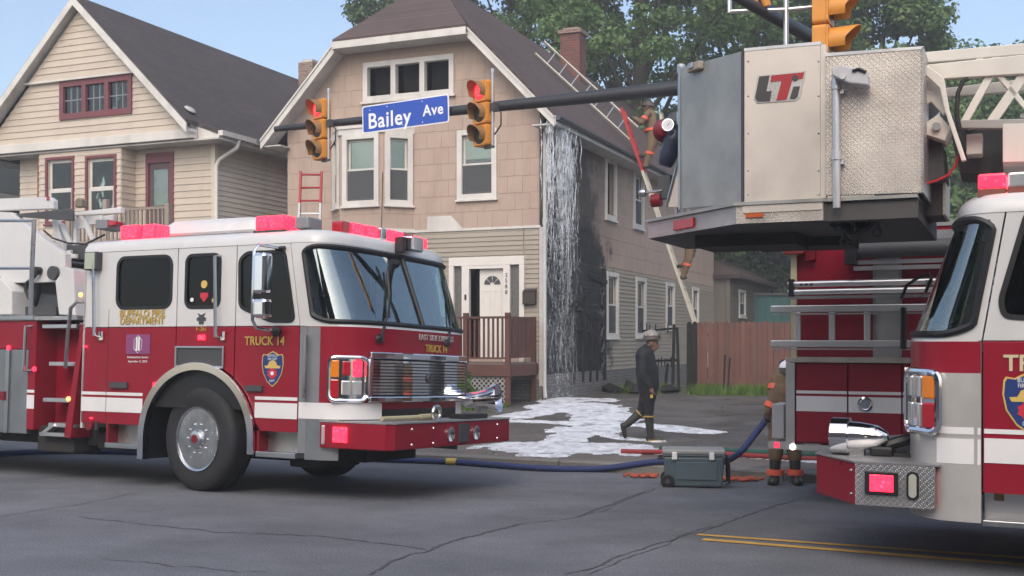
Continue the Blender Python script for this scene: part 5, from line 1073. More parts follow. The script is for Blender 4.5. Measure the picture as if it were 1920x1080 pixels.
# ------------------------------------------------------------------ the truck with the bucket (right), heading the other way
RT = Frame((3.22, 7.3, 0), 27.5, 0, True)
rt = thing('fire_truck', 'red and white fire truck with stainless front corner and chrome bullet siren', 'fire truck', RT.M)
TR2 = Matrix.Translation((0, -W / 2, 0)); ZB2 = 1.545; XD2 = .21
wn = round_poly([RT.xz(1874, 565), RT.xz(1882, 595), (-.78, 1.64), (-.80, 2.30), RT.xz(1925, 395)], .06)
wr_ = rrect(-1.75, -1.05, 1.76, 2.30, .1)
F, FS, roof2 = cab(rt, TR2, 1, ZB2, -2.6, XD2, W, .52, [wr_, wn], [-.92, .185], .80, panel_low=.56, rear_low=.56, RA=.0, tA=.006)
def ybox(name, u0, u1, v0, v1, mat, y0, y1, parent=rt, bevel=0):
    (a, b), (c, d) = RT.xz(u0, v1, y1), RT.xz(u1, v0, y1); return MB().box(min(a, c), max(a, c), y0, y1, b, d).build(name, mat, parent, bevel=bevel)
for z0, z1 in ((.755, .915), (.945, .975)): MB().box(-2.6, .172, .0005, .004, z0, z1).build('reflective_stripe', STRIPE, rt)
m = MB(TR2)
TC = TR2
for z0, z1 in ((.74, .905), (.935, .98)): fbox(.90, .998, z0, z1, .001, .005, 8).build('reflective_stripe', STRIPE, rt)
MB().box(.1925, XD2 + .002, .0035, .0045, .74, .905).build('reflective_stripe', STRIPE, rt); MB().box(.1925, XD2 + .002, .0035, .0045, .935, .98).build('reflective_stripe', STRIPE, rt)
m = MB(TR2); m.grid(lambda a, b: FS(lerp(.0, 1, a), lerp(.36, 1.335, b), .003), 90, 6); m.build('stainless_front', mk('stained_stainless', (.58, .56, .53), .38, .45, var=.22, vs_=1.6, dirt=.18), rt, smooth=True)
MB().box(.192, XD2 + .01, -.02, .0032, .36, 1.335).build('stainless_corner', MATS['stained_stainless'], rt); MB().box(.192, XD2 + .008, -.03, .0025, 1.336, ZB2 - .004).build('red_corner', RED, rt)
MB().box(-2.6, .18, -.16, -.12, .37, .56).build('step_riser', ALU, rt); MB().box(-2.6, .18, -.30, .02, .345, .385).build('step', STEEL, rt, bevel=.006); p = RT.xz(1873, 925, -.1); MB().box(p[0] - .03, p[0] + .03, -.125, -.10, p[1] - .05, p[1] + .04).build('drain_cock', mk('brass', (.25, .18, .10), .5, .6), rt); MB().box(-.9, -.11, -.118, -.10, .42, .56).build('step_panel', DKRED, rt)
# headlight bezel wrapping the corner
hb = fbox(.725, .912, .945, 1.335, -.005, .03).build('headlight_panel', CHROME, rt, smooth=True); tube_loop(.72, .917, .94, 1.34, .035, .026).build('headlight_bezel', CHROME, hb, smooth=True)
fbox(.85, .905, 1.16, 1.315, .02, .05, 4).build('turn_signal', LENSA, hb, bevel=.012); fbox(.85, .905, .965, 1.135, .02, .05, 4).build('marker_lens', LENSR, hb, bevel=.012)
for t0, t1 in ((.735, .78), (.788, .838)): fbox(t0, t1, .97, 1.13, .02, .045, 3).build('headlamp', LENSW, hb, bevel=.01); fbox(t0, t1, 1.17, 1.31, .02, .045, 3).build('warning_lens', LENSW, hb, bevel=.01)
fbox(.29, .71, .95, 1.36, .0, .05, 12).build('grille', CHROME, rt)
hb = fbox(.075, .265, .945, 1.335, -.005, .03).build('headlight_panel', CHROME, rt, smooth=True)
# bumper: tread plate side with flasher, red chamfered front
bm_ = MB().prism([(.47, .012), (.995, .012), (1.35, -.46), (1.35, -W + .46), (.995, -W - .012), (.47, -W - .012)], .43, .715, 'z').build('bumper', RED, rt, bevel=.008)
MB().box(.47, .985, .0125, .022, .432, .713).build('bumper_side_plate', TREAD, bm_); MB().prism([(.44, .02), (1.0, .02), (1.36, -.46), (1.36, -W + .46), (1.0, -W - .02), (.44, -W - .02)], .7155, .727, 'z').build('bumper_deck', mk('scuffed_deck_plate', (.40, .40, .40), .45, .7, var=.3, vs_=6), bm_)
ybox('flasher_bezel', 1621, 1684, 886, 927, BLACK, .022, .035, bm_, .01); ybox('flashing_light', 1630, 1675, 892, 921, LREDW, .0355, .045, bm_, .008)
(a, b), (c, d) = RT.xz(1700, 937, .03), RT.xz(1723, 885, .03); MB().prism(rrect(min(a, c), max(a, c), b, d, .035, 6), .0225, .034, 'y').build('marker_bezel', BLACK, bm_); MB().prism(rrect(min(a, c) + .014, max(a, c) - .014, b + .016, d - .016, .025, 6), .0345, .044, 'y').build('marker_lens', mk('pale_lens', (.42, .42, .36), .2), bm_)
for z in (.66, .50):
    m = MB(); m.lathe([(.012, 0), (.009, .006), (0, .008)], (1.02, -.015, z), (.6, .8, 0), 8); m.build('bolt', STEEL, bm_)
for k in range(9):
    m = MB(); x = .52 + k * .05; m.lathe([(.006, 0), (0, .004)], (x, .0215, .70), (0, 1, 0), 6); m.build('rivet', STEEL, bm_)
p = RT.hit(1600, 818, 1, -.42); m = MB(); m.lathe([(.0, -.25), (.04, -.24), (.085, -.17), (.105, -.05), (.108, .02), (.135, .025), (.135, .145), (.125, .15), (.11, .13), (0, .12)], (p.x, -.42, p.z), (1, 0, 0), 30); sr = m.build('siren', CHROME, rt, smooth=True)
m = MB(); m.box(p.x - .08, p.x + .02, -.46, -.38, .727, p.z - .08); m.build('siren_foot', STEEL, sr); MB().box(p.x - .28, p.x - .12, -.52, -.36, .73, .80).build('siren_motor', BLACK, sr, bevel=.02)
m = MB(); m.tube([(p.x - .22, -.45, .8), (p.x - .4, -.5, .86), (p.x - .5, -.6, .95)], .04, 8); m.build('siren_hose', BLACK, rt, smooth=True)
# mirror arm seen edge on against the engine behind
m = MB(); m.tube([RT.hit(u, v, 1, -1.9) for u, v in ((1690, 560), (1700, 535), (1722, 520), (1742, 514), (1746, 522), (1735, 548))], .014, 7); m.build('mirror_arm', BLACK, rt, smooth=True); p, q = RT.hit(1687, 655, 1, -2.5), RT.hit(1697, 575, 1, -2.5); MB().box(q.x, p.x, -2.62, -2.5, p.z, q.z).build('mirror_housing', BLACK, rt, bevel=.02)
# crest and lettering on the door
def face_near(x, y, z): return Matrix.Translation((x, y, z)) @ Matrix.Rotation(R(180), 4, 'Z')
p = RT.xz(1930, 756); shield(rt, face_near(p[0], .004, p[1]), .40, .345, 'BUFFALO', 'FIRE DEPT')
p = RT.xz(1888, 682); lettering('TRUCK 6', .145, mk('pale_gold', (.62, .52, .34), .4), rt, face_near(p[0] + .02, .006, p[1]) @ Matrix.Rotation(R(90), 4, 'X'), align='LEFT', bold=.003)
ZR2 = ZB2 + 1.0
for x0, x1, mt in ((.05, .22, LENSR), (-.11, .04, LENSW), (-.40, -.12, LENSR), (-.8, -.45, LENSR)): MB().box(x0, x1, -.30, -.10, ZR2 + .0, ZR2 + .10).build('light_bar_lens', mt if x0 != .05 else LRED, roof2, bevel=.015); MB().box(x0, x1, -.31, -.09, ZR2 - .05, ZR2 - .001).build('light_bar_base', mk('rusty_red_base', (.22, .06, .04), .6), roof2)
m = MB(); m.prism([(-2.6, .5), (.15, .5), (.15, .9), (-2.6, .9)], -W + .2, -.5, 'y'); m.build('chassis', UNDER, rt); MB().box(.1, .9, -W + .3, -.4, .5, .75).build('chassis', UNDER, rt)
wheel(rt, -.95, -.25, 1, simple=True); wheel(rt, -.95, -W + .25, -1, simple=True)
MB().box(-8, -2.62, -W, 0, .6, 1.9).build('body', RED, rt)
for x in (-5.2, -6.6): wheel(rt, x, .0, 1, simple=True); wheel(rt, x, -W, -1, simple=True)

# ------------------------------------------------------------------ tower bucket and boom over the right truck
BK = Frame((1.695, 8.3, 0), 24)
bk = thing('tower_bucket', 'aluminium ladder tower bucket marked LTI hanging over the street', 'ladder bucket', BK.M)
PLATE = mk('pale_aluminium_sheet', (.64, .58, .51), .38, .45, var=.14, vs_=1.5, bump=.04, bs=5, dirt=.12); GALV = mk('dented_galvanised_sheet', (.37, .375, .355), .42, .45, var=.35, vs_=1.8, bump=.12, bs=3)
BX = lambda u, v, y=0.0: BK.xz(u, v, y)
ch_a = 42; CL = .86; cT = Matrix.Translation((-CL * math.cos(R(ch_a)), CL * math.sin(R(ch_a)), 0)) @ Matrix.Rotation(R(-ch_a), 4, 'Z')
MB().prism([(.002, 2.545), (.545, 2.555), (.545, 3.66), (.002, 3.668)], 0, .03, 'y').build('logo_panel', PLATE, bk, bevel=.004)
MB().box(.546, .585, .0, .05, 2.56, 3.65).build('corner_angle', PLATE, bk); MB().prism([(.585, 3.6), (.66, 3.55), (.66, 3.53), (.585, 3.57)], .01, .05, 'y').build('corner_gusset', ALU, bk)
MB().prism([(.587, 2.572), (1.232, 2.558), (1.225, 3.552), (.587, 3.57)], -.035, -.005, 'y').build('tread_plate_panel', treadplate('warm_lit_tread_plate', (.78, .71, .62), .40, .55), bk, bevel=.004); MB().box(1.226, 1.24, -.04, .9, 2.56, 3.555).build('rear_panel', TREAD, bk); MB().prism([(.587, 3.555), (1.24, 3.54), (1.24, 3.56), (.587, 3.578)], -.04, .9, 'y').build('step_box_top', ALU, bk)  # tread plate copy with the warm light put into its colour
MB(cT).prism([(0, 2.60), (CL - .012, 2.55), (CL - .012, 3.668), (0, 3.73)], .002, .03, 'y').build('corner_panel', GALV, bk, bevel=.004)
MB(cT).box(CL - .02, CL - .004, -.012, .01, 2.53, 3.665).build('seam_bar', DKGREY, bk); MB(cT).box(-.02, .012, -.008, .03, 2.6, 3.74).build('edge_channel', STEEL, bk)
# far side and inside of the bucket
cx0 = -CL * math.cos(R(ch_a)); cy0 = CL * math.sin(R(ch_a))
MB().box(cx0 - .03, cx0, cy0 + .3, 2.0, 2.6, 3.6).build('front_panel', GALV, bk); MB().box(cx0, 1.2, 2.02, 2.05, 2.55, 3.65).build('far_panel', PLATE, bk); MB().box(1.205, 1.225, .9, 2.02, 2.57, 3.5).build('rear_panel', PLATE, bk)
m = MB(); m.prism([(0, 3.66), (.55, 3.652), (.55, 3.675), (0, 3.682)], -.004, .05, 'y'); m.build('top_lip', ALU, bk)
# LTI emblem
LO = [BX(1421, 142), BX(1511, 133), BX(1500, 183), BX(1492, 189), BX(1420, 194), BX(1413, 186)]
lg = MB().prism(LO, -.006, 0, 'y').build('logo_plate', mk('logo_silver', (.55, .53, .50), .3, .6), bk, label='emblem plate with the letters LTI')
LB = mk('logo_dark', (.05, .045, .045), .45); LR = mk('logo_red', (.36, .02, .025), .4)
for pts, mt in (([(1424, 144), (1443, 142), (1437, 172), (1447, 171), (1444, 190), (1421, 191), (1416, 184)], LB), ([(1447, 142), (1508, 136), (1505, 148), (1486, 150), (1475, 187), (1456, 189), (1466, 152), (1445, 154)], LR), ([(1488, 163), (1500, 162), (1496, 182), (1490, 186), (1481, 186)], LB)): MB().prism([BX(*p) for p in pts], -.010, -.0062, 'y').build('logo_letter', mt, lg)
p = BX(1491, 147); m = MB(); m.cyl((p[0], -.0105, p[1]), (p[0], -.012, p[1]), .022, 14); m.build('logo_letter', LB, lg)
for u in (1403, 1535):
    for v in (115, 180, 250, 320, 365): p = BX(u, v); m = MB(); m.lathe([(.008, 0), (0, .005)], (p[0], -.001, p[1]), (0, -1, 0), 6); m.build('rivet', STEEL, bk)
# pipe with lamp head
p, q = BK.hit(1569, 390, 1, -.09), BK.hit(1567, 140, 1, -.09); m = MB(); m.tube([p, q], .028, 12); pipe = m.build('lamp_pole', ALU, bk, smooth=True)
for v in (160, 292): c = BK.hit(1568, v, 1, -.09); m = MB(); m.cyl(c - Vector((0, 0, .03)), c + Vector((0, 0, .03)), .037, 12); m.build('pole_clamp', ALU, pipe, smooth=True); MB().box(c.x + .02, c.x + .05, -.09, -.036, c.z - .06, c.z - .03).build('clamp_bracket', ALU, pipe)
MB().prism([BX(u, v, -.16) for u, v in ((1560, 132), (1572, 125), (1592, 126), (1598, 128), (1625, 134), (1630, 162), (1594, 158), (1575, 150), (1562, 144))], -.20, -.06, 'y').build('lamp_head', mk('grey_lamp_paint', (.48, .48, .49), .45), pipe, bevel=.01)
m = MB(); m.tube([BK.hit(u, v, 1, -.21) for u, v in ((1598, 133), (1610, 129), (1624, 135))], .01, 6); m.build('lamp_handle', BLACK, pipe); m = MB(); c = BK.hit(1580, 143, 1, -.2); m.cyl(c, c + Vector((0, -.012, 0)), .022, 12); m.build('lamp_knob', ALU, pipe)
(a, b), (c, d) = (BK.hitp(1297, 137, cT @ Vector((0, 0, 0)), cT.to_3x3() @ Vector((0, 1, 0))), None), (0, 0)
pp = cT.inverted() @ a; MB(cT).box(pp.x - .0, pp.x + .17, -.05, .002, pp.z - .005, pp.z + .06).build('marker_lamp', mk('tan_lens', (.36, .30, .24), .4), bk, bevel=.01); MB(cT).box(pp.x + .04, pp.x + .10, -.065, -.05, pp.z + .015, pp.z + .06).build('marker_lamp', STEEL, bk, bevel=.005)
# deck and its edge
dk = [(.57, -.02), (-.04, -.02), (-.98, .86), (-.98, 2.0), (1.2, 2.0), (1.2, .0), (.6, .0)]
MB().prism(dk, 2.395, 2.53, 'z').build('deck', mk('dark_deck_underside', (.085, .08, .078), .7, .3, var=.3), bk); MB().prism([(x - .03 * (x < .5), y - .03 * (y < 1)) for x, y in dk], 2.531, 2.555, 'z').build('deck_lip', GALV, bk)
MB().box(-.05, .57, -.032, -.021, 2.40, 2.53).build('deck_edge_plate', MATS['warm_lit_tread_plate'], bk); MB().box(.0, .565, -.04, -.033, 2.475, 2.528).build('deck_edge_strip', PLATE, bk); DL = math.hypot(.94, .88); dT = Matrix.Translation((-.98, .86, 0)) @ Matrix.Rotation(R(-math.degrees(math.atan2(.88, .94))), 4, 'Z')
MB(dT).box(.0, DL, -.012, -.001, 2.40, 2.53).build('deck_edge_plate', TREAD, bk); MB(dT).box(.42, .72, -.03, -.013, 2.425, 2.505).build('warning_lens', LENSR, bk, bevel=.008); MB().box(.02, .15, -.045, -.0405, 2.44, 2.47).build('reflector', mk('orange_reflector', (.45, .09, .02), .3), bk)
for x0, x1, y0, y1, z0 in ((-.55, .25, .7, 1.3, 2.30), (-.2, .6, 1.2, 1.7, 2.32)): MB().box(x0, x1, y0, y1, z0, 2.394).build('deck_beam', UNDER, bk)
# hanging gear below the step box: loops of strap, hooks, rear box
for u, v, r_ in ((1575, 405, .05), (1604, 415, .06), (1622, 405, .055)):
    c = BK.hit(u, v, 1, .25); m = MB(); m.tube([(c.x + r_ * math.cos(t), .25 + .1 * math.sin(t), c.z + 1.9 * r_ * math.sin(t)) for t in np.linspace(0, 2 * math.pi, 15)[:-1]], .028, 7, closed=True); m.build('hose_loop', BLACK, bk, smooth=True)
for u, v in ((1583, 452), (1596, 446), (1644, 436)): c = BK.hit(u, v, 1, .3); m = MB(); m.tube([(c.x + .028 * math.cos(t), .3, c.z + .03 * math.sin(t)) for t in np.linspace(0, 2 * math.pi, 13)[:-1]], .008, 6, closed=True); m.tube([(c.x, .3, c.z + .03), (c.x, .3, c.z + .14)], .02, 8); m.build('hook', DKGREY, bk, smooth=True)
p, q = BX(1640, 408, .75), BX(1768, 345, .75); MB().box(p[0], q[0], .75, 1.3, p[1], q[1] + .1).build('underslung_box', DKGREY, bk); MB().box(q[0], q[0] + .02, .74, 1.3, p[1], q[1] + .1).build('box_edge', MATS['warm_lit_tread_plate'], bk)
MB().box(.6, 1.2, .1, 1.9, 2.45, 2.56).build('step_box_floor', UNDER, bk)
# monitor nozzle with gauge at the front of the bucket
G = lambda u, v, y: BK.hit(u, v, 1, y)
GY_ = 1.02
mon = thing('water_monitor', 'red and black water cannon with pressure gauge on the front of the bucket', 'water cannon', BK.M)
p, q = G(1262, 262, GY_), G(1245, 318, GY_); m = MB(); m.lathe([(.05, -.04), (.075, .0), (.082, .05), (.07, .12), (.078, .17), (.066, .24), (.05, .27), (.0, .27)], p + (p - q) * .15, q - p, 20); m.build('nozzle', mk('navy_nozzle', (.018, .026, .05), .4), mon, smooth=True)
c = G(1247, 245, GY_ + .03); m = MB(); m.lathe([(.0, -.10), (.07, -.08), (.105, 0), (.07, .08), (0, .10)], c, (.3, -1, .1), 20); m.build('monitor_body', DKRED, mon, smooth=True); c = G(1268, 235, GY_ + .05); m = MB(); m.lathe([(.0, -.1), (.09, -.07), (.11, .02), (.06, .1), (0, .12)], c, (0, 0, 1), 18); m.build('monitor_elbow', DKGREY, mon, smooth=True)
c = G(1254, 235, GY_ - .10); m = MB(); m.cyl(c, c + Vector((.0, -.03, .0)), .052, 20); gg = m.build('pressure_gauge', CHROME, mon, smooth=True); m = MB(); m.cyl(c + Vector((0, -.031, 0)), c + Vector((0, -.033, 0)), .045, 20); m.build('gauge_dial', SWHITE, gg); m = MB(); m.bar(c + Vector((-.005, -.035, -.01)), c + Vector((.02, -.035, .02)), .004, .002); m.build('gauge_needle', BLACK, gg)
p, q = G(1276, 215, GY_ - .05), G(1277, 130, GY_ - .05); m = MB(); m.tube([p, q], .026, 10); m.cyl(q - Vector((0, 0, .03)), q + Vector((0, 0, .04)), .034, 10); m.cyl(p - Vector((0, 0, .08)), p + Vector((0, 0, .02)), .036, 10); m.build('monitor_pipe', ALU, mon, smooth=True)
m = MB(); m.prism([BX(u, v, GY_ - .02) for u, v in ((1248, 388), (1277, 290), (1283, 245), (1284, 388))], GY_ - .02, GY_ + .02, 'y'); m.build('monitor_gusset', PLATE, mon); m = MB(); m.tube([G(u, v, GY_ - .03) for u, v in ((1249, 388), (1276, 285), (1283, 240))], .012, 6); m.build('gusset_edge', STEEL, mon)
p = G(1240, 375, GY_); m = MB(); m.cyl(p, G(1222, 377, GY_), .055, 14); m.build('valve_body', DKRED, mon, smooth=True); p, q = G(1242, 357, GY_), G(1205, 362, GY_); m = MB(); m.tube([p, q], .012, 7); m.lathe([(0, -.04), (.03, -.025), (.038, 0), (.03, .025), (0, .04)], q, (1, 0, 0), 12); m.build('valve_lever', STEEL, mon, smooth=True); MB().box(G(1240, 370, GY_).x - .03, G(1256, 330, GY_).x, GY_, GY_ + .1, G(1240, 372, GY_).z, G(1256, 328, GY_).z).build('monitor_base', DKGREY, mon)
# boom: white ladder trusses running back over the cab
bo = thing('aerial_boom', 'white lattice aerial ladder boom carrying the bucket', 'aerial ladder', BK.M)
WB = mk('white_boom_paint', (.66, .63, .56), .4, var=.08, dirt=.15)
def btr(name, pts, y0, th=.06, mat=None): return MB().prism([BX(u, v, y0) for u, v in pts], y0, y0 + th, 'y').build(name, mat or WB, bo, bevel=.006)
for y in (.35, 1.55):
    btr('hand_rail', [(1728, 98), (2300, 47), (2300, 70), (1728, 118)], y); btr('top_chord', [(1728, 122), (1940, 100), (2300, 78), (2300, 108), (1920, 138), (1728, 150)], y - .02)
    for a, b in (((1835, 98), (1818, 115)), ((1862, 98), (1852, 112))): btr('web_brace', [(a[0], a[1] + 2), (a[0] + 14, a[1] + 2), (b[0] + 12, b[1] + 20), (b[0], b[1] + 20)], y + .005, .04)
    for (u0, v0), (u1, v1), w_ in (((1850, 138), (1798, 232), 16), ((1930, 110), (1844, 234), 22), ((1862, 136), (1945, 235), 14), ((2040, 100), (1955, 235), 22), ((1985, 110), (2060, 235), 14), ((2150, 100), (2060, 235), 22)): btr('web_brace', [(u0, v0), (u0 + w_, v0), (u1 + w_, v1), (u1, v1)], y + .005, .05)
    btr('bottom_chord', [(1795, 225), (2300, 215), (2300, 245), (1795, 240)], y + .002, .08, mk('shaded_chord', (.30, .29, .27), .5)); btr('inner_rail', [(1730, 170), (1900, 150), (2300, 140), (2300, 160), (1900, 172), (1730, 185)], y + .3, .05)  # bottom chord is boom white darkened, its shade put into the colour
for k in range(7): x = 1.5 + k * .36; m = MB(); m.tube([(x, .42, 3.12), (x, 1.55, 3.12)], .018, 8); m.build('rung', WB, bo, smooth=True)
btr('bucket_arm', [(1732, 118), (1770, 145), (1780, 205), (1812, 300), (1803, 302), (1772, 210), (1762, 165), (1735, 140)], .20, .06); btr('bucket_arm', [(1728, 150), (1752, 146), (1770, 160), (1780, 205), (1768, 215), (1745, 190), (1728, 205)], .30, .05); btr('arm_knuckle', [(1728, 235), (1760, 214), (1782, 240), (1772, 264), (1730, 250)], .28, .3); m = MB(); c = BK.hit(1756, 238, 1, .27); m.cyl(c, c + Vector((0, -.03, 0)), .03, 12); m.build('knuckle_pin', STEEL, bo)
MB().prism([BX(u, v, .5) for u, v in ((1730, 186), (1750, 184), (1766, 204), (1745, 225), (1730, 215))], .5, .52, 'y').build('mesh_panel', mk('grey_mesh', (.20, .22, .24), .5), bo)
btr('hydraulic_block', [(1730, 256), (1766, 265), (1772, 330), (1730, 345)], .45, .6, DKGREY); btr('hydraulic_block', [(1780, 236), (1884, 232), (1884, 330), (1800, 326)], .8, .5, DKGREY); btr('fluid_tank', [(1812, 252), (1842, 250), (1842, 288), (1812, 290)], .5, .2, WB); btr('boom_box', [(1880, 232), (2100, 225), (2100, 300), (1880, 304)], .1, .6, WB)
m = MB(); m.tube([BK.hit(u, v, 1, .33) for u, v in ((1800, 245), (1794, 215), (1796, 175), (1806, 152), (1816, 148))], .016, 7); m.build('black_hose', BLACK, bo, smooth=True)
m = MB(); m.tube([BK.hit(u, v, 1, .3) for u, v in ((1731, 346), (1758, 338), (1778, 328), (1792, 310), (1796, 292))], .010, 6); m.build('red_cable', mk('red_cable', (.4, .015, .02), .5), bo, smooth=True)
btr('boom_support', [(2120, 225), (2300, 225), (2300, 420), (2150, 420)], .5, .8, DKGREY)

# ------------------------------------------------------------------ engine with ladders on its side, by the kerb
EN = Frame((2.86, 11.6, -.12), 25)
en = thing('fire_engine', 'dark red fire engine body with roller compartments behind the stainless truck corner', 'fire engine', EN.M)
EX = EN.xz
m = MB(); m.box(.0, 6.2, .06, 2.3, 1.50, 2.78); m.build('upper_body', RED, en, bevel=.01)
MB().box(.0, 6.2, .02, 2.32, .62, 1.44).build('lower_body', DKRED, en)
MB().box(-.06, 6.2, -.03, 2.35, 1.445, 1.50).build('fender_top', MATS['warm_lit_tread_plate'], en, bevel=.005); MB().box(-.06, .03, -.02, 2.34, .60, 1.44).build('rear_corner_post', ALU, en); MB().box(-.02, .04, .03, .10, 1.50, 2.72).build('rear_edge', mk('yellow_edge', (.62, .55, .34), .5), en)
for x0, x1 in ((.045, .545), (.56, 1.06), (1.075, 1.6), (1.62, 2.4)):
    d_ = MB().box(x0, x1, -.008, .02, .64, 1.435).build('compartment_door', RED, en, bevel=.006); MB().box(x0, x1, -.011, -.0085, .95, 1.105).build('reflective_stripe', STRIPE, d_); MB().box(x0, x1, -.011, -.0085, 1.13, 1.16).build('reflective_stripe', STRIPE, d_)
    if x0 > .5: m = MB(); m.lathe([(.075, 0), (.075, .012), (.055, .016), (.05, .008), (0, .008)], (x0 + .16, -.01, 1.035), (0, -1, 0), 20); m.build('door_latch', CHROME, d_, smooth=True); m = MB(); m.bar((x0 + .12, -.025, 1.035), (x0 + .20, -.025, 1.045), .012, .02); m.build('latch_grip', STEEL, d_)
MB().box(-.26, .0, .05, 2.3, .56, .62).build('rear_step', TREAD, en); (a_, b_), (c_, d_) = EX(1447, 822, .1), EX(1470, 758, .1); MB().box(a_, c_, .1, .5, b_, d_).build('rear_pump_panel', mk('pale_panel_paint', (.42, .42, .43), .5), en, bevel=.01); MB().box(-.06, 6.2, -.03, .0, .555, .61).build('rub_rail', ALU, en); MB().box(-.24, -.06, -.0, .04, .555, .635).build('step_edge', ALU, en); MB().box(-.18, -.13, -.012, -.001, .57, .62).build('rear_marker', LRED, en); m = MB(); m.lathe([(.03, 0), (.02, .01), (0, .012)], EN.hit(1486, 838, 1, -.04), (0, -1, 0), 10); m.build('bright_lamp', mk('lit_white_lamp', (1, .95, .8), .2, emit=6), en)
p, q = EX(1636, 690), EX(1688, 425); MB().box(p[0], q[0] + .0, .045, .06, 1.5, 2.78).build('side_tread_panel', ALU, en)
for (u0, u1) in ((1636, 1641), (1684, 1690)): a, b = EX(u0, 600)[0], EX(u1, 600)[0]; MB().box(a, b, .03, .045, 1.5, 2.78).build('panel_edge', STEEL, en)
MB().box(EX(1636, 690)[0] + .02, EX(1688, 425)[0] - .02, .038, .045, 1.5, 1.95).build('kick_plate', TREAD, en)
p, q = EX(1472, 478), EX(1510, 455); MB().box(p[0], q[0], -.12, .06, p[1], q[1] + .06).build('rear_light_box', mk('orange_red_box', (.42, .05, .035), .4), en, bevel=.02); MB().box(q[0], q[0] + .1, -.02, .06, p[1] - .06, q[1] + .1).build('light_box_bracket', DKRED, en); p = EX(1470, 460); MB().box(p[0] - .02, p[0] + .02, -.1, -.06, p[1] - .03, p[1] + .03).build('rear_marker', LRED, en)
MB().box(.9, 6.2, .0, .2, 2.78, 2.83).build('hose_bed_rail', ALU, en); MB().box(.9, 6.2, .02, .18, 2.70, 2.78).build('hose_bed_side', RED, en); MB().box(1.2, 1.75, -.005, .02, 2.66, 2.74).build('tread_strip', TREAD, en)
m = MB(); m.tube([(.62, -.10, 2.56), (6.0, -.10, 2.60)], .085, 14); m.build('suction_hose', DKGREY, en, smooth=True); MB().box(.55, .66, -.20, .06, 2.42, 2.65).build('hose_bracket', BLACK, en)
for z in (2.38, 2.44): MB().box(.62, 6.0, -.10, -.05, z - .02, z + .02).build('pike_pole_tray', ALU, en)
wheel(en, 3.2, .02, -1, simple=True); wheel(en, 3.2, 2.3, 1, simple=True); MB().box(.2, 6.0, .5, 1.8, .4, .62).build('chassis', UNDER, en)
MB().box(6.2, 8.6, .0, 2.35, .6, 2.6).build('cab', RED, en, bevel=.08); wheel(en, 7.4, .0, -1, simple=True); wheel(en, 7.4, 2.35, 1, simple=True); MB().box(6.8, 8.3, -.005, 2.355, 1.7, 2.3).build('cab_glass', BLACK, en)
for z in (1.75, 2.2): MB().box(1.30, 1.36, -.16, .05, z, z + .05).build('ladder_bracket', STEEL, en)
# the two ground ladders hung on it
l1 = thing('folded_ladder', 'folded aluminium ladder seen edge on, hung high on the engine side', 'ladder', EN.M)
a = EX(1478, 525, -.10)[0]
for z in (2.155, 2.235): m = MB(); m.tube([(a, -.10, z), (4.6, -.10, z + .01)], .034, 10); m.build('rail', ALU, l1, smooth=True)
MB().box(a + .01, a + .06, -.15, -.05, 2.11, 2.285).build('end_clamp', BLACK, l1); MB().box(a, 4.6, -.12, -.07, 2.085, 2.115).build('lower_flange', STEEL, l1)
for k in range(3): MB().box(a + .12 + k * .05, a + .15 + k * .05, -.14, -.13, 2.22, 2.24).build('ladder_mark', BLACK, l1)
l2 = thing('roof_ladder', 'aluminium ladder with flat rungs hung on the engine side above the doors', 'ladder', EN.M)
a = EX(1446, 575, -.16)[0]
for z in (1.635, 1.985): MB().box(a, 4.3, -.19, -.14, z - .035, z + .035).build('rail', ALU, l2, bevel=.008); MB().box(a + .02, 4.3, -.195, -.1905, z - .06, z - .045).build('rail_flange', STEEL, l2)
for k in range(13): x = a + .24 + k * .335; MB().box(x, x + .06, -.185, -.145, 1.67, 1.95).build('rung', ALU, l2, bevel=.006)
# ------------------------------------------------------------------ traffic signals and street sign
pa, pb = at(900, 203, 18.2), at(595, 234, 19.8)
adir = (pb - pa).normalized()
arm_end = pa + adir * ((at(512, 243, 20.2) - pa).length)
polebase = pa - adir * 5.7; polebase = Vector((polebase.x, polebase.y, 0))
apole = thing('signal_mast', 'dark steel mast arm reaching over the street from behind the bucket', 'signal pole', Matrix.Translation((polebase.x, polebase.y, gz(polebase.x, polebase.y))))
L0 = apole.matrix_world.inverted()
top = polebase.copy(); top.z = (pa - adir * 5.7).z
m = MB(L0); m.tube([polebase + Vector((0, 0, gz(polebase.x, polebase.y))), top + Vector((0, 0, .6))], [.17, .12], 16); m.build('pole', BLACKPOLE, apole, smooth=True)
m = MB(L0); m.tube([top, pa, pb, arm_end], [.13, .080, .060, .05], 14); m.build('arm', BLACKPOLE, apole, smooth=True)
m = MB(L0); m.lathe([(.26, 0), (.26, .05), (.2, .08), (.18, .4), (.17, .45)], polebase + Vector((0, 0, gz(polebase.x, polebase.y))), (0, 0, 1), 16); m.build('pole_base', BLACKPOLE, apole)
a2 = at(1449, 31, 13.2); t2 = top + Vector((0, 0, .25)); e2 = t2 + (a2 - t2) * 1.6
m = MB(L0); m.tube([t2, a2, e2], [.11, .07, .05], 12); m.build('second_arm', BLACKPOLE, apole, smooth=True)
ang_arm = math.atan2(-adir.y, -adir.x)           # facing of the heads: square to the arm, towards the camera side
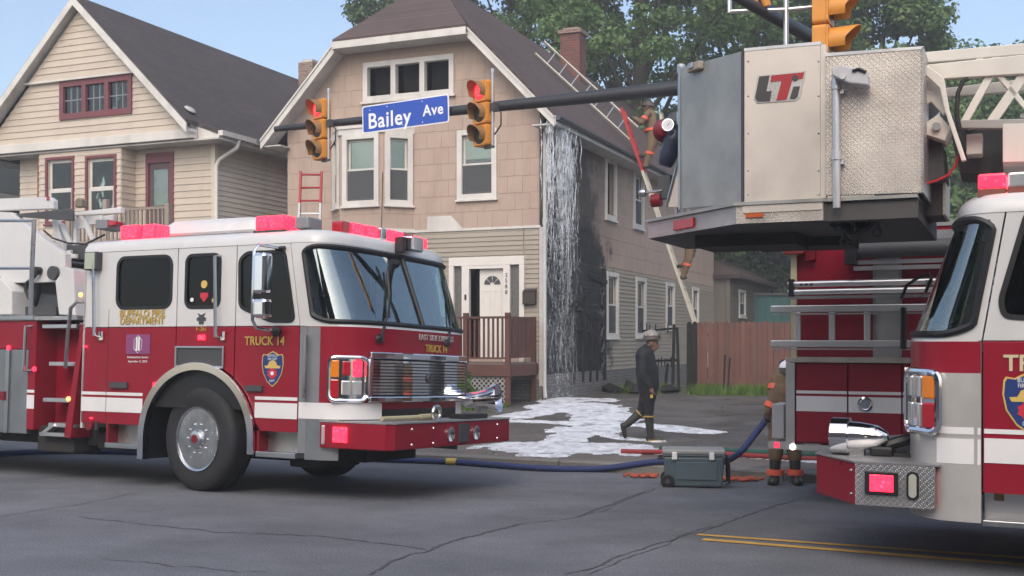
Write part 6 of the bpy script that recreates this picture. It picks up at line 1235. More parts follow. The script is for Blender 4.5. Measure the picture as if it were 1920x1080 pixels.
def signal(c, rz, label, lit=True, h=1.05, vis=.20, brack=True, group=None):
    M_ = Matrix.Translation(c) @ Matrix.Rotation(rz, 4, 'Z')          # local: lenses look along -y
    s = thing('traffic_signal', label, 'traffic light', M_, group); sh = h / 3
    for k in range(3):
        z1 = h / 2 - k * sh; z0 = z1 - sh; zc = (z0 + z1) / 2
        b = MB().prism(rrect(-sh * .48, sh * .48, z0 + .004, z1 - .004, .04, 3), -.02, .13, 'y').build('signal_section', SIGY, s, bevel=.008)
        MB().prism(rrect(-sh * .46, sh * .46, z0 + .012, z1 - .012, .03, 3), -.045, -.0205, 'y').build('signal_door', SIGY, b, bevel=.006)
        m = MB(); m.lathe([(.0, .018), (.08, .012), (sh * .40, 0), (sh * .41, -.01)], (0, -.047, zc), (0, -1, 0), 24); m.build('lens', (SIGR if lit else LENSR) if k == 0 else mk('dark_lens', (.03, .026, .018), .3), b, smooth=True)
        if k == 0 and lit:
            for r_ in (.035, .075): m = MB(); m.tube([(r_ * math.cos(t), -.067 + r_ * .05, zc + r_ * math.sin(t)) for t in np.linspace(0, 2 * math.pi, 17)[:-1]], .005, 5, closed=True); m.build('lens_ring', SIGRR, b)
        R_ = sh * .43; n = 20; vs_ = []; rr = []                     # cut away visor
        for i in range(n + 1):
            a = R(-35 + 250 * i / n); d = vis * (.55 + .45 * max(0, math.sin(a)))
            vs_ += [(R_ * math.cos(a), -.046, zc + R_ * math.sin(a)), (R_ * math.cos(a), -.046 - d, zc + R_ * math.sin(a)), ((R_ - .008) * math.cos(a), -.046 - d, zc + (R_ - .008) * math.sin(a)), ((R_ - .008) * math.cos(a), -.046, zc + (R_ - .008) * math.sin(a))]
        m = MB(); m.add(vs_, [(4 * i + j, 4 * i + 4 + j, 4 * i + 4 + (j + 1) % 4, 4 * i + (j + 1) % 4) for i in range(n) for j in range(4)] + [(0, 1, 2, 3), (4 * n + 3, 4 * n + 2, 4 * n + 1, 4 * n)]); m.build('visor', VISOR if not brack == 'side' else SIGY, b, smooth=True)
    if brack:
        m = MB(); m.tube([(.21, .05, h / 2 + .14), (.21, .05, -h / 2 - .05)], .018, 8); m.tube([(.21, .05, h / 2 + .10), (.21, .05, h / 2 + .16)], .026, 8); m.build('hanger_rod', STEEL, s, smooth=True); MB().box(.02, .23, .03, .08, -h / 2 - .04, -h / 2 - .005).build('bracket', DKGREY, s); MB().box(.175, .3, .02, .10, .02, .14).build('bracket', DKGREY, s)
        m = MB(); m.tube([(.24, .08, .05), (.36, .1, -.02), (.36, .1, -.22), (.2, .1, -.35)], .012, 6); m.build('cable', BLACK, s, smooth=True)
    return s
VISOR = mk('visor_weathered', (.30, .16, .06), .55, var=.3)
rz = ang_arm
off = Vector((math.sin(ang_arm), -math.cos(ang_arm), 0)) * .16
signal(at(903, 213, 18.1) , rz - .35, 'yellow traffic light showing red beside the right of the blue sign', group='traffic lights on the mast arm')
signal(at(599, 243, 19.65), rz - .35, 'yellow traffic light showing red near the free end of the mast arm', group='traffic lights on the mast arm')
c3 = at(1551, 20, 12.6)
s3 = signal(c3, R(62), 'large yellow traffic light seen from the side above the bucket', lit=False, h=1.05, vis=.32, brack='side')
m = MB(L0); bx = at(1470, 45, 12.9); m.tube([at(1474, 88, 12.9), at(1474, -40, 12.9)], .03, 10); m.build('hanger_pipe', ALU, apole, smooth=True)
for v in (22, -30): m = MB(L0); m.tube([at(1367, v, 12.9), at(1478, v - 4, 12.9), at(1560, v - 12, 12.75)], .024, 8); m.build('hanger_pipe', ALU, apole, smooth=True)
m = MB(L0); m.tube([at(1368, 24, 12.9), at(1368, -40, 12.9)], .024, 8); m.build('hanger_pipe', ALU, apole, smooth=True)
for u in (1410, 1432): MB(L0).tube([at(u, -10, 12.8), at(u + 6, 12, 12.8)], .05, 10).build('hanger_clamp', SIGY, apole)
m = MB(L0); q = [at(1418, 0, 13.0), at(1460, 47, 14.2), at(1460, 30, 14.2), at(1440, 0, 13.0)]; m.add([tuple(p) for p in q] + [tuple(p + Vector((.01, 0, 0))) for p in q], [(0, 1, 2, 3), (7, 6, 5, 4), (0, 4, 5, 1), (1, 5, 6, 2), (2, 6, 7, 3), (3, 7, 4, 0)]); m.build('cross_street_sign', SBLUE, apole)
# street name sign
sc = at(768, 217, 18.85) + off * .9; SM = Matrix.Translation(sc) @ Matrix.Rotation(ang_arm, 4, 'Z') @ Matrix.Rotation(R(-1.2), 4, 'Y')
sg = thing('street_sign', 'blue street name sign reading Bailey Ave on the mast arm', 'street sign', SM)
SW, SH = 1.72, .46
MB().prism(rrect(-SW / 2, SW / 2, -SH / 2, SH / 2, .04, 4), 0, .012, 'y').build('sign_border', SWHITE, sg); MB().prism(rrect(-SW / 2 + .02, SW / 2 - .02, -SH / 2 + .02, SH / 2 - .02, .03, 4), -.003, -.0005, 'y').build('sign_face', SBLUE, sg)
lettering('Bailey', .36, SWHITE, sg, facing_front(-.31, -.005, -.05), .001, sx=.95, bold=.006, spacing=1.08); lettering('Ave', .25, SWHITE, sg, facing_front(.56, -.005, .0), .001, sx=.95, bold=.005, spacing=1.08)
for x in (-.3, .3): MB().box(x - .03, x + .03, .012, .15, -.05, .05).build('sign_bracket', STEEL, sg)
for x, z in ((-.35, -.17), (-.05, -.17), (-.35, .17), (.35, .17), (.35, -.17), (-.7, .15)): m = MB(); m.cyl((x, -.006, z), (x, -.003, z), .010, 6); m.build('sign_bolt', SWHITE, sg)

# ------------------------------------------------------------------ ladders on the burnt house
def ladder(name, label, A, B, wdir, width, rung=.33, mats=None, rw=.035, rh=.075):
    A, B, wd = Vector(A), Vector(B), Vector(wdir).normalized() * width; t = thing(name, label, 'ladder', Matrix.Translation(A)); L_ = (B - A).length; d = (B - A).normalized()
    up = wd.cross(d)
    for o in (Vector((0, 0, 0)), wd):
        for (f0, f1, mt) in mats: m = MB(); m.bar(o + d * L_ * f0, o + d * L_ * f1, rw, rh, up); m.build('rail', mt, t)
    n = int(L_ / rung)
    for k in range(1, n):
        f = k / n; mt = [x[2] for x in mats if x[0] <= f <= x[1]][0]; m = MB(); m.tube([d * L_ * f, d * L_ * f + wd], .016, 6); m.build('rung', RUNGS.get(mt, mt), t, smooth=True)
    return t
CRL = mk('cream_ladder_rail', (.60, .57, .48), .5, var=.1, dirt=.15); REDL = mk('red_ladder_paint', (.42, .03, .035), .5); RUNGS = {CRL: ALU}
Ec = HB.hit(1196, 296, 0, .62); Bc = Vector((2.45, 6.2, 0)); Ew, Bw = HB.M @ Ec, HB.M @ Bc
dl = (Ew - Bw); Tw = Bw + dl * ((CAMH + (HY - 203) / FPX * Ew.y - Bw.z) / dl.z)
wdir = (HB.M.to_3x3() @ Vector((-.1, 1, 0)))
lad = ladder('extension_ladder', 'tall cream ladder with red tip leaning against the eave of the burnt house', Bw, Tw, wdir, .42, .34, [(0, .78, CRL), (.78, 1.0, REDL)], .03, .07)
for k in range(24):
    d = (Tw - Bw); p = d * (k / 24 * .78); m = MB(); 
r1a, r1b = HB.hit(1003, 100, 1, 4.8), HB.hit(1180, 262, 1, 5.9)
Aw, Bw2 = HB.M @ r1b, HB.M @ r1a
up_s = (at(1020, 78, Bw2.y + .25) - Bw2)
ladder('roof_hook_ladder', 'cream and red ladder lying up the brown roof toward the chimney', Aw, Bw2, up_s, up_s.length, .42, [(0, .62, CRL), (.62, 1.0, CRL)], .035, .06)
RL = at(1205, 238, Ew.y + .6)
hl = thing('red_white_ladder', 'red and white ladder top standing between the two houses', 'ladder', Matrix.Translation(Vector((at(580, 320, 21).x, 21.0, gz(at(580, 320, 21).x, 21.0)))))
I_ = hl.matrix_world.inverted()
for u in (564, 603):
    m = MB(I_); p = at(u, 322, 21); q = Vector((p.x, p.y - .9, gz(p.x, p.y))); m.bar(q, p.lerp(q, .13), .04, .08, (0, 1, 0)); m.build('rail', SWHITE, hl); m = MB(I_); m.bar(p.lerp(q, .13), p, .04, .08, (0, 1, 0)); m.build('rail', REDL, hl)
    m = MB(I_); m.bar(q, p.lerp(q, .131), .04, .08, (0, 1, 0)); m.build('rail', SWHITE, hl)
for k in range(18):
    f = k * .33 / 6.2 + .012; p0, p1 = at(564, 322, 21), at(603, 322, 21); a = p0.lerp(Vector((p0.x, p0.y - .9, gz(p0.x, p0.y))), f); b = p1.lerp(Vector((p1.x, p1.y - .9, gz(p1.x, p1.y))), f); m = MB(I_); m.tube([a, b], .02, 6); m.build('rung', REDL if f < .13 else SWHITE, hl, smooth=True)

# ------------------------------------------------------------------ hoses, cooler, orange straps
def hose(name, pts, r_, mat, label, z_end=None, cat='hose', dz=None):
    P = [Vector((p.x, p.y, gz(p.x, p.y) + r_ + .004)) if dz is None else p for p in pts]
    out = []
    for i in range(len(P) - 1):
        p0, p1, p2, p3 = P[max(0, i - 1)], P[i], P[i + 1], P[min(len(P) - 1, i + 2)]
        for k in range(8):
            t = k / 8; out.append(.5 * ((2 * p1) + (p2 - p0) * t + (2 * p0 - 5 * p1 + 4 * p2 - p3) * t * t + (3 * p1 - p0 - 3 * p2 + p3) * t ** 3))
    out.append(P[-1])
    if dz is None: out = [Vector((p.x, p.y, gz(p.x, p.y) + r_ + .004)) for p in out]
    o = MB().tube(out, r_, 10).build(name, mat, None, smooth=True); return tag(o, label, cat)
BLUEH = mk('blue_hose_jacket', (.022, .038, .13), .7, var=.2, vs_=8, bump=.3, bs=90); REDH = mk('red_hose_jacket', (.26, .030, .028), .7, var=.25, vs_=6); GRNH = mk('green_hose_jacket', (.018, .075, .055), .7, var=.25); YELH = mk('yellow_coupling', (.45, .33, .05), .5)
g_ = ground
bh = [g_(u, v) for u, v in ((-150, 868), (100, 852), (330, 856), (560, 860), (735, 868), (850, 872), (1000, 876), (1120, 881), (1230, 884), (1300, 884), (1345, 876))]
P = [Vector((p.x, p.y, gz(p.x, p.y) + .045)) for p in bh] + [at(1385, 850, 13.9), at(1415, 815, 14.0), at(1440, 782, 14.05)]
hose('blue_hose', P, .042, BLUEH, 'thick blue fire hose running along the kerb behind the cooler', dz=1)
m = MB(); p = bh[5]; m.tube([Vector((p.x - .1, p.y, gz(p.x, p.y) + .05)), Vector((p.x + .05, p.y - .02, gz(p.x, p.y) + .05))], .050, 10); tag(m.build('hose_coupling', YELH, None, smooth=True), 'yellow coupling on the blue hose below the bumper', 'coupling')
hose('red_hose', [g_(u, v) for u, v in ((1165, 851), (1200, 852), (1300, 853), (1420, 860), (1530, 866), (1700, 872), (2000, 880))], .034, REDH, 'red fire hose lying straight across the lot behind the cooler')
hose('green_hose', [g_(u, v) for u, v in ((1235, 845), (1300, 846), (1420, 852), (1530, 857), (1700, 862), (2000, 866))], .034, GRNH, 'green fire hose lying beside the red hose near the engine')
cl = ground(1300, 912); cooler = thing('cooler', 'slate blue wheeled cooler with pale lid on the road', 'cooler', Matrix.Translation(cl) @ Matrix.Rotation(R(-7), 4, 'Z'))
CB = mk('slate_blue_plastic', (.085, .125, .15), .45, var=.08, dirt=.1); CLID = mk('grey_lid_plastic', (.30, .31, .31), .45, var=.08)
def taper(m, x0, x1, y0, y1, z0, z1, k): m.add([(x * (1 if i else k), y * (1 if i else k), z) for i, z in ((0, z0), (1, z1)) for x, y in ((x0, y0), (x1, y0), (x1, y1), (x0, y1))], [(3, 2, 1, 0), (4, 5, 6, 7), (0, 1, 5, 4), (1, 2, 6, 5), (2, 3, 7, 6), (3, 0, 4, 7)]); return m
taper(MB(), -.345, .345, -.2, .2, .015, .365, .93).build('body', CB, cooler, bevel=.025); MB().box(-.352, .352, -.208, .208, .366, .385).build('rim', CB, cooler, bevel=.006); MB().box(-.358, .358, -.214, .214, .387, .445).build('lid', CLID, cooler, bevel=.018)
for x in (-.22, .2): MB().box(x - .03, x + .03, -.232, -.213, .33, .42).build('latch', SWHITE, cooler, bevel=.008)
for y in (-.20, .20): m = MB(); m.lathe([(.02, -.02), (.078, -.018), (.078, .018), (.05, .022), (.02, .022)], (-.30, y, .078), (0, -1, 0), 20); wl_ = m.build('wheel', BLACK, cooler, smooth=True); m = MB(); m.lathe([(.03, .02), (.028, .03), (0, .032)], (-.30, y, .078), (0, -1 if y < 0 else 1, 0), 12); m.build('wheel_hub', DKGREY, wl_)
m = MB(); m.tube([(-.35, -.12, .34), (-.40, -.12, .33), (-.40, .12, .33), (-.35, .12, .34)], .014, 7); m.build('handle', BLACK, cooler, smooth=True); m = MB(); m.tube([(.35, -.15, .36), (.39, -.15, .34), (.40, -.15, .06), (.36, -.15, .05)], .018, 7); m.build('tow_handle', BLACK, cooler, smooth=True); m = MB(); m.tube([(.35, .15, .36), (.39, .15, .34), (.40, .15, .06), (.36, .15, .05)], .018, 7); m.build('tow_handle', BLACK, cooler, smooth=True)
MB().box(-.2, .26, -.204, -.196, .10, .30).build('raised_panel', CB, cooler, bevel=.01)
ORG = mk('orange_webbing', (.42, .085, .045), .7, var=.3, vs_=12)
for uu, lab in ((((1178, 896), (1200, 893), (1228, 897)), 'crumpled orange strap on the road beside the cooler wheels'), (((1345, 903), (1385, 900), (1425, 903)), 'crumpled orange strap on the road past the cooler handle')):
    m = MB(); P = [g_(*q) for q in uu]
    for k in range(5):
        o = Vector((random.uniform(-.05, .05), random.uniform(-.12, .12), 0)); m.tube([Vector((lerp(P[0].x, P[2].x, t), lerp(P[0].y, P[2].y, t), gz(*lerp(P[0], P[2], t).to_2d()) + .018 + .022 * abs(math.sin(9 * t + k * 2)))) + o + Vector((0, .05 * math.sin(7 * t + k), 0)) for t in np.linspace(0, 1, 12)], .018, 6)
    tag(m.build('orange_strap', ORG, None, smooth=True), lab, 'strap')

# ------------------------------------------------------------------ people
def person(name, label, M_, prims, mats, vox=.014, extra=None):
    """prims: (p0, r0, p1, r1, material index, squash) ; one continuous remeshed body"""
    root = thing(name, label, 'person', M_)
    bm = bmesh.new(); segs = []
    for p0, r0, p1, r1, mi, sq in prims:
        p0, p1 = Vector(p0), Vector(p1); d = p1 - p0; L_ = max(d.length, 1e-4); q = d.to_track_quat('Z', 'Y') if d.length > 1e-4 else Matrix.Identity(3).to_quaternion()
        n, k = 14, 5; rings = []
        prof = [(-r0 * math.cos(a), r0 * math.sin(a)) for a in np.linspace(0.15, math.pi / 2, k)] + [(L_ + r1 * math.cos(a), r1 * math.sin(a)) for a in np.linspace(math.pi / 2, 0.15, k)]
        vsx = []
        for h, r_ in prof:
            ring = []
            for j in range(n):
                a = 2 * math.pi * j / n; v = q @ Vector((r_ * math.cos(a), r_ * math.sin(a), h)) 
                if sq: v = Vector((v.x * sq[0], v.y * sq[1], v.z))
                ring.append(bm.verts.new(p0 + v))
            vsx.append(ring)
        for i in range(len(vsx) - 1):
            for j in range(n): bm.faces.new((vsx[i][j], vsx[i][(j + 1) % n], vsx[i + 1][(j + 1) % n], vsx[i + 1][j]))
        bm.faces.new(vsx[0][::-1]); bm.faces.new(vsx[-1]); segs.append((np.array(p0), np.array(p1), r0, r1, mi, sq))
    bmesh.ops.recalc_face_normals(bm, faces=bm.faces)
    me = bpy.data.meshes.new('body'); bm.to_mesh(me); bm.free(); o = bpy.data.objects.new('body', me); COL.objects.link(o)
    rm = o.modifiers.new('r', 'REMESH'); rm.mode = 'VOXEL'; rm.voxel_size = vox; sm = o.modifiers.new('s', 'SMOOTH'); sm.factor = .5; sm.iterations = 3
    bpy.context.view_layer.update(); me2 = bpy.data.meshes.new_from_object(o.evaluated_get(bpy.context.evaluated_depsgraph_get())); bpy.data.objects.remove(o); bpy.data.meshes.remove(me)
    nf = len(me2.polygons); cen = np.empty(nf * 3); me2.polygons.foreach_get('center', cen); cen = cen.reshape(-1, 3); best = np.full(nf, 1e9); mi_ = np.zeros(nf, int)
    for p0, p1, r0, r1, mi, sq in segs:
        d = p1 - p0; t = np.clip(((cen - p0) @ d) / max(d @ d, 1e-9), 0, 1); vec = cen - p0 - t[:, None] * d
        if sq: vec = vec / np.array([sq[0], sq[1], 1])
        dist = np.linalg.norm(vec, axis=1) - (r0 + (r1 - r0) * t); b = dist < best; best[b] = dist[b]; mi_[b] = mi
    for mt in mats: me2.materials.append(mt)
    me2.polygons.foreach_set('material_index', mi_.astype(np.int32)); me2.shade_smooth(); me2.name = 'body'
    ob = bpy.data.objects.new('body', me2); COL.objects.link(ob); ob.parent = root
    return root
SKIN = mk('skin', (.20, .105, .07), .55, var=.08); NAVY = mk('dark_shirt', (.012, .014, .018), .8, var=.3, vs_=6, bump=.5, bs=12); PANT = mk('dark_trousers', (.012, .012, .015), .85, var=.3, vs_=6, bump=.5, bs=10); BOOT = mk('rubber_boot', (.030, .029, .024), .5, var=.3); BOOTY = mk('boot_trim', (.34, .25, .07), .6); HELM = mk('weathered_white_helmet', (.30, .27, .25), .35, var=.8, vs_=26); TURN = mk('tan_turnout', (.17, .115, .065), .85, var=.3, vs_=5, bump=.5, bs=10); ORB = mk('orange_reflective', (.75, .13, .07), .6, var=.15); TANK = mk('air_bottle', (.30, .30, .24), .4, .3)
def hand(p, d, bend, mi, s=1.0):
    """palm and five bent fingers from wrist p in direction d"""
    p, d = Vector(p), Vector(d).normalized(); b = Vector(bend).normalized(); side = d.cross(b).normalized(); out = [(p, .030 * s, p + d * .075 * s, .034 * s, mi, None)]
    for k, (o, l) in enumerate(((-.030, .062), (-.010, .075), (.010, .070), (.028, .055))):
        a = p + d * .085 * s + side * o * s; kk = a + (d * .8 + b * .5).normalized() * l * .55 * s; e = kk + (d * .3 + b).normalized() * l * .55 * s; out += [(a, .0105 * s, kk, .010 * s, mi, None), (kk, .010 * s, e, .008 * s, mi, None)]
    t0 = p + d * .03 * s - side * .03 * s; t1 = t0 + (d * .6 - side * .6 + b * .4).normalized() * .05 * s; out += [(t0, .013 * s, t1, .011 * s, mi, None), (t1, .011 * s, t1 + (d + b * .5).normalized() * .035 * s, .009 * s, mi, None)]
    return out
def head(c, fwd, mi, s=1.0):
    c, f = Vector(c), Vector(fwd).normalized(); sd_ = Vector((0, 0, 1)).cross(f).normalized(); u = Vector((0, 0, 1))
    o = [(c + u * .04, .088, c + u * .08, .085, mi, None), (c - u * .02 + f * .02, .072, c - u * .075 + f * .038, .05, mi, None), (c + f * .088 - u * .005, .014, c + f * .108 - u * .032, .017, mi, None), (c + f * .085 - u * .066, .022, c + f * .086 - u * .066, .022, mi, None), (c + f * .075 + u * .035, .03, c + f * .078 + u * .03, .03, mi, None)]
    for k in (-1, 1): o.append((c + sd_ * k * .088 - f * .005, .018, c + sd_ * k * .090 - u * .035 - f * .003, .014, mi, None))
    return o
def helmet(root, c, fwd, mat, brim=.185, tilt=0):
    c, f = Vector(c), Vector(fwd).normalized(); s_ = Vector((0, 0, 1)).cross(f); n = 28; vs_ = []; prof = [(1.16, -.012), (1.17, -.004), (1.02, .02), (1.0, .05), (.9, .090), (.66, .12), (.3, .136), (.0, .140)]
    for r_, h in prof:
        for j in range(n):
            a = 2 * math.pi * j / n; rx = .122 * r_ * (1 + (.22 if math.cos(a) < 0 else .08) * (r_ > 1.1) * abs(math.cos(a))); ry = .104 * min(r_, 1.22); q = c + f * rx * math.cos(a) + s_ * ry * math.sin(a) + Vector((0, 0, h + .05 - .03 * (r_ > 1.1) * max(0, -math.cos(a)))); vs_.append(q)
    m = MB(); m.add(vs_, [(i * n + j, i * n + (j + 1) % n, (i + 1) * n + (j + 1) % n, (i + 1) * n + j) for i in range(len(prof) - 1) for j in range(n)] + [tuple(range(n))[::-1]]); m.mi = [1] * (3 * n) + [0] * (len(m.f) - 3 * n - 1) + [1]; h_ = m.build('helmet', [mat, mk('helmet_brim_dark', (.06, .045, .04), .5, var=.3)], root, smooth=True)
    for k in range(4): a = math.pi / 4 * k; m = MB(); m.tube([c + (f * math.cos(a) * .118 + s_ * math.sin(a) * .097) * math.cos(t) + Vector((0, 0, .055 + .136 * math.sin(t))) for t in np.linspace(.25, math.pi - .25, 9)], .008, 5); m.build('helmet_ridge', mat, h_, smooth=True)
    m = MB(); q = c + f * .128 + Vector((0, 0, .10)); m.add([q + s_ * a + Vector((0, 0, b)) + f * o for o in (0, .012) for a, b in ((-.045, -.03), (.045, -.03), (.04, .06), (0, .10), (-.04, .06))], [(0, 1, 2, 3, 4), (9, 8, 7, 6, 5)] + [(i, i + 5, (i + 1) % 5 + 5, (i + 1) % 5) for i in range(5)]); m.build('helmet_badge', DKGREY, h_); return h_
def eyes(root, c, fwd):
    c, f = Vector(c), Vector(fwd).normalized(); s_ = Vector((0, 0, 1)).cross(f)
    for k in (-1, 1): m = MB(); m.lathe([(.0, -.01), (.011, -.004), (.012, .002), (0, .009)], c + f * .093 + s_ * k * .032 + Vector((0, 0, .008)), f, 10); m.build('eye', DKGREY, root, smooth=True)
def band_ring(root, p, d, r_, h, mat, name='reflective_band', sq=(1, 1)):
    d = Vector(d).normalized(); m = MB(); m.lathe([(r_ - .012, -h / 2), (r_, -h / 2), (r_, h / 2), (r_ - .012, h / 2)], p, d, 18); return m.build(name, mat, root, smooth=True)
# walking man in dark clothes and helmet, in profile, heading right (local +x)
wf = ground(1212, 826)
Mw = Matrix.Translation(wf) @ Matrix.Rotation(R(-4), 4, 'Z')
sx_ = lambda u: (u - 1212) / FPX * wf.y
zz_ = lambda v: CAMH + (HY - v) / FPX * wf.y - wf.z
P_ = lambda u, v, y=0: (sx_(u), y, zz_(v))
hc = Vector(P_(1222, 643))
man = [(P_(1215, 745), .13, P_(1215, 722), .165, 2, (.95, 1.12)), (P_(1215, 722), .175, P_(1213, 694), .185, 1, (.98, 1.1)), (P_(1213, 694), .18, P_(1209, 668), .165, 1, (.92, 1.2)), (P_(1208, 664), .11, P_(1212, 656), .08, 1, (1, 1.5)), (P_(1213, 660), .06, P_(1219, 646), .055, 0, None),
       (P_(1216, 735, -.09), .105, P_(1216, 775, -.09), .075, 2, None), (P_(1216, 775, -.09), .075, P_(1219, 815, -.09), .058, 3, None), (P_(1219, 812, -.09), .06, P_(1221, 821, -.09), .055, 3, None), (P_(1216, 822, -.09), .048, P_(1238, 824, -.10), .040, 3, None),
       (P_(1213, 738, .09), .105, P_(1203, 775, .09), .075, 2, None), (P_(1203, 773, .09), .074, P_(1178, 795, .09), .058, 3, None), (P_(1179, 794, .09), .055, P_(1171, 800, .09), .05, 3, None), (P_(1168, 798, .09), .042, P_(1173, 819, .09), .036, 3, None),
       (P_(1205, 668, -.20), .080, P_(1204, 700, -.25), .072, 1, None), (P_(1204, 700, -.25), .068, P_(1217, 722, -.25), .050, 1, None), (P_(1207, 668, .19), .068, P_(1211, 700, .22), .056, 1, None), (P_(1211, 700, .22), .055, P_(1221, 720, .22), .042, 1, None)]
man += head(hc, (1, -.12, -.12), 0) + hand(P_(1218, 723, -.245), (.25, 0, -1), (.9, .25, -.2), 0) + hand(P_(1222, 721, .22), (.3, 0, -1), (.9, -.2, 0), 0)
wm = person('person', 'person in dark clothes, rubber boots and battered white helmet walking past the foam', Mw, man, [SKIN, NAVY, PANT, BOOT])
helmet(wm, hc + Vector((-.005, 0, .012)), (1, -.12, 0), HELM); eyes(wm, hc, (1, -.12, -.1))
for p, d, r_ in ((P_(1216, 780, -.09), (0, 0, 1), .088), (P_(1200, 777, .09), (.75, 0, .66), .088)): band_ring(wm, p, d, r_, .02, BOOTY, 'boot_trim')
m = MB(); m.box(*[sx_(u) for u in (1214, 1240)], -.155, -.045, -.0, .022); m.build('boot_sole', BOOTY, wm); m = MB(); p = Vector(P_(1220, 741, -.25)); m.box(p.x - .02, p.x + .02, -.27, -.23, p.z - .03, p.z + .02); m.build('held_glove', mk('glove_yellow', (.5, .38, .06), .7), wm)
m = MB(); m.tube([P_(1210, 655), P_(1216, 652)], .075, 14); m.build('collar', NAVY, wm, smooth=True)
# hose handler stooping at the engine's tail
hf = Vector(at(1470, 903, 13.6)); hf.z = gz(hf.x, hf.y); Mh = Matrix.Translation(hf) @ Matrix.Rotation(R(200), 4, 'Z')
def Q(u, v, y=0.0): 
    w = at(u, v + 5 * (v > 840), 13.6 + y); return Mh.inverted() @ w
hh = Q(1478, 705, -.05)
hm = [(Q(1452, 893), .060, Q(1454, 850), .072, 3, None), (Q(1452, 893), .062, Q(1449, 899, -.15), .055, 3, None), (Q(1454, 897, .05), .05, Q(1446, 900, -.1), .05, 3, None), (Q(1492, 893), .060, Q(1490, 850), .072, 3, None), (Q(1492, 893), .062, Q(1495, 899, -.15), .055, 3, None), (Q(1490, 897, .05), .05, Q(1499, 900, -.1), .05, 3, None), (Q(1454, 850), .085, Q(1458, 795), .11, 1, None), (Q(1490, 850), .085, Q(1484, 795), .11, 1, None), (Q(1458, 792), .13, Q(1484, 792), .13, 1, None), (Q(1470, 790), .17, Q(1470, 735), .20, 1, None), (Q(1470, 735), .19, Q(1472, 712), .16, 1, None), (Q(1460, 712), .10, Q(1452, 745, -.05), .075, 1, None), (Q(1452, 745, -.05), .072, Q(1441, 768, -.06), .052, 1, None), (Q(1486, 712), .10, Q(1496, 745, -.05), .075, 1, None), (Q(1496, 745, -.05), .072, Q(1478, 770, -.12), .052, 1, None)]
hm += head(hh, Mh.to_3x3().inverted() @ Vector((-.3, .9, -.2)), 0) + hand(Q(1441, 770, -.06), Mh.to_3x3().inverted() @ Vector((-.1, 0, -1)), Mh.to_3x3().inverted() @ Vector((.6, .5, 0)), 2, 1.2) + hand(Q(1478, 770, -.12), Mh.to_3x3().inverted() @ Vector((-.5, 0, -.8)), Mh.to_3x3().inverted() @ Vector((.6, .5, 0)), 2, 1.2)
GLOVE = mk('brown_glove', (.06, .04, .03), .8)
hp = person('person', 'person in tan turnout gear stooping over the blue hose behind the engine tail', Mh, hm, [SKIN, TURN, GLOVE, BOOT]); helmet(hp, hh, Mh.to_3x3().inverted() @ Vector((-.3, .9, 0)), SWHITE)
for p, d, r_ in ((Q(1453, 880), (0, 0, 1), .102), (Q(1491, 880), (0, 0, 1), .102), (Q(1456, 728, -.02), Q(1452, 745, -.05) - Q(1460, 712), .105), (Q(1445, 760, -.06), Q(1441, 768, -.06) - Q(1452, 745, -.05), .075)): band_ring(hp, p, d, r_, .065, ORB)
